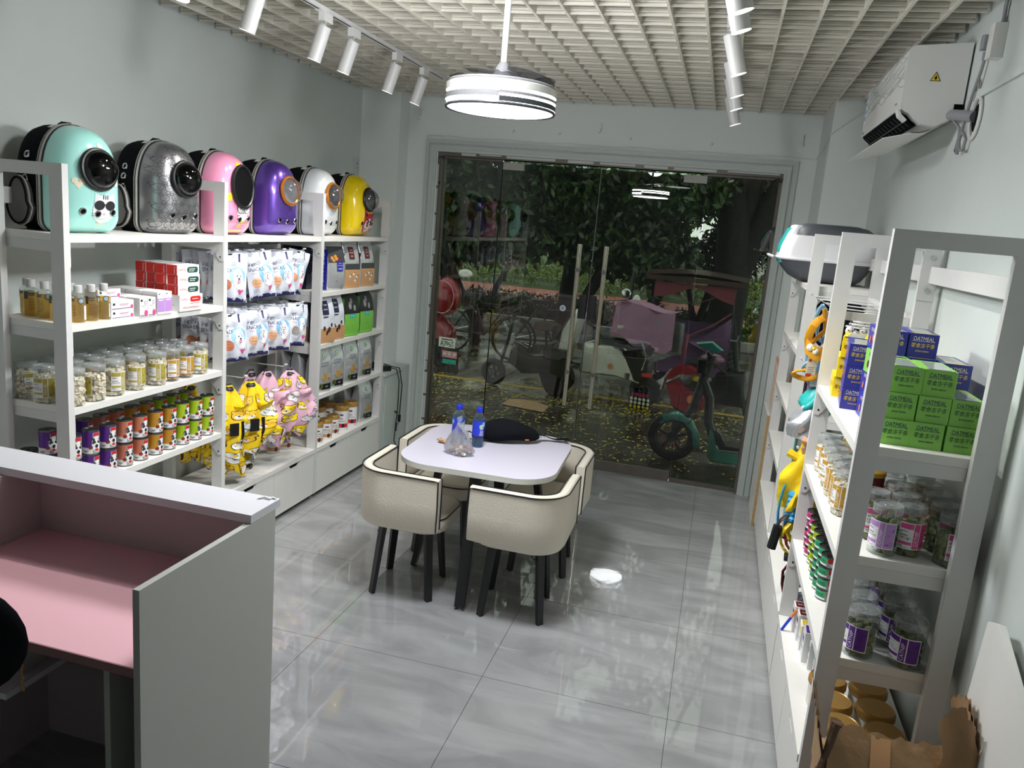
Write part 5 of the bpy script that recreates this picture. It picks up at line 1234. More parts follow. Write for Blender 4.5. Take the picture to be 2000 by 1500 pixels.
strap_thing('dog_leash', 'sky blue coiled dog leash hanging on the low near hook', 'leash', (.445, 3.57, lz-.06), 0,
            [('hand_loop', 'p_cyanblue', loop(-.035, .0, .030, .13, yy=.01), .008, .4), ('coil', 'p_cyanblue', [(.024*cos(k*.9), .024*sin(k*.9), -.05-.0038*k) for k in range(40)], .011, 1), ('clip', 'black_plastic', [(.02, 0, .01), (.025, 0, -.05)], .010, .7)])
strap_thing('dog_leash', 'red dog leash between the blue and yellow ones', 'leash', (.460, 3.60, lz-.10), 0, [('strap', 'p_red', loop(.0, .0, .035, .15, yy=.03), .007, .4), ('strap', 'p_red', [(0, 0, 0), (-.03, -.01, -.15), (-.045, 0, -.24)], .007, .4)])
strap_thing('dog_harness', 'bright yellow dog harness under the red leash', 'leash', (.460, 3.58, lz-.20), 0, [('strap', 'p_yellow', loop(.0, .0, .038, .07, yy=.03), .009, .5), ('strap', 'p_yellow', loop(-.01, -.05, .04, .08, yy=.04), .009, .5), ('strap', 'p_yellow', [(.02, -.02, -.02), (-.03, -.03, -.10), (.02, -.02, -.19)], .009, .5)])
strap_thing('dog_leash', 'black and dark red leash with padded grip hanging lowest', 'leash', (.445, 3.56, lz-.22), 0, [('strap', 'p_darkbrown', loop(-.01, .0, .05, .06, yy=.02), .008, .4), ('grip', 'black_plastic', [(-.055, 0, -.06), (-.07, 0, -.17)], .014, 1), ('strap', 'p_black', [(.03, 0, -.06), (.035, 0, -.15), (.02, 0, -.22), (.01, 0, -.30), (.02, 0, -.36)], .007, .5), ('strap', 'p_maroon', [(.02, 0, -.22), (-.005, 0, -.27), (0, 0, -.33), (.015, 0, -.38)], .006, .5), ('buckle', 'black_plastic', [(-.01, 0, -.20), (.05, 0, -.20)], .014, .6)])
cloth('pet_coat', 'large black padded pet coat hanging behind the second post', 'pet coat', (.60, 3.62, .985), 'black_fabric', .24, .30, .20, 2.7)
cloth('pet_coat', 'black pet coat with blue trim hanging above the bottom board', 'pet coat', (.56, 3.60, .66), 'black_fabric', .12, .18, .10, 6.1, [('leg', 'black_fabric', [(-.03, 0, -.10), (-.035, 0, -.17), (-.035, 0, -.22)], .022), ('leg', 'black_fabric', [(.02, 0, -.10), (.025, 0, -.20), (.025, 0, -.27)], .024), ('blue_trim', 'p_royal', [(-.055, -.02, -.07), (-.03, -.045, -.085), (.0, -.05, -.085)], .006)])
cloth('pet_coat', 'dark grey patterned pet coat folded on the bottom board', 'pet coat', (.56, 3.56, .43), 'p_darkgrey', .13, .078, .12, 7.7)
t = thing('cat_pad', 'white pleated mesh basket lying on the upper hook shelf', 'basket', (.62, 3.60, 1.635))
q = MB()
for k in range(6): q.tube([( .085*cos(a)*(1-.15*k), .05*sin(a)*(1-.15*k), .012*k) for a in [2*pi*j/18 for j in range(18)]], .004, 6, closed=True)
q.build('wire_ring', 'white_metal', t)
t = thing('black_bag', 'black soft bag lying under the far top shelf', 'bag', (.64, 4.62, 1.40)); q = MB(); q.grid(lambda a, v: (.15*cos(2*pi*a)*sin(pi*(v*.96+.02))**.5*(1+.05*sin(12*a)), .09*sin(2*pi*a)*sin(pi*(v*.96+.02))**.5, .31*v), 24, 12, closed_u=True); q.build('bag_body', 'black_fabric', t); q = MB(); q.tube([(-.06, -.02, .29), (-.05, -.04, .325), (.05, -.04, .325), (.06, -.02, .29)], .006, 6); q.build('bag_handle', 'black_fabric', t)
for i, (y, z, c) in enumerate([(4.60, SH[2], 'p_maroon'), (4.66, SH[2], 'p_navy'), (4.60, SH[3], 'p_teal'), (4.66, SH[3], 'p_grey')]):
    t = carton('boxed_toy', ['dark red tall carton at the far bay, upper', 'navy tall carton at the far bay, upper', 'teal tall carton at the far bay, lower', 'grey tall carton at the far bay, lower'][i], 'box', .05, .05, .20, c, lambda d, a, b_, c_: (d.patch(b_, -.018, .018, .10, .17, 0, 1, 1), d.text('PET', b_, (0, .06), .014, 0)), ['paper_white'], None, (.50+.06*(i % 2), y+.03, z))
t = thing('blue_pen', 'small orange and blue trinket hanging at the bottom board edge', 'trinket', (.462, 3.30, .40), 0, rot=(0, radians(25), 0)); q = MB(); q.tube([(0, 0, -.05), (0, 0, .02)], .006, 8); q.build('lower_half', 'p_royal', t); q = MB(); q.tube([(0, 0, .02), (0, 0, .06)], .006, 8); q.build('upper_half', 'p_orange', t)

# ---------------------------------------------------------------- reception counter
t = thing('reception_counter', 'white reception counter with pink inner desk and raised ledge', 'counter', (0, 0, 0))
mat('desk_inner', (190, 176, 178), .6)
MB().box(-2.60, -1.243, 1.945, 2.105, 1.012, 1.038).build('top_ledge', 'desk_white', t)
MB().box(-2.60, -1.262, 2.080, 2.098, 0.0, 1.011).build('front_panel', 'desk_inner', t)
q = MB(); q.prism([(1.478, 0), (2.079, 0), (2.079, 1.011), (1.478, 1.011)], lambda u, v, s: (s, u, v), -1.262, -1.243); q.build('end_panel', 'desk_side', t)
MB().box(-2.16, -2.142, 1.30, 2.079, 0.0, 1.011).build('end_panel', 'desk_inner', t)
q = MB(); q.box(-2.141, -1.263, 1.505, 2.079, .758, .781, 0); q.build('desk_surface', 'desk_pink', t)
MB().box(-2.141, -1.263, 1.500, 1.505, .757, .782).build('desk_edge_band', 'desk_pink_edge', t)
MB().box(-1.425, -1.407, 1.56, 2.079, 0.0, .757).build('divider_panel', 'desk_side', t)
q = MB(); q.box(-2.0, -1.705, 1.52, 1.80, .575, .593); q.build('keyboard_tray', 'desk_white', t)
MB().box(-1.76, -1.745, 1.60, 1.80, .593, .757).build('tray_hanger', 'desk_side', t)
q = MB()
for k in range(14): q.ball((-1.690+.003*sin(k*2), 1.56, .745-.012*k), (.005, .004, .007), 6, 4)
tag(q.build('bead_chain', 'p_tan'), 'short beige bead cord hanging under the pink desk', 'cord', kind='stuff')
q = MB(); q.tube([(-1.30, 2.07, 1.041), (-1.285, 2.085, 1.043), (-1.265, 2.08, 1.042), (-1.262, 2.095, 1.041), (-1.250, 2.09, 1.040)], .0035, 5); q.build('torn_film', 'paper_white', t)

# black swivel chair: only its backrest reaches into the frame
t = thing('office_chair', 'black padded office chair behind the counter, cut off by the frame edge', 'chair', (-1.60, 1.22, 0), radians(25))
q = MB(); q.ball((.02, 0, .93), (.20, .045, .155), 24, 14); q.build('backrest', 'black_fabric', t)
q = MB(); q.tube([(.02, .05, .80), (.0, .08, .62), (0, -.02, .46)], .018, 8); q.build('back_bar', 'black_plastic', t)
q = MB(); q.ball((0, -.20, .47), (.23, .23, .045), 24, 8); q.build('seat', 'black_fabric', t)
q = MB(); q.cyl((0, -.20, .10), (0, -.20, .44), .025, n=12); q.build('gas_lift', 'black_metal', t)
for k in range(5):
    a = 2*pi*k/5; q = MB(); q.tube([(0, -.20, .12), (.26*cos(a), -.20+.26*sin(a), .075)], .018, 8); q.build('base_arm', 'black_plastic', t)
    q = MB(); q.cyl((.26*cos(a)-.012, -.20+.26*sin(a), .028), (.26*cos(a)+.012, -.20+.26*sin(a), .028), .028, n=12); q.build('castor', 'black_plastic', t)

# ---------------------------------------------------------------- square table and four tub chairs
t = thing('cafe_table', 'square white table with rounded corners and splayed black legs', 'table', (-1.075, 3.93, 0), radians(2))
pts = rrect(.405, .428, .20, 10)
q = MB(); q.prism(pts, lambda u, v, s: (u, v, s), .722, .7495, 0, True); q.m = [1 if k < len(pts) else 0 for k in range(len(q.m))]; q.build('tabletop', ['table_white', 'table_edge'], t)
for (dx, dy) in ((-1, 0), (1, 0), (0, -1), (0, 1)):
    px, py = -dy, dx; a = (.25*dx, .25*dy, .72); b = (.385*dx, .385*dy, .018); q = MB()
    def leg(p, z, w, d): return [(p[0]+px*sw*w+dx*sd*d, p[1]+py*sw*w+dy*sd*d, z) for sw, sd in ((-1, -1), (1, -1), (1, 1), (-1, 1))]
    q.add(leg(b, .018, .026, .013)+leg(a, .72, .028, .018), [(0, 1, 5, 4), (1, 2, 6, 5), (2, 3, 7, 6), (3, 0, 4, 7), (3, 2, 1, 0), (4, 5, 6, 7)]); lg = q.build('leg', 'black_metal', t)
    q = MB(); q.cyl((b[0], b[1], 0), (b[0], b[1], .008), .016, n=12); q.cyl((b[0], b[1], .008), (b[0], b[1], .02), .006, n=8); q.build('glide_foot', 'chrome', lg)
q = MB(); q.box(-.26, .26, -.012, .012, .695, .72); q.box(-.012, .012, -.26, .26, .695, .72); q.build('under_frame', 'black_metal', t)

def back_path(s, off):
    """L-shaped plan with a wide rounded corner at (-,-); s 0..1; off: inward offset"""
    h = .245-off; r = .17-off; e = .215; Ls = (e+h-r); La = pi/2*r; T = 2*Ls+La; d = s*T
    if d < Ls: return (-h, e-d), (-1, 0)
    if d < Ls+La: a = pi+(d-Ls)/r; return (-h+r+r*cos(a), -h+r+r*sin(a)), (cos(a), sin(a))
    d -= Ls+La; return (-h+r+d, -h), (0, -1)
def make_chair(label):
    t = thing('tub_chair', label, 'chair', (0, 0, 0), 0, 'cream tub chairs around the table')
    Z0, Z1, TH = .415, .690, .052
    def zb(s): return Z0 - .020*sin(pi*s)**1.0 + .0
    def prof(s, k):
        # closed cross-section: k 0..1 around; returns (offset inward, z)
        c = [(0.012, zb(s)+.002), (0, zb(s)+.02), (0, .55), (0, Z1-.012), (.012, Z1), (TH-.012, Z1), (TH, Z1-.012), (TH, .55), (TH, zb(s)+.02), (TH-.012, zb(s)+.002)]
        return c[k % 10]
    q = MB(); NS = 36
    for i in range(NS+1):
        for k in range(10):
            off, z = prof(i/NS, k); (x, y), _ = back_path(i/NS, off); q.v.append((x, y, z))
    for i in range(NS):
        for k in range(10): q.f.append((i*10+k, (i+1)*10+k, (i+1)*10+(k+1) % 10, i*10+(k+1) % 10)); q.m.append(0); q.sm.append(True)
    q.f.append(tuple(range(10))); q.m.append(0); q.sm.append(False); q.f.append(tuple(NS*10+k for k in range(9, -1, -1))); q.m.append(0); q.sm.append(False)
    bk = q.build('backrest', 'cream_leather', t, sharp=40)
    for off, zt in ((.002, Z1-.004), (TH-.002, Z1-.004)):
        top = [(*back_path(i/NS, off-.003 if off < .01 else off+.003)[0], zt) for i in range(NS+1)]
        pth = [(top[0][0], top[0][1]+.003, zb(0)+.01), (top[0][0], top[0][1]+.003, .56)] + top + [(top[-1][0]+.003, top[-1][1], .56), (top[-1][0]+.003, top[-1][1], zb(1)+.01)]
        q = MB(); q.tube(pth, .0036, 6); q.build('piping', 'black_plastic', bk)
    q = MB(); sp = rrect(.205, .205, .12, 8)
    secs = [(.372, .93), (.385, .985), (.42, 1.0), (.445, .985), (.455, .95), (.460, .85)]
    for z, k in secs: q.v.extend([(x*k+.018, y*k+.018, z) for x, y in sp])
    n = len(sp)
    for j in range(len(secs)-1):
        for i in range(n): q.f.append((j*n+i, j*n+(i+1) % n, (j+1)*n+(i+1) % n, (j+1)*n+i)); q.m.append(0); q.sm.append(True)
    q.f.append(tuple(range(n-1, -1, -1))); q.m.append(0); q.sm.append(False); q.f.append(tuple((len(secs)-1)*n+i for i in range(n))); q.m.append(0); q.sm.append(True)
    st_ = q.build('seat', 'cream_leather', t, sharp=50)
    q = MB(); q.tube([(x*.985+.018, y*.985+.018, .447) for x, y in sp], .0036, 6, closed=True); q.build('piping', 'black_plastic', st_)
    for k in range(4):
        a = radians(45+90*k+6); ax, ay = .165*cos(a), .165*sin(a); bx, by = .215*cos(a), .215*sin(a); q = MB()
        ux, uy = cos(a), sin(a); vx, vy = -uy, ux
        def lg(cx, cy, z, w, d): return [(cx+vx*w*i+ux*d*j, cy+vy*w*i+uy*d*j, z) for i, j in ((-1, -1), (1, -1), (1, 1), (-1, 1))]
        q.add(lg(bx, by, 0.0, .017, .010)+lg(ax, ay, .40, .022, .013), [(0, 1, 5, 4), (1, 2, 6, 5), (2, 3, 7, 6), (3, 0, 4, 7), (3, 2, 1, 0), (4, 5, 6, 7)]); q.build('leg', 'black_metal', t)
    q = MB(); q.box(-.13, .13, -.13, .13, .366, .374); q.tube([(-.12, -.12, .37), (-.125, -.09, .34), (-.135, -.13, .33)], .004, 5); q.build('seat_frame', 'black_metal', t)
    return t
instances([((-1.405, 3.700, 0), 0, 'cream tub chair with black piping at the near left corner of the table'), ((-.815, 3.700, 0), radians(90), 'cream tub chair with black piping at the near right corner of the table'),
           ((-.815, 4.275, 0), radians(180), 'cream tub chair at the far right corner of the table'), ((-1.405, 4.275, 0), radians(270), 'cream tub chair at the far left corner, tucked under the table')] and
          [(l, r, s, 'cream tub chairs around the table') for l, r, s in [((-1.405, 3.700, 0), 0, 'cream tub chair with black piping at the near left corner of the table'), ((-.815, 3.700, 0), radians(90), 'cream tub chair with black piping at the near right corner of the table'),
           ((-.815, 4.275, 0), radians(180), 'cream tub chair at the far right corner of the table'), ((-1.405, 4.275, 0), radians(270), 'cream tub chair at the far left corner, tucked under the table')]], lambda: make_chair('x'))

# ---- things on the table
TZ = .7497
def make_water(label):
    t = thing('water_bottle', label, 'bottle'); R = .032
    b = MB(); b.lathe([(0, .001), (R*.8, .001), (R, .008), (R, .04), (R*.95, .05), (R, .06), (R, .15), (R*.92, .165), (R*.5, .185), (R*.42, .192)], 24); b.build('bottle_body', 'clear_pet', t)
    b = MB(); b.lathe([(0, .004), (R*.9, .005), (R*.94, .14), (R*.85, .158), (0, .158)], 20); b.build('bottle_contents', 'water_blue', t)
    b = MB(); F = cylmap(R, .0010); F2 = cylmap(R, .0016); F3 = cylmap(R, .002); b.patch(F, -pi*R, pi*R, .055, .148, 0, 30, 1); b.patch(F2, -pi*R, pi*R, .055, .066, 4, 30, 1)
    for a in (-.05, .03): b.disc(F2, (a+.012, .128), .013, 2, 14, 1, ry=.014); b.disc(F2, (a-.004, .118), .010, 3, 14, 1); b.text('脉动', F3, (a, .098), .022, 1, rot=-pi/2, w=.060)
    b.build('bottle_label', ['p_royal', 'paper_white', 'p_skyblue', 'p_grassgreen', 'ink_navy'], t)
    b = MB(); b.lathe([(R*.50, .190), (R*.52, .192), (R*.52, .214), (R*.46, .217), (0, .217)], 20); b.build('bottle_cap', 'bottle_cap_blue', t); return t
mat('bottle_cap_blue', (24, 44, 190), .35)
instances([((-1.262, 3.93, TZ), radians(-70), 'blue-capped water bottle half hidden by the plastic bag', 'blue-capped bottles on the table'), ((-1.150, 3.935, TZ), radians(-95), 'blue-capped water bottle beside the black waist bag', 'blue-capped bottles on the table')], lambda: make_water('x'))
t = thing('plastic_bag', 'thin clear carrier bag of bread pieces standing on the table', 'bag', (-1.190, 3.755, TZ), radians(-15))
def pbf(a, v):
    th = 2*pi*a; prof = [(0, .60), (.06, .98), (.22, 1.05), (.42, .86), (.62, .60), (.78, .36), (.88, .20), (1.0, .14)]
    for k in range(len(prof)-1):
        if prof[k][0] <= v <= prof[k+1][0]: r = prof[k][1]+(prof[k+1][1]-prof[k][1])*(v-prof[k][0])/(prof[k+1][0]-prof[k][0])
    r *= 1+.09*sin(5*th+7*v)+.07*sin(11*th-9*v)+.04*sin(17*th+20*v)
    return (.074*r*cos(th)-.012*v, .055*r*sin(th), .165*v+.001)
q = MB(); q.grid(pbf, 48, 22, closed_u=True); q.build('bag_film', 'thin_bag', t, sharp=80)
q = MB(); q.grid(lambda a, b: (.030+.030*a-.025*b+.012*sin(b*5), -.012+.02*sin(a*5+b*4), .125-.045*a+.05*b), 6, 8); q.grid(lambda a, b: (-.040+.03*a+.012*b, .01+.012*sin(a*6+b*5), .145+.045*b+.02*a), 6, 6); q.build('bag_handle', 'thin_bag', t)
q = MB(); rr2 = random.Random(2)
for k in range(26):
    T = Matrix.Rotation(rr2.uniform(0, 6), 3, 'Z'); q.ball((rr2.uniform(-.048, .048), rr2.uniform(-.030, .030), .010+rr2.uniform(0, .038)), (rr2.uniform(.008, .018), rr2.uniform(.007, .013), rr2.uniform(.006, .010)), 8, 5, k % 3, T)
q.build('bread_pieces', ['p_cream', 'p_tan', 'p_orange'], t, kind='stuff')
q = MB(); rr2 = random.Random(9)
q.grid(lambda a, b: (.05*(a-.5)+.006*sin(9*b), .035*(b-.5)+.005*sin(8*a), .012+.012*abs(sin(7*a+4*b))+.010*sin(5*b+3*a)**2), 8, 8)
tag(q.build('crumpled_wrapper', 'p_tan', loc=(-1.337, 3.895, TZ-.008)), 'small crumpled tan wrapper left of the plastic bag', 'wrapper')
# waist bag with strap running off the table
t = thing('waist_bag', 'black fabric waist bag lying across the back of the table', 'bag', (-1.02, 4.13, TZ), radians(23))
def wb(a, v):
    th = 2*pi*a; x = -.20+.36*v; r = sin(pi*min(1, max(0, v*.97+.015)))**.55; d = .072*r*(1+.08*sin(9*v+3*th)); h = .062*r*(1+.12*sin(7*v))
    return (x, d*cos(th)-.02*sin(2*v), .040+max(-.0385, h*sin(th)+.030*sin(pi*v)))
q = MB(); q.grid(wb, 24, 22, closed_u=True); q.build('pouch_body', 'black_fabric', t, sharp=80)
q = MB(); q.grid(lambda a, b: (.14+.20*a, .0+.030*(b-.5)*(1+1.4*(a > .55)*(a-.55)*2)+.03*sin(a*3), .035-.02*a+.008*sin(8*a)), 14, 3); q.build('strap', 'black_fabric', t)
q = MB(); q.grid(lambda a, b: (-.20-.09*a, -.01+.03*(b-.5), .03+.02*sin(4*a)), 6, 2); q.build('strap', 'black_fabric', t)
q = MB(); q.rbox((.17, .015, .036), (.018, .04, .012)); q.rbox((.195, .018, .034), (.006, .036, .012)); q.build('buckle', 'chrome', t)
q = MB(); q.tube([(-.12, -.058, .05), (0, -.070, .052), (.10, -.058, .045)], .003, 5); q.build('zip', 'p_darkgrey', t)
q = MB(); q.rbox((.085, -.064, .03), (.022, .003, .006)); q.build('small_tag', 'p_orange', t)

# ---------------------------------------------------------------- corner clutter near the door
t = thing('low_cabinet', 'old white low cabinet in the corner left of the glass doors', 'cabinet', (0, 0, 0))
MB().box(WLX+.01, -2.470, 5.685, 6.020, .02, .665).build('cabinet_body', 'trim_white', t)
MB().box(WLX+.005, -2.455, 5.675, 6.022, .665, .69).build('cabinet_top', 'trim_white', t)
MB().box(-2.590, -2.462, 6.024, 6.185, .0, .688).build('side_board', 'trim_white', t)
MB().box(-2.469, -2.462, 5.71, 6.00, .05, .64).build('cabinet_door', 'trim_white', t)
t = thing('power_strip', 'black charger box with cables on top of the low cabinet', 'charger', (-2.56, 5.83, .690), radians(-35))
MB().rbox((0, 0, .022), (.19, .075, .042), r=.008).build('charger_body', 'black_plastic', t)
q = MB(); 
for k in range(2): q.rbox((-.03+.05*k, 0, .0435), (.022, .022, .002))
q.build('socket', 'paper_white', t)
q = MB(); q.tube([(-2.50, 5.80, .72), (-2.44, 5.86, .70), (-2.43, 5.90, .60), (-2.44, 5.93, .45), (-2.45, 5.95, .34), (-2.44, 5.90, .325), (-2.445, 5.88, .345), (-2.44, 5.93, .33), (-2.45, 5.93, .24), (-2.44, 5.90, .20), (-2.43, 5.86, .10), (-2.40, 5.90, .01)], .0045, 6)
q.tube([(-2.50, 5.82, .725), (-2.445, 5.93, .70), (-2.43, 5.97, .55), (-2.44, 5.98, .36), (-2.44, 5.975, .30)], .0045, 6); q.rbox((-2.44, 5.975, .265), (.022, .022, .06), r=.005); q.cyl((-2.44, 5.915, .24), (-2.44, 5.91, .17), .009, n=8)
tc_ = thing('loose_cables', 'black power cords hanging down the side of the low cabinet', 'cable', (0, 0, 0)); q.build('power_cord', 'black_plastic', tc_)
t = thing('wall_socket', 'white wall socket above the far end of the left shelves', 'socket', (WLX, 5.965, 2.28))
MB().rbox((.005, 0, 0), (.010, .086, .12), r=.003).build('face_plate', 'trim_white', t); q = MB(); q.rbox((.0105, -.01, .015), (.002, .004, .012)); q.rbox((.0105, .01, .015), (.002, .004, .012)); q.rbox((.0105, 0, -.02), (.002, .005, .010)); q.build('socket_slots', 'black_gap', t)
t = thing('leaning_panel', 'white chipboard panel standing beside the far right shelf end', 'panel', (0, 0, 0))
MB().box(.424, .442, 5.553, 6.03, .0, .80).build('panel_face', 'white_board', t); MB().box(.424, .442, 5.546, 5.553, .0, .80).build('raw_edge', 'chipboard', t)
t = thing('orange_grid_panel', 'orange panel with pale grid leaning behind the far right post', 'panel', (.452, 5.54, .80), 0, rot=(radians(6), 0, 0))
MB().box(-.006, .006, .012, .34, 0.002, .34).build('panel_sheet', 'p_salmon', t); q = MB()
for k in range(6): q.box(-.008, -.006, .02+.055*k, .024+.055*k, .005, .335); q.box(-.008, -.006, .015, .335, .01+.058*k, .014+.058*k)
q.build('pale_grid', 'cream_leather', t)

# near right corner: torn cardboard box and leaning white board
t = thing('cardboard_box', 'torn open brown cardboard box in the near right corner', 'box', (.615, 2.17, .068))
def tear(x, amp=.012, s=0): return amp*(sin(37*x+s)+.6*sin(83*x+s*2)+.4*sin(151*x))
q = MB(); q.box(-.165, .165, -.12, .12, -.068, .46); q.build('box_body', 'cardboard', t)
q = MB(); q.grid(lambda a, b: (-.175+.33*a, -.125-.020*sin(pi*b)+.05*b*b, .40+.245*b+(tear(a, .006) if b > .95 else 0)-.02*sin(pi*a)*b), 24, 10)
q.grid(lambda a, b: (-.175+.33*a, -.119-.020*sin(pi*b)+.05*b*b, .40+.243*b+(tear(a, .006) if b > .95 else 0)-.02*sin(pi*a)*b), 24, 10); q.build('front_flap', 'cardboard', t)
q = MB(); 
for o_ in (0, .006): q.grid(lambda a, b: (.150+.030*sin(pi*b)+o_, -.11+.20*a, .40+(.36-.10*abs(a-.35))*b+(tear(a, .008, 2) if b > .95 else 0)), 12, 10)
q.grid(lambda a, b: (.085+.085*a+.012*sin(5*b), -.112+.010*sin(6*a), .58+(.20-.12*abs(a-.5))*b+(tear(a, .006, 4) if b > .9 else 0)), 10, 8); q.build('right_flap', 'cardboard', t)
q = MB()
for o_ in (0, -.006): q.grid(lambda a, b: (-.168-.035*b*b+o_, -.12+.22*a, .42+(.20+.06*a)*b+(tear(a, .012, 1) if b > .9 else 0)), 14, 8)
q.build('left_flap', 'cardboard', t)
q = MB(); q.tube([(-.178, -.118, .42), (-.188, -.12, .50), (-.176, -.112, .57), (-.165, -.10, .648), (-.150, -.095, .642)], [.010, .013, .010, .014, .008], 7); q.tube([(-.19, -.10, .38), (-.196, -.10, .45), (-.186, -.09, .50)], [.008, .012, .007], 6); q.build('torn_edge', 'cardboard_dark', t)
q = MB(); q.grid(lambda a, b: (-.07+.05*a, -.1295-.020*sin(pi*b)+.05*b*b, .405+.235*b-.02*sin(pi*(.3+.15*a))*b), 3, 10); q.build('packing_tape', 'p_tan', t)
t = thing('white_board_offcut', 'white melamine board leaning on the right wall at the frame edge', 'board', (0, 0, 0))
q = MB(); q.prism([(2.30, .02), (2.185, 1.03), (2.115, 1.055), (1.10, .62), (1.10, 0.02)], lambda u, v, s: (.800+s-(.0), u, v), -.009, .009); q.build('board_sheet', 'white_board', t)

# ---------------------------------------------------------------- fan lamp
t = thing('ceiling_fan_light', 'round white ceiling fan lamp with folded clear blades', 'ceiling lamp', (FAN[0], FAN[1], 0))
R = .212
q = MB(); q.lathe([(0, 2.362), (R*.90, 2.362), (R*.965, 2.366), (R*.975, 2.372)], 48); q.build('diffuser', 'lamp_glow', t)
q = MB(); q.lathe([(R*.975, 2.364), (R*1.01, 2.362), (R*1.02, 2.368), (R*1.01, 2.374), (R*.975, 2.374)], 48); q.build('bottom_rim', 'p_darkgrey', t)
q = MB(); q.lathe([(R*.985, 2.374), (R*.99, 2.410)], 64); q.build('lower_light_strip', 'strip_glow', t)
q = MB(); ang = lambda u: 2*pi*u
q.grid(lambda a, b: (R*1.012*cos(-pi*.42+pi*1.05*a), R*1.012*sin(-pi*.42+pi*1.05*a), 2.374+.020*b), 30, 1); q.build('dark_band', 'p_darkgrey', t)
q = MB(); q.grid(lambda a, b: (R*1.012*cos(pi*.63+pi*.95*a), R*1.012*sin(pi*.63+pi*.95*a), 2.390+.022*b), 30, 1)
q.grid(lambda a, b: (R*1.012*cos(-pi*.42+pi*1.05*a), R*1.012*sin(-pi*.42+pi*1.05*a), 2.402+.012*b), 30, 1); q.build('middle_band', 'p_grey', t)
q = MB(); q.lathe([(R*.99, 2.412), (R*.985, 2.424)], 64); q.build('upper_light_strip', 'strip_glow', t)
q = MB(); q.lathe([(R*.96, 2.422), (R*1.01, 2.424), (R*1.015, 2.450), (R*.98, 2.454)], 64); q.build('upper_band', 'white_plastic', t)
q = MB(); q.lathe([(R*.98, 2.453), (R*.99, 2.458), (R*.97, 2.464), (0, 2.466)], 48); q.build('top_cover', 'p_grey', t)
for k in range(4):
    q = MB(); a0 = k*pi/2+.4
    q.grid(lambda a, b: ((R*(1.0-.05*sin(3*a))-(.085+.03*sin(pi*a))*b)*cos(a0+1.9*a), (R*(1.0-.05*sin(3*a))-(.085+.03*sin(pi*a))*b)*sin(a0+1.9*a), 2.470+.028*(1-a)+.012*sin(pi*b)), 20, 4); q.build('blade', 'fan_blade', t)
q = MB(); q.lathe([(.085, 2.466), (.080, 2.478), (.040, 2.492), (.028, 2.525), (.015, 2.545), (0, 2.546)], 24); q.build('motor_cone', 'p_grey', t)
q = MB(); q.cyl((0, 0, 2.54), (0, 0, 3.0), .0125, n=14); q.build('down_rod', 'white_metal', t)
q = MB(); q.rbox((-.03, -.16, 2.885), (.14, .05, .02)); q.build('mount_box', 'white_plastic', t)

t = thing('fill_globe', 'added fill-light globe above the view, in front of the fan lamp', 'ceiling lamp', (-0.95, 2.52, .12))  # added fixture around the fill light, just out of view
q = MB(); q.ball((0, 0, 2.62), .115, 24, 16); q.build('globe', 'fill_globe_clear', t)
q = MB(); q.cyl((0, 0, 2.73), (0, 0, 2.755), .022, n=14); q.cyl((0, 0, 2.75), (0, 0, 2.77), .003, n=6); q.build('lamp_holder', 'white_plastic', t)
# ---------------------------------------------------------------- track lighting
def rail(x, y0, y1, z, label):
    t = thing('lighting_track', label, 'lighting track', (0, 0, 0))
    MB().box(x-.017, x+.017, y0, y1, z, z+.018).build('rail', 'white_metal', t); q = MB(); q.box(x-.004, x+.004, y0+.02, y1-.02, z-.001, z); q.build('rail_slot', 'black_gap', t)
    for yy in (y0+.4, (y0+y1)/2, y1-.3): MB().rbox((x, yy, z+.006), (.04, .06, .022)).build('clip', 'white_plastic', t)
rail(LTX, 1.9, 5.22, 2.832, 'white lighting track under the ceiling above the left shelves')
rail(RTX-.0, 1.8, 5.35, 2.832, 'white lighting track under the ceiling above the right shelves')
def spot(a, tgt, label, grp):
    d = (tgt-a).normalized(); t = thing('track_spotlight', label, 'spotlight', tuple(a), 0, grp)
    q = MB(); q.rbox((0, 0, 2.832-a.z-.022), (.030, .085, .042)); q.build('adaptor', 'white_plastic', t)
    q = MB(); q.cyl((0, .0, 2.81-a.z), (0, 0, 0), .006, n=8); q.rbox(tuple(d*.03), (.012, .030, .050)); q.build('swivel_arm', 'white_metal', t)
    p0 = d*.015; p1 = d*.175
    q = MB(); q.cyl(p0, p1, .0325, n=24, caps=False); q.cyl(p0-d*.001, p0, .0325, n=24); q.build('lamp_housing', 'white_metal', t)
    q = MB(); q.cyl(p1-d*.012, p1-d*.010, .030, n=20); q.build('lens', 'spot_glow', t)
nm_ = ['nearest', 'second', 'third', 'fourth', 'fifth', 'farthest']
for i, (a, b_) in enumerate(LAIM): spot(a, b_, 'white cylinder spotlight on the left track, %s from the camera' % nm_[i], 'spotlights on the left track')
for i, (a, b_) in enumerate(RAIM): spot(a, b_, 'white cylinder spotlight on the right track, %s from the camera' % nm_[i], 'spotlights on the right track')

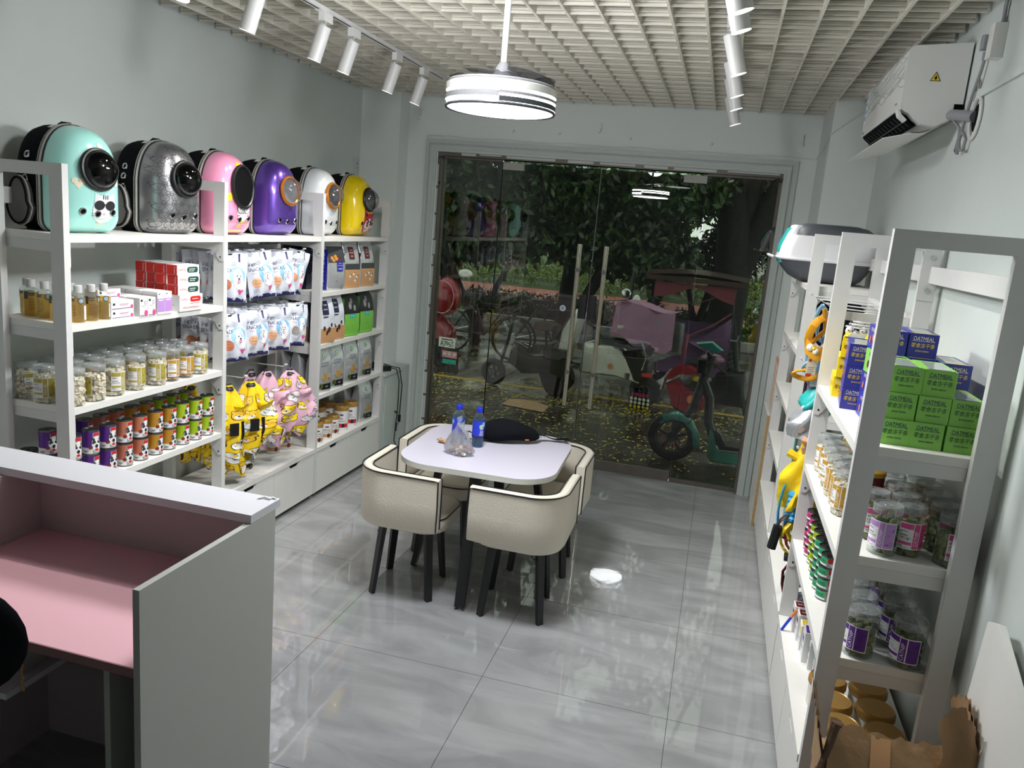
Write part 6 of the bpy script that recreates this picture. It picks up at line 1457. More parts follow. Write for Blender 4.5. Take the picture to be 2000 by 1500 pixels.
# ---------------------------------------------------------------- air conditioner
t = thing('air_conditioner', 'white wall-mounted split air conditioner high on the right wall', 'air conditioner', (0, 0, 0))
AY0, AY1 = 3.645, 4.62
pr = [(.832, 2.788), (.628, 2.772), (.608, 2.765), (.602, 2.745), (.604, 2.535), (.616, 2.522), (.640, 2.512), (.665, 2.488), (.690, 2.474), (.745, 2.468), (.770, 2.482), (.832, 2.515)]
q = MB(); q.prism(pr, lambda u, v, s: (u, s, v), AY0, AY1, 0); q.build('casing', 'white_plastic', t)
q = MB(); q.prism([(.606, 2.530), (.616, 2.517), (.672, 2.474), (.684, 2.474), (.668, 2.500)], lambda u, v, s: (u-.002, s, v-.002), AY0+.05, AY1-.04, 0); q.build('air_outlet', 'black_gap', t)
q = MB()
for k in range(12): q.tube([(.612, AY0+.10+.07*k, 2.512), (.640, AY0+.10+.07*k, 2.492), (.665, AY0+.10+.07*k, 2.474)], .002, 4)
q.tube([(.640, AY0+.05, 2.4905), (.640, AY1-.04, 2.4905)], .003, 5); q.build('louvre_vanes', 'p_darkgrey', t)
q = MB(); q.prism([(.600, 2.528), (.612, 2.508), (.636, 2.486), (.630, 2.480), (.604, 2.500), (.594, 2.526)], lambda u, v, s: (u, s, v), AY0-.004, AY0+.048, 0); q.build('outlet_cheek', 'white_plastic', t)
q = MB(); q.grid(lambda a, b: (.662+.10*b-.012, AY0+.03+(AY1-AY0-.06)*a, 2.462-.018*(1-b)+.0*a-.01*sin(pi*b)), 2, 6); q.grid(lambda a, b: (.662+.10*b-.012, AY0+.03+(AY1-AY0-.06)*a, 2.466-.018*(1-b)-.01*sin(pi*b)), 2, 6); q.build('flap', 'white_plastic', t)
q = MB(); q.box(.560, .660, AY0+.02, AY1+.02, 2.436, 2.440, M4=None); q.v = [(x, y, z+(x-.66)*.25+.0) for x, y, z in q.v]; q.build('flap_blade', 'white_plastic', t)
q = MB(); rr3 = random.Random(1)
for k in range(11):
    ph = rr3.uniform(0, 6); z0_ = 2.755-.0125*k; L_ = []
    for j in range(26): L_.append((.6015, AY0+.01+(AY1-AY0-.02)*j/25, z0_+.010*sin(ph+j*.55)+.006*sin(ph*2+j*1.1)))
    q.tube(L_, .0016, 4)
q.build('embossed_waves', 'trim_white', t)
q = MB(); q.rbox((.6015, AY0+.10, 2.560), (.002, .03, .006)); q.rbox((.6015, AY1-.05, 2.545), (.002, .02, .012)); q.build('front_logo', 'p_grey', t)
q = MB(); q.rbox((.6012, AY1-.055, 2.66), (.002, .06, .16), m=0); 
for k in range(4): q.rbox((.5998, AY1-.055, 2.72-.035*k), (.001, .045, .018), m=1)
q.build('energy_label', ['paper_white', 'p_skyblue'], t)
fy = lambda u, v: (.715+u, AY0-.0012, 2.655+v); fy2 = lambda u, v: (.715+u, AY0-.0020, 2.655+v); fy3 = lambda u, v: (.715+u, AY0-.0028, 2.655+v)
q = MB(); q.poly(fy, [(-.020, -.016), (.020, -.016), (0, .020)], 0); q.poly(fy2, [(-.0155, -.0135), (.0155, -.0135), (0, .0145)], 1); q.disc(fy3, (0, -.006), .0050, 0, 10, 1); q.poly(fy3, [(-.005, -.005), (.005, -.005), (.001, .007)], 0); q.build('flame_warning_sign', ['ink_black', 'p_yellow'], t)
q = MB(); q.box(.800, .834, AY0-.002, AY0+.03, 2.515, 2.555); q.build('pipe_notch', 'black_gap', t)
q = MB(); q.tube([(.795, AY0+.03, 2.515), (.800, AY0-.03, 2.510), (.812, AY0-.12, 2.495), (.835, AY0-.20, 2.480)], .021, 12); q.build('insulated_pipe', 'p_grey', t)
t = thing('pipe_hole_ring', 'white wall ring where the insulated pipe enters the wall', 'ring', (WRX, 3.43, 2.475)); q = MB(); q.tube([(-.008, .060*cos(a), .075*sin(a)) for a in [2*pi*k/24 for k in range(24)]], .007, 6, closed=True); q.build('ring', 'white_plastic', t); q = MB(); q.cyl((-.001, 0, 0), (-.004, 0, 0), .052, n=20); q.build('hole', 'black_gap', t)
q = MB(); q.tube([(.825, 3.42, 2.70), (.822, 3.43, 2.64), (.818, 3.47, 2.56), (.815, 3.50, 2.48), (.816, 3.53, 2.40), (.818, 3.51, 2.365), (.82, 3.47, 2.36), (.82, 3.455, 2.40), (.818, 3.50, 2.43), (.815, 3.54, 2.41), (.815, 3.56, 2.37), (.817, 3.53, 2.35), (.815, 3.55, 2.45), (.80, 3.64, 2.50)], .006, 7)
q.rbox((.818, 3.415, 2.735), (.034, .035, .05), r=.008); q.cyl((.822, 3.42, 2.705), (.824, 3.425, 2.675), .009, n=8)
tag(q.build('power_plug', 'p_grey'), 'grey plug and looped cord of the air conditioner', 'plug')
t = thing('junction_box', 'white surface-mounted power box on the right wall near the ceiling', 'socket', (WRX, 3.285, 2.71)); MB().rbox((-.022, 0, 0), (.044, .055, .115), r=.003).build('box_body', 'white_plastic', t); q = MB(); q.tube([(-.012, 0, .055), (-.012, .01, .12), (-.012, -.015, .20), (-.012, 0, .30)], .007, 7); q.tube([(-.012, .02, .055), (-.012, .0, .12), (-.012, .015, .22), (-.012, .01, .30)], .005, 7); q.build('conduit', 'p_grey', t)
q = MB(); q.prism([(-.04, -.025), (.04, -.02), (.05, .01), (.01, .03), (-.045, .02)], lambda u, v, s: (WRX-s, 3.50+u, 2.585+v), .0005, .003, 0); q.disc(lambda u, v: (WRX-.0036, 3.51-u, 2.588+v), (0, 0), .015, 1, 9, 1); q.disc(lambda u, v: (WRX-.0036, 3.48-u, 2.605+v), (0, 0), .008, 1, 7, 1, ry=.02)
tag(q.build('wall_patch', ['trim_white', 'p_brown']), 'chipped plaster patch beside the air conditioner', 'wall patch')
struct(MB().box(WRX-.012, WRX, 1.2, 3.50, 2.545, 2.575).build('trim_4', 'wall_paint'))

# ---------------------------------------------------------------- street outside
GZ = -.06
def noise_mat(name, c1, c2, scale, rough, rough2=None, spec=.5, bump=0.0, pos=(.4, .6)):
    m = bpy.data.materials.new(name); m.use_nodes = True; nt = m.node_tree; b = nt.nodes['Principled BSDF']
    g = nt.nodes.new('ShaderNodeNewGeometry'); n = nt.nodes.new('ShaderNodeTexNoise'); n.inputs['Scale'].default_value = scale; n.inputs['Detail'].default_value = 8
    r = nt.nodes.new('ShaderNodeValToRGB'); r.color_ramp.elements[0].color = lin(c1); r.color_ramp.elements[1].color = lin(c2); r.color_ramp.elements[0].position = pos[0]; r.color_ramp.elements[1].position = pos[1]
    nt.links.new(g.outputs['Position'], n.inputs['Vector']); nt.links.new(n.outputs[0], r.inputs[0]); nt.links.new(r.outputs[0], b.inputs['Base Color'])
    b.inputs['Roughness'].default_value = rough; b.inputs['Specular IOR Level'].default_value = spec
    if rough2 is not None:
        n3 = nt.nodes.new('ShaderNodeTexNoise'); n3.inputs['Scale'].default_value = 1.3; n3.inputs['Detail'].default_value = 4
        mr = nt.nodes.new('ShaderNodeMapRange'); mr.inputs['From Min'].default_value = .42; mr.inputs['From Max'].default_value = .6; mr.inputs['To Min'].default_value = rough; mr.inputs['To Max'].default_value = rough2
        nt.links.new(g.outputs['Position'], n3.inputs['Vector']); nt.links.new(n3.outputs[0], mr.inputs[0]); nt.links.new(mr.outputs[0], b.inputs['Roughness'])
    if bump:
        bp = nt.nodes.new('ShaderNodeBump'); bp.inputs['Strength'].default_value = bump; bp.inputs['Distance'].default_value = .01; nt.links.new(n.outputs[0], bp.inputs['Height']); nt.links.new(bp.outputs[0], b.inputs['Normal'])
    M[name] = m
noise_mat('wet_asphalt', (38, 35, 29), (70, 65, 54), 45, .08, .55, .5, .10)
noise_mat('red_path', (150, 76, 66), (186, 100, 88), 4, .35, .6)
noise_mat('lawn', (44, 62, 28), (84, 102, 40), 14, .9)
noise_mat('bark', (14, 13, 12), (36, 32, 29), 22, .85, bump=.8)
noise_mat('leaf_dark', (26, 44, 24), (62, 86, 44), 3, .35)
noise_mat('leaf_light', (84, 112, 40), (140, 160, 66), 3, .4)
noise_mat('far_wall', (150, 150, 148), (176, 176, 172), 1, .8)
mat('line_yellow', (170, 140, 44), .6, var=.2, vscale=30); mat('leaf_litter', (222, 200, 84), .7)
mat('scooter_red', (140, 20, 38), .2, coat=.6); mat('scooter_white', (214, 212, 206), .3, coat=.5); mat('scooter_teal', (70, 160, 150), .3, coat=.4); mat('tyre', (20, 20, 20), .7)
mat('pink_quilt', (160, 118, 146), .8, var=.15, vscale=40, bump=.6, bscale=40); mat('purple_cover', (100, 70, 108), .6, var=.08, vscale=6, bump=.2, bscale=8); mat('red_cover', (116, 48, 62), .6)
pv = sroot('ground')
k_ = 0; slab_me = {}
for i in range(-7, 7):
    for j in range(5):
        x0 = -1.6+1.2*i; y0 = DY+.14+1.2*j
        if 'p' not in slab_me:
            o = MB().box(.004, 1.196, .004, 1.196, -.05, 0).build('paving_slab', 'wet_asphalt', pv, loc=(x0, y0, GZ)); slab_me['p'] = o.data
        else:
            o = bpy.data.objects.new('paving_slab', slab_me['p']); COL.objects.link(o); o.parent = pv; o.location = (x0, y0, GZ)
MB().box(-30, 30, DY+.10, 60, -.25, GZ-.035).build('ground_base', 'wet_asphalt', pv)
MB().box(-30, 30, 12.35, 15.2, GZ-.04, GZ-.012).build('lane_surface', 'wet_asphalt', pv)
struct(MB().box(-20, 12, 9.36, 9.47, GZ, GZ+.003).build('trim_5', 'line_yellow'))
struct(MB().box(WLX-4, WRX+4, DY+.2, DY+.45, 2.75, 4.2).build('wall_shopfront_fascia', 'wall_paint'))
st_ = MB(); st_.box(-30, 30, 15.2, 15.35, GZ-.01, .10); st_.box(-30, 30, 26.9, 27.05, GZ-.01, .10); struct(st_.build('trim_6', 'far_wall'))
MB().box(-30, 30, 15.36, 18.6, GZ-.04, .02).build('planting_bed', 'lawn', pv)
MB().box(-30, 30, 18.6, 24.0, GZ-.04, -.02).build('footpath', 'red_path', pv)
MB().box(-30, 30, 24.0, 60, GZ-.04, -.01).build('far_lawn', 'lawn', pv)
q = MB(); r4 = random.Random(3)
for k in range(6500):
    x = r4.uniform(-6, 2); y = r4.choice([r4.uniform(6.8, 9.3), r4.gauss(9.2, .35), r4.uniform(6.8, 12)]); s = r4.uniform(.008, .026); a = r4.uniform(0, 6)
    if y < DY+.2: continue
    q.add([(x+s*cos(a), y+s*sin(a), GZ+.002), (x-s*.5*sin(a), y+s*.5*cos(a), GZ+.004), (x-s*cos(a), y-s*sin(a), GZ+.002), (x+s*.5*sin(a), y-s*.5*cos(a), GZ+.003)], [(0, 1, 2, 3)], 0)
tag(q.build('fallen_leaves', 'leaf_litter'), 'tiny yellow fallen leaves scattered over the wet pavement', 'leaves', kind='stuff')
q = MB(); q.grid(lambda a, b: (-2.18+.50*a, 8.30+.30*b-.1*a, GZ+.006+.03*sin(3*a)*b), 6, 4); q.grid(lambda a, b: (-2.18+.50*a, 8.30+.30*b-.1*a, GZ+.010+.03*sin(3*a)*b), 6, 4)
tag(q.build('flattened_cardboard', 'cardboard'), 'flattened piece of brown cardboard lying on the wet pavement', 'cardboard')

import numpy as np
def leaves(n, centers, radii, size, seed, up=.3):
    """leaf blades as bent quads around ellipsoid clumps; returns a mesh"""
    rg_ = np.random.default_rng(seed); nc = len(centers); ci = rg_.integers(0, nc, n); C_ = np.array(centers)[ci]; Rr = np.array(radii)[ci]
    d = rg_.normal(size=(n, 3)); d /= np.linalg.norm(d, axis=1)[:, None]; rad = rg_.uniform(.45, 1.0, n)[:, None]; P = C_+d*Rr*rad
    t = rg_.normal(size=(n, 3)); t[:, 2] -= up*1.5; t /= np.linalg.norm(t, axis=1)[:, None]
    s = np.cross(t, rg_.normal(size=(n, 3))); s /= np.linalg.norm(s, axis=1)[:, None]; L = (size*rg_.uniform(.6, 1.3, n))[:, None]; W = L*.22
    nn = np.cross(t, s)
    a = P; b = P+t*L*.5+s*W; c = P+t*L+nn*-.15*L; e = P+t*L*.5-s*W; m = P+t*L*.5+nn*.06*L
    V = np.stack([a, b, c, e, m], 1).reshape(-1, 3); idx = np.arange(n)*5
    F = np.stack([np.stack([idx, idx+1, idx+4], 1), np.stack([idx+1, idx+2, idx+4], 1), np.stack([idx+2, idx+3, idx+4], 1), np.stack([idx+3, idx, idx+4], 1)], 1).reshape(-1, 3)
    me = bpy.data.meshes.new('foliage'); me.vertices.add(len(V)); me.vertices.foreach_set('co', V.ravel()); me.loops.add(F.size); me.loops.foreach_set('vertex_index', F.ravel()); me.polygons.add(len(F)); me.polygons.foreach_set('loop_start', np.arange(len(F))*3); me.polygons.foreach_set('loop_total', np.full(len(F), 3)); me.update(calc_edges=True); return me
def foliage(parent, n, centers, radii, size, seed, m, name='foliage'):
    me = leaves(n, centers, radii, size, seed); me.materials.append(M[m]); o = bpy.data.objects.new(name, me); COL.objects.link(o)
    if parent is not None: o.parent = parent
    o['kind'] = 'stuff'; return o
def tree(label, x, y, trunks, crown, n, size, seed, m='leaf_dark', z0=0.0):
    t = thing('tree', label, 'tree', (x, y, z0), 0, 'trees across the pavement')
    q = MB()
    for pth, rs in trunks: q.tube(pth, rs, 9)
    q.build('trunk', 'bark', t, sharp=80)
    foliage(t, n, [c[0] for c in crown], [c[1] for c in crown], size, seed, m); return t
G0 = GZ
tree('large dark forked tree trunk on the right, seen through the glass', .10, 13.2,
     [([(0, 0, -.1), (.02, 0, .6), (.06, 0, 1.2), (.02, 0, 1.9), (-.10, 0, 2.6), (-.2, 0, 4.5)], [.36, .30, .28, .29, .22, .18]), ([(.06, 0, 1.3), (.32, 0, 2.0), (.60, 0, 2.9), (.9, 0, 4.6)], [.22, .19, .16, .13]), ([(.0, 0, 1.6), (.12, .1, 2.3), (.18, .1, 3.0), (.2, .2, 4.5)], [.22, .2, .18, .12])],
     [((0, .2, 5.2), (2.0, 1.4, 1.0)), ((-1.0, .3, 4.6), (1.2, 1.0, .7))], 2200, .16, 1)
def bush_tree(label, x, y, seed, h=2.0, w=1.3, z=0.9, m='leaf_dark', n=9000, size=.17, top=3.4):
    rg_ = random.Random(seed); tr_ = []; cr_ = []
    for k in range(4):
        a = rg_.uniform(0, 6); ex = .5*w*cos(a); ey = .35*w*sin(a)
        tr_.append(([(0, 0, -.05), (.04*cos(a), .04*sin(a), .35), (.35*ex, .35*ey, .75), (.8*ex, .8*ey, 1.4), (ex, ey, 2.2)], [.085, .07, .05, .035, .02]))
    for k in range(11): cr_.append(((rg_.uniform(-w*.62, w*.62), rg_.uniform(-.5, .5), rg_.uniform(z+.5, top)), (rg_.uniform(.45, .75), .5, rg_.uniform(.35, .6))))
    return tree(label, x, y, tr_, cr_, n, size, seed, m)
bush_tree('dense long-leaved tree behind the left side light', -3.75, 12.2, 21, w=1.9, n=14000)
bush_tree('dense long-leaved tree behind the left glass door', -2.35, 12.6, 22, w=1.6, n=14000)
bush_tree('dense long-leaved tree with branching stems behind the right glass door', -1.22, 12.6, 23, w=1.4, n=13000)
bush_tree('dark rounded tree between the long-leaved ones and the big trunk', -.35, 14.6, 24, w=1.6, n=14000, size=.12, top=3.5)
bush_tree('dark tree behind the big trunk on the right', 1.5, 16.5, 25, w=2.2, n=8000, size=.13, z=1.6, top=3.9)
bush_tree('dark tree at the far left beyond the red scooter', -5.3, 13.4, 26, w=1.8, n=10000)
bush_tree('taller dark tree across the footpath, centre', -2.8, 25.5, 27, w=3.4, n=9000, size=.28, z=1.2, top=4.6)
bush_tree('taller dark tree across the footpath, left', -7.0, 25.5, 28, w=3.4, n=9000, size=.28, z=1.0, top=4.6)
bush_tree('taller pale green tree across the footpath, right', 1.2, 28, 29, w=3.0, n=7000, size=.25, z=1.6, top=4.8, m='leaf_dark')
rc = random.Random(77)
def canopy(label, x, y, seed, z0, z1, w, d, n):
    r_ = random.Random(seed); cr_ = [((r_.uniform(-w, w), r_.uniform(-d, d), r_.uniform(z0, z1)), (r_.uniform(.6, 1.1), r_.uniform(.6, 1.0), r_.uniform(.3, .5))) for k in range(16)]
    return tree(label, x, y, [([(0, 0, -.1), (.1, 0, 1.5), (0, .1, 3.5), (.2, 0, z1)], [.16, .14, .12, .06]), ([(0, .1, 3.2), (w*.5, .3, z0+.6), (w*.8, .2, z1)], [.08, .06, .03]), ([(0, .1, 3.2), (-w*.5, -.3, z0+.6), (-w*.8, .2, z1)], [.08, .06, .03])], cr_, n, .22, seed)
canopy('tall street tree whose high crown shades the pavement, left', -5.0, 13.6, 41, 4.4, 8.2, 2.4, 2.2, 3200)
canopy('tall street tree whose high crown shades the pavement, centre', -2.75, 14.3, 42, 4.4, 8.6, 2.6, 2.2, 3400)
canopy('tall street tree whose high crown shades the pavement, right', 2.3, 14.2, 43, 4.2, 8.4, 2.8, 2.2, 3400)
canopy('tall street tree standing farther back on the right', 4.6, 17.5, 44, 4.0, 9.5, 2.8, 2.4, 3000)
canopy('tall street tree standing farther back on the left', -8.0, 17.0, 45, 4.0, 9.5, 3.0, 2.4, 3000)
def hedge(label, x0, x1, y, z0, z1, n, m, seed):
    cs = [((x0+(x1-x0)*k/9, y+random.Random(k+seed).uniform(-.2, .2), (z0+z1)/2), ((x1-x0)/14, .45, (z1-z0)*.55)) for k in range(10)]
    o = foliage(None, n, [c[0] for c in cs], [c[1] for c in cs], .10, seed, m, 'hedge'); tag(o, label, 'hedge', 'hedges beyond the pavement', kind='stuff'); return o
hedge('low light green hedge along the far side of the red path', -9, 4, 25.0, .0, .9, 12000, 'leaf_light', 31)
hedge('bushy dark hedge at the edge of the pavement', -5.5, -.6, 15.9, .0, .55, 9000, 'leaf_dark', 32)
hedge('light green hedge right of the big trunk', .5, 3.5, 16.6, .0, .75, 5000, 'leaf_light', 33)
t = thing('parked_car', 'pale parked car far away at the right edge of the glass', 'car', (3.2, 38.0, .0), radians(4))
q = MB(); q.prism([(-2.1, .25), (2.1, .25), (2.15, .65), (1.9, .85), (1.2, .95), (.7, 1.40), (-1.0, 1.42), (-1.6, .95), (-2.1, .85)], lambda u, v, s: (u, s, v), -.85, .85); q.build('car_body', 'scooter_white', t)
q = MB(); q.prism([(1.05, .97), (.66, 1.34), (-.95, 1.36), (-1.45, .97)], lambda u, v, s: (u, s, v), -.865, .865); q.build('car_windows', 'dome_dark', t)
for x in (-1.35, 1.35):
    for y in (-.8, .8): MB().cyl((x, y-.1, .32), (x, y+.1, .32), .32, n=20).build('wheel', 'tyre', t)

# ---- two-wheelers
def wheel(mb_list, c, R_, w, parent, spokes=5, disc='p_darkgrey', name='wheel'):
    q = MB(); q.tube([(c[0]+(R_-w)*cos(a), c[1], c[2]+(R_-w)*sin(a)) for a in [2*pi*k/28 for k in range(28)]], w, 8, closed=True); o = q.build(name, 'tyre', parent)
    q = MB(); q.cyl((c[0], c[1]-.03, c[2]), (c[0], c[1]+.03, c[2]), R_*.22, n=14)
    for k in range(spokes):
        a = 2*pi*k/spokes+.3; q.tube([c, (c[0]+(R_-w)*cos(a), c[1], c[2]+(R_-w)*sin(a))], w*.35, 5)
    q.build('rim_spokes', disc, o); return o
def scoot(label, loc, rz, body, wheels, tubes, prisms, boxes, group='scooters parked outside', name='scooter', cat='scooter', extra=None):
    t = thing(name, label, cat, loc, rz, group)
    for (x, R_, w) in wheels: wheel(None, (x, 0, R_), R_, w, t)
    for nm, m_, pth, r_ in tubes: q = MB(); q.tube(pth, r_, 8); q.build(nm, m_, t)
    for nm, m_, pl_, hw in prisms:
        q = MB(); n = len(pl_); 
        A = [(u, -hw*.6, v) for u, v in pl_]; cx_ = sum(u for u, v in pl_)/n; cz_ = sum(v for u, v in pl_)/n
        ring = lambda k, y: [(cx_+(u-cx_)*k, y, cz_+(v-cz_)*k) for u, v in pl_]
        LL = [ring(.82, -hw), ring(1, -hw*.6), ring(1, hw*.6), ring(.82, hw)]
        for L_ in LL: q.v.extend(L_)
        for k in range(3):
            for i in range(n): q.f.append((k*n+i, k*n+(i+1) % n, (k+1)*n+(i+1) % n, (k+1)*n+i)); q.m.append(0); q.sm.append(True)
        q.f.append(tuple(range(n-1, -1, -1))); q.m.append(0); q.sm.append(False); q.f.append(tuple(3*n+i for i in range(n))); q.m.append(0); q.sm.append(False)
        q.build(nm, m_, t, sharp=50)
    for nm, m_, c_, s_ in boxes: q = MB(); q.rbox(c_, s_, r=min(s_[0], s_[1])*.2); q.build(nm, m_, t)
    if extra: extra(t)
    return t
def basket(t, c, s, m_='black_metal', n=9):
    q = MB(); x, y, z = c; a, b, h = s
    for zz in (0, h/3, 2*h/3, h): q.tube([(x-a/2, y-b/2, z+zz), (x+a/2, y-b/2, z+zz), (x+a/2, y+b/2, z+zz), (x-a/2, y+b/2, z+zz)], .003, 4, closed=True)
    for k in range(n):
        u = -.5+k/(n-1)
        for yy in (-b/2, b/2): q.tube([(x+u*a, y+yy, z), (x+u*a, y+yy, z+h)], .002, 4)
        for xx in (-a/2, a/2): q.tube([(x+xx, y+u*b, z), (x+xx, y+u*b, z+h)], .002, 4)
    q.build('wire_basket', m_, t)
# teal kick-style e-scooter in front of the right side light (front wheel at left, facing -x)
def teal_extra(t):
    q = MB(); q.text('U·BEE', lambda u, v: (.62+u, -.108, .105+v), (0, 0), .03, 0); q.build('side_lettering', 'ink_black', t)
scoot('teal and black electric scooter right outside the right glass panel', (-.245, 7.12, GZ), 0, 'scooter_teal', [(0, .225, .045), (1.15, .225, .045)],
      [('fork', 'black_metal', [(0, .0, .225), (.10, 0, .42), (.17, 0, .58)], .028), ('steering_post', 'black_metal', [(.15, 0, .50), (.20, 0, .75), (.25, 0, 1.0)], .040), ('down_tube', 'black_metal', [(.20, 0, .78), (.28, 0, .62), (.30, 0, .40), (.36, 0, .26), (.46, 0, .21)], .042),
       ('handlebar', 'black_metal', [(.22, -.28, 1.05), (.25, 0, 1.02), (.22, .28, 1.05)], .014), ('brake_cable', 'black_plastic', [(.24, -.12, .98), (.17, -.08, .80), (.19, -.06, .50), (.10, -.04, .30)], .004), ('brake_cable', 'black_plastic', [(.27, -.10, .96), (.40, -.06, .86), (.42, 0, .68), (.30, 0, .62)], .005)],
      [('front_mudguard', 'scooter_teal', [(-.16, .34), (-.10, .42), (.02, .46), (.16, .40), (.24, .26), (.26, .12), (.22, .14), (.18, .30), (.08, .39), (-.04, .41)], .05), ('deck', 'scooter_teal', [(.32, .36), (.36, .22), (.42, .16), (1.0, .18), (1.0, .06), (.36, .06), (.32, .10)], .11), ('deck_mat', 'black_plastic', [(.42, .175), (.95, .20), (.95, .23), (.44, .22), (.38, .34), (.36, .30)], .09), ('saddle_cover', 'scooter_teal', [(.10, 1.10), (.24, 1.13), (.34, 1.06), (.30, 1.03), (.14, 1.07)], .05), ('rear_body', 'black_plastic', [(.95, .2), (1.1, .5), (1.3, .5), (1.2, .2)], .1)],
      [('headlight', 'black_plastic', (.18, 0, .90), (.09, .12, .12))], extra=teal_extra)
def red_extra(t):
    basket(t, (.16, 0, .62), (.30, .24, .18)); 
    q = MB(); q.ball((.12, .0, .68), (.14, .10, .07), 12, 7); q.build('pink_blanket', 'pink_quilt', t)
    basket(t, (.02, 0, .26), (.26, .24, .16))
    q = MB(); q.ball((-.02, -.05, .44), (.05, .04, .035), 10, 6, 0).ball((.07, -.03, .43), (.03, .03, .03), 8, 6, 1).ball((.11, .02, .44), (.035, .03, .03), 8, 6, 2); q.build('basket_goods', ['p_yellow', 'p_red', 'paper_white'], t)
    q = MB(); q.disc(lambda u, v: (-.02+u, -.165, .22+v), (0, 0), .05, 0, 16); q.build('round_reflector', 'p_orange', t)
    q = MB(); q.rbox((-.39, -.02, .33), (.01, .16, .15), ry=.2); q.build('number_plate', 'paper_white', t)
scoot('red electric scooter with wire baskets behind the teal scooter', (-.10, 9.10, GZ), radians(-12), 'scooter_red', [(.72, .20, .05), (-.12, .18, .05)],
      [('handlebar', 'black_metal', [(.32, -.26, .95), (.35, 0, .92), (.32, .26, .95)], .013), ('steering_post', 'black_metal', [(.34, 0, .92), (.42, 0, .5), (.50, 0, .25)], .03), ('mirror_stalk', 'black_metal', [(.30, .22, .95), (.26, .26, 1.15)], .006)],
      [('tail_body', 'scooter_red', [(-.38, .36), (-.34, .50), (-.24, .58), (-.06, .60), (.05, .54), (.0, .50), (-.18, .48), (-.30, .40)], .14), ('lower_body', 'scooter_red', [(-.36, .34), (-.26, .40), (-.04, .30), (.16, .26), (.10, .10), (-.06, .02), (-.26, .10)], .15), ('frame_body', 'black_plastic', [(.1, .2), (.2, .55), (.5, .6), (.55, .2)], .1)],
      [('seat', 'black_plastic', (-.02, 0, .60), (.30, .2, .05))], extra=red_extra)
def tri(cx, cz, r, rot=0): return [(cx+r*cos(rot+pi/2+2*pi*k/3), cz+r*sin(rot+pi/2+2*pi*k/3)) for k in range(3)]
def white_extra(t):
    for (cx_, cz_, yy, r) in ((-.08, .44, -.157, .045), (.03, .865, -.137, .042)):
        q = MB(); q.poly(lambda u, v: (u, yy, v), [(cx_+r*cos(a)*(1.0 if k % 2 else .8), cz_+r*sin(a)*(1.0 if k % 2 else .8)) for k, a in enumerate([-pi/2+2*pi*k/6 for k in range(6)])], 0)
        for k in range(3): a = pi/2+2*pi*k/3; q.poly(lambda u, v: (u, yy-.001, v), [(cx_, cz_), (cx_+r*.9*cos(a)-.006*sin(a), cz_+r*.9*sin(a)+.006*cos(a)), (cx_+r*.9*cos(a)+.006*sin(a), cz_+r*.9*sin(a)-.006*cos(a))], 1)
        q.build('round_emblem', ['p_orange', 'scooter_white'], t, label='orange three-part emblem')
    q = MB(); q.rbox((.32, -.165, .0), (.26, .01, .30)); q.v = [(x, y, z+.05) for x, y, z in q.v]; q.build('mud_flap', 'black_plastic', t)
    q = MB()
    for r_ in range(4):
        for c in range(5): q.disc(lambda u, v: (.32+u, -.172, .06+v), (-.10+.05*c, -.08+.045*r_), .019, [0, 0, 2, 3][r_], 10, 1)
    q.text('88888', lambda u, v: (.32+u, -.172, .06+v), (0, .105), .045, 1, w=.2); q.patch(lambda u, v: (.32+u, -.172, .06+v), -.11, .11, -.115, -.105, 2, 1, 1); q.build('flap_dots', ['p_yellow', 'p_hotpink', 'paper_white', 'p_cream'], t)
    q = MB(); q.grid(lambda a, b: (-.10+.70*a+.05*(a-.5)*b, -.10-.08*b+.03*sin(12*a), 1.20-.05*sin(pi*a)+.05*sin(5*a)-.42*b+.03*sin(13*a)*b), 22, 12); q.grid(lambda a, b: (-.10+.70*a, -.10+.4*b, 1.20-.05*sin(pi*a)+.05*sin(5*a)), 14, 4); q.build('quilted_hand_cover', 'pink_quilt', t)
    q = MB(); q.ball((-.02, -.05, 1.30), (.06, .02, .06), 14, 8, 0); q.tube([(-.35, -.1, 1.18), (-.02, -.03, 1.22), (.2, 0, 1.15)], .008, 6, 1); q.build('mirror', ['chrome', 'black_metal'], t)
    q = MB(); q.grid(lambda a, b: (.38+.34*a, -.08-.04*sin(8*a), 1.05-.50*b*(1-.3*a)), 10, 6); q.build('blue_apron', 'p_grey', t)
scoot('white electric scooter with orange emblem and pink quilted hand cover', (-1.02, 9.30, GZ), radians(-10), 'scooter_white', [(.32, .19, .06), (-.75, .19, .06)],
      [('handlebar', 'black_metal', [(-.55, -.30, 1.15), (-.5, 0, 1.1), (-.55, .30, 1.15)], .014), ('grab_rail', 'chrome', [(.30, -.14, .45), (.34, -.15, .62), (.25, -.14, .78)], .012)],
      [('side_panel', 'scooter_white', [(-.48, .30), (-.46, .66), (-.10, .70), (.12, .56), (.26, .28), (.0, .32)], .155), ('seat', 'black_plastic', [(-.36, .68), (-.30, .74), (.10, .78), (.34, .80), (.36, .74), (.2, .66)], .13), ('tail_panel', 'black_plastic', [(.02, .62), (.26, .70), (.38, .55), (.36, .34), (.22, .28)], .14), ('back_pad', 'scooter_white', [(-.12, .78), (-.11, .92), (-.06, .95), (.14, .95), (.15, .80), (.08, .77)], .135), ('front_shield', 'scooter_white', [(-.80, .3), (-.66, .4), (-.52, 1.0), (-.60, 1.05), (-.74, .8)], .15)],
      [('reflector', 'chrome', (.13, -.15, .36), (.07, .02, .07)), ('tail_light', 'p_red', (.36, -.12, .40), (.12, .05, .04))], extra=white_extra)
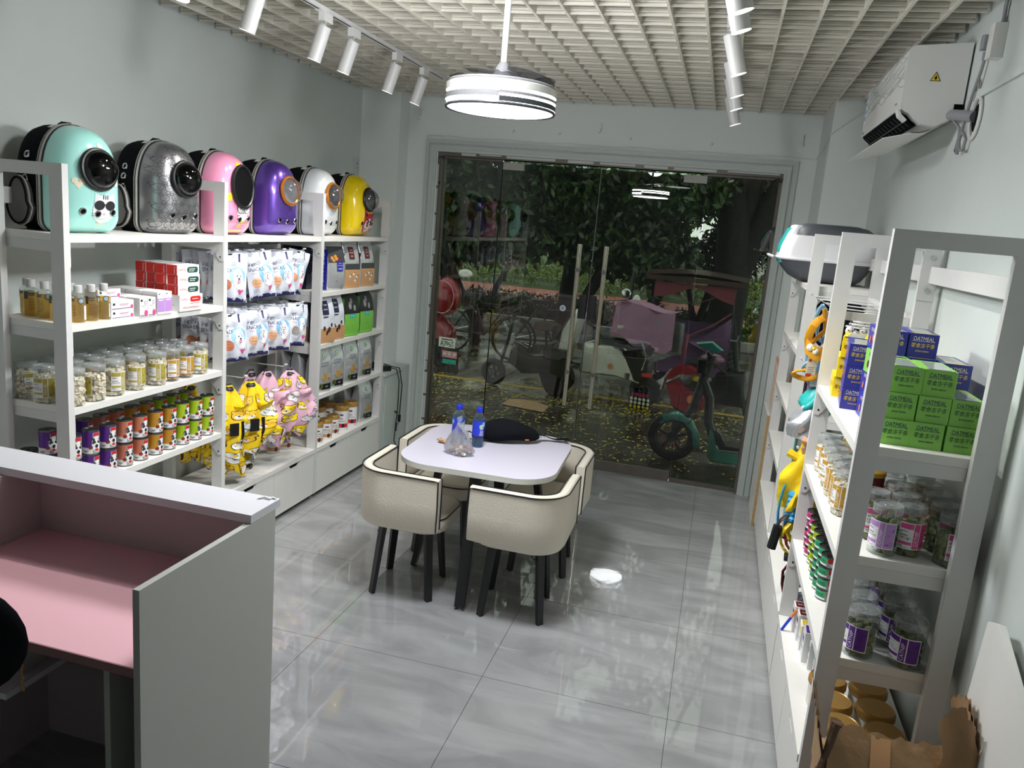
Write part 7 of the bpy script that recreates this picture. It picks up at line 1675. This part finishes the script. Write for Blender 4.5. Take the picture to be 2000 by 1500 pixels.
def black_extra(t):
    q = MB(); q.rbox((.20, -.07, .46), (.18, .01, .09), m=0); q.text('88 558', lambda u, v: (.20+u, -.077, .46+v), (0, 0), .04, 1); q.build('number_plate', ['p_grey', 'ink_black'], t)
scoot('small black electric bike with round saddle near the glass doors', (-1.98, 9.15, GZ), radians(-14), 'black', [(.24, .17, .045), (-.62, .17, .045)],
      [('seat_post', 'black_metal', [(.08, 0, .55), (.05, 0, .78)], .018), ('handlebar', 'black_metal', [(-.40, -.25, 1.0), (-.38, 0, .98), (-.40, .25, 1.0)], .012), ('steering_post', 'black_metal', [(-.38, 0, .98), (-.45, 0, .6), (-.55, 0, .2)], .022)],
      [('saddle', 'p_darkbrown', [(-.12, .80), (-.08, .87), (.12, .90), (.22, .86), (.20, .79), (.0, .77)], .10), ('rear_box', 'black_plastic', [(.04, .50), (.06, .57), (.36, .58), (.38, .50), (.30, .45)], .11), ('frame_body', 'black_plastic', [(-.40, .34), (-.36, .52), (-.10, .44), (.10, .48), (.36, .48), (.30, .06), (.16, .06), (.06, .26), (-.20, .22)], .09)], [], extra=black_extra)
def redleft_extra(t):
    q = MB(); q.ball((.10, -.05, .98), (.20, .16, .25), 20, 12); q.build('round_seat_back', 'scooter_red', t)
    q = MB(); q.tube([(.10+.17*cos(a), -.19, .98+.21*sin(a)) for a in [2*pi*k/20 for k in range(20)]], .006, 5, closed=True); q.build('seat_piping', 'p_pink', t)
    q = MB(); q.rbox((.22, -.19, .40), (.24, .012, .13), m=0); q.text('A7965', lambda u, v: (.22+u, -.198, .385+v), (0, 0), .065, 1, w=.19); q.patch(lambda u, v: (.22+u, -.198, .44+v), -.08, .08, -.006, .006, 1, 1, 1); q.build('number_plate', ['paper_white', 'ink_black'], t)
    q = MB(); q.rbox((.26, -.17, .16), (.26, .01, .34)); q.build('mud_flap', 'black_plastic', t)
    q = MB(); q.patch(lambda u, v: (.26+u, -.178, .22+v), -.11, .11, -.02, .07, 0, 1, 1); q.patch(lambda u, v: (.26+u, -.178, .22+v), -.10, .10, -.10, -.04, 1, 1, 1)
    for k in range(3): q.disc(lambda u, v: (.26+u, -.180, .22+v), (-.07+.07*k, .03), .025, 2, 10, 1)
    q.build('flap_print', ['p_pink', 'p_teal', 'paper_white'], t)
    q = MB(); q.ball((.33, -.02, 1.30), (.10, .02, .055), 12, 7, 0); q.tube([(.33, 0, 1.28), (.1, .1, 1.15)], .006, 5, 1); q.build('mirror', ['paper_white', 'black_metal'], t)
scoot('red scooter with rounded red back cover and white number plate at left', (-3.52, 9.85, GZ), radians(-8), 'scooter_red', [(.10, .20, .06)],
      [('grab_bar', 'black_metal', [(-.1, 0, .7), (-.3, 0, .9)], .015)],
      [('rear_body', 'scooter_red', [(-.40, .45), (-.36, .85), (-.05, .78), (.20, .55), (.18, .40), (-.1, .40)], .18), ('rain_apron', 'scooter_red', [(-.45, .8), (-.45, 1.75), (-.30, 1.6), (-.10, 1.2), (-.05, .9)], .16)],
      [('reflector', 'p_orange', (.02, -.185, .55), (.06, .02, .06))], extra=redleft_extra)
# purple covered tricycle
t = thing('covered_tricycle', 'tricycle rickshaw with dark roof and purple rain cover', 'tricycle', (-.32, 10.75, GZ), 0)
q = MB()
q.grid(lambda a, b: (-.62+1.28*a, -.42+1.3*b, 1.50+.05*sin(pi*a)+.03*sin(pi*b)), 10, 6); q.grid(lambda a, b: (-.62+1.28*a, -.42+1.3*b, 1.46+.05*sin(pi*a)+.03*sin(pi*b)), 10, 6)
q.box(-.62, .66, -.43, -.41, 1.44, 1.50); q.build('roof', 'p_darkbrown', t)
for x in (-.50, .52): q = MB(); q.tube([(x, -.34, .35), (x, -.36, 1.0), (x*.95, -.36, 1.47)], .014, 7); q.build('frame_post', 'black_metal', t)
def curt(side):
    return lambda a, b: (side*(.54-.54*a*(1-abs(b-.5)*.9)-.02), -.36-.03*sin(6*a+3*b)-.05*a, (1.05-.75*b)-(.25 if True else 0)*a*(1-b)+.30*a*b)
q = MB(); q.grid(curt(-1), 12, 12); q.build('rain_curtain', 'purple_cover', t); q = MB(); q.grid(curt(1), 12, 12); q.build('rain_curtain', 'purple_cover', t)
q = MB(); q.grid(lambda a, b: (-.52+1.06*a, -.33-.01*sin(9*a), .95-.70*b), 10, 6); q.build('lower_curtain', 'purple_cover', t)
q = MB(); q.grid(lambda a, b: (-.50+1.02*a, -.375, 1.42-.20*b*(1-.6*sin(pi*a))-.03*sin(9*a)*b), 14, 3); q.build('top_valance', 'red_cover', t)
q = MB(); q.grid(lambda a, b: (-.50+1.02*a, -.345-.01*sin(7*a), 1.40-.62*b), 10, 6); q.build('clear_window', 'window_film', t)
q = MB(); q.tube([(-.48, -.38, 1.05), (-.28, -.40, .88), (0, -.42, .76), (.28, -.40, .92), (.50, -.38, 1.10)], .012, 6); q.tube([(-.30, -.39, 1.32), (.0, -.40, 1.16), (.28, -.39, 1.28)], .005, 5); q.tube([(0, -.44, .78), (-.02, -.46, .60), (-.04, -.44, .48)], .03, 7); q.build('curtain_hem', 'red_cover', t)
q = MB(); q.rbox((0, .25, .42), (1.05, 1.0, .30)); q.build('cabin_body', 'black_plastic', t)
for x in (-.45, .45): wheel(None, (x, .2, .22), .22, .05, t)
q = MB(); q.ball((-.72, -.30, 1.12), (.055, .02, .09), 12, 7, 0); q.tube([(-.72, -.28, 1.12), (-.62, -.20, 1.35), (-.55, -.3, 1.45)], .008, 6, 1); q.tube([(-.80, -.2, 1.5), (-.84, -.2, .9), (-.95, -.2, .7)], .03, 6, 1); q.build('mirror', ['paper_white', 'black_metal'], t)
# bicycle behind and teal bike at the right
def bike(label, loc, rz, col):
    t = thing('bicycle', label, 'bicycle', loc, rz)
    for x in (-.5, .5): wheel(None, (x, 0, .33), .33, .018, t, 10, 'chrome')
    q = MB()
    for a, b in (((-.5, .33), (-.15, .85)), ((-.15, .85), (.05, .33)), ((-.5, .33), (.05, .33)), ((-.12, .78), (.38, .80)), ((.05, .33), (.38, .80)), ((.38, .95), (.5, .33))): q.tube([(a[0], 0, a[1]), (b[0], 0, b[1])], .016, 6)
    q.build('frame', col, t); q = MB(); q.rbox((-.17, 0, .90), (.24, .12, .05), r=.02); q.build('saddle', 'black_plastic', t); q = MB(); q.tube([(.40, -.26, 1.02), (.36, 0, .98), (.40, .26, 1.02)], .012, 6); q.build('handlebar', 'chrome', t)
bike('dark bicycle standing behind the small black electric bike', (-2.35, 11.3, GZ), radians(20), 'black_metal')
bike('teal bicycle at the right edge of the glass', (.85, 10.6, GZ), radians(75), 'scooter_teal')
bike('black bicycle behind the red scooter at left', (-3.35, 11.2, GZ), radians(-10), 'black_metal')
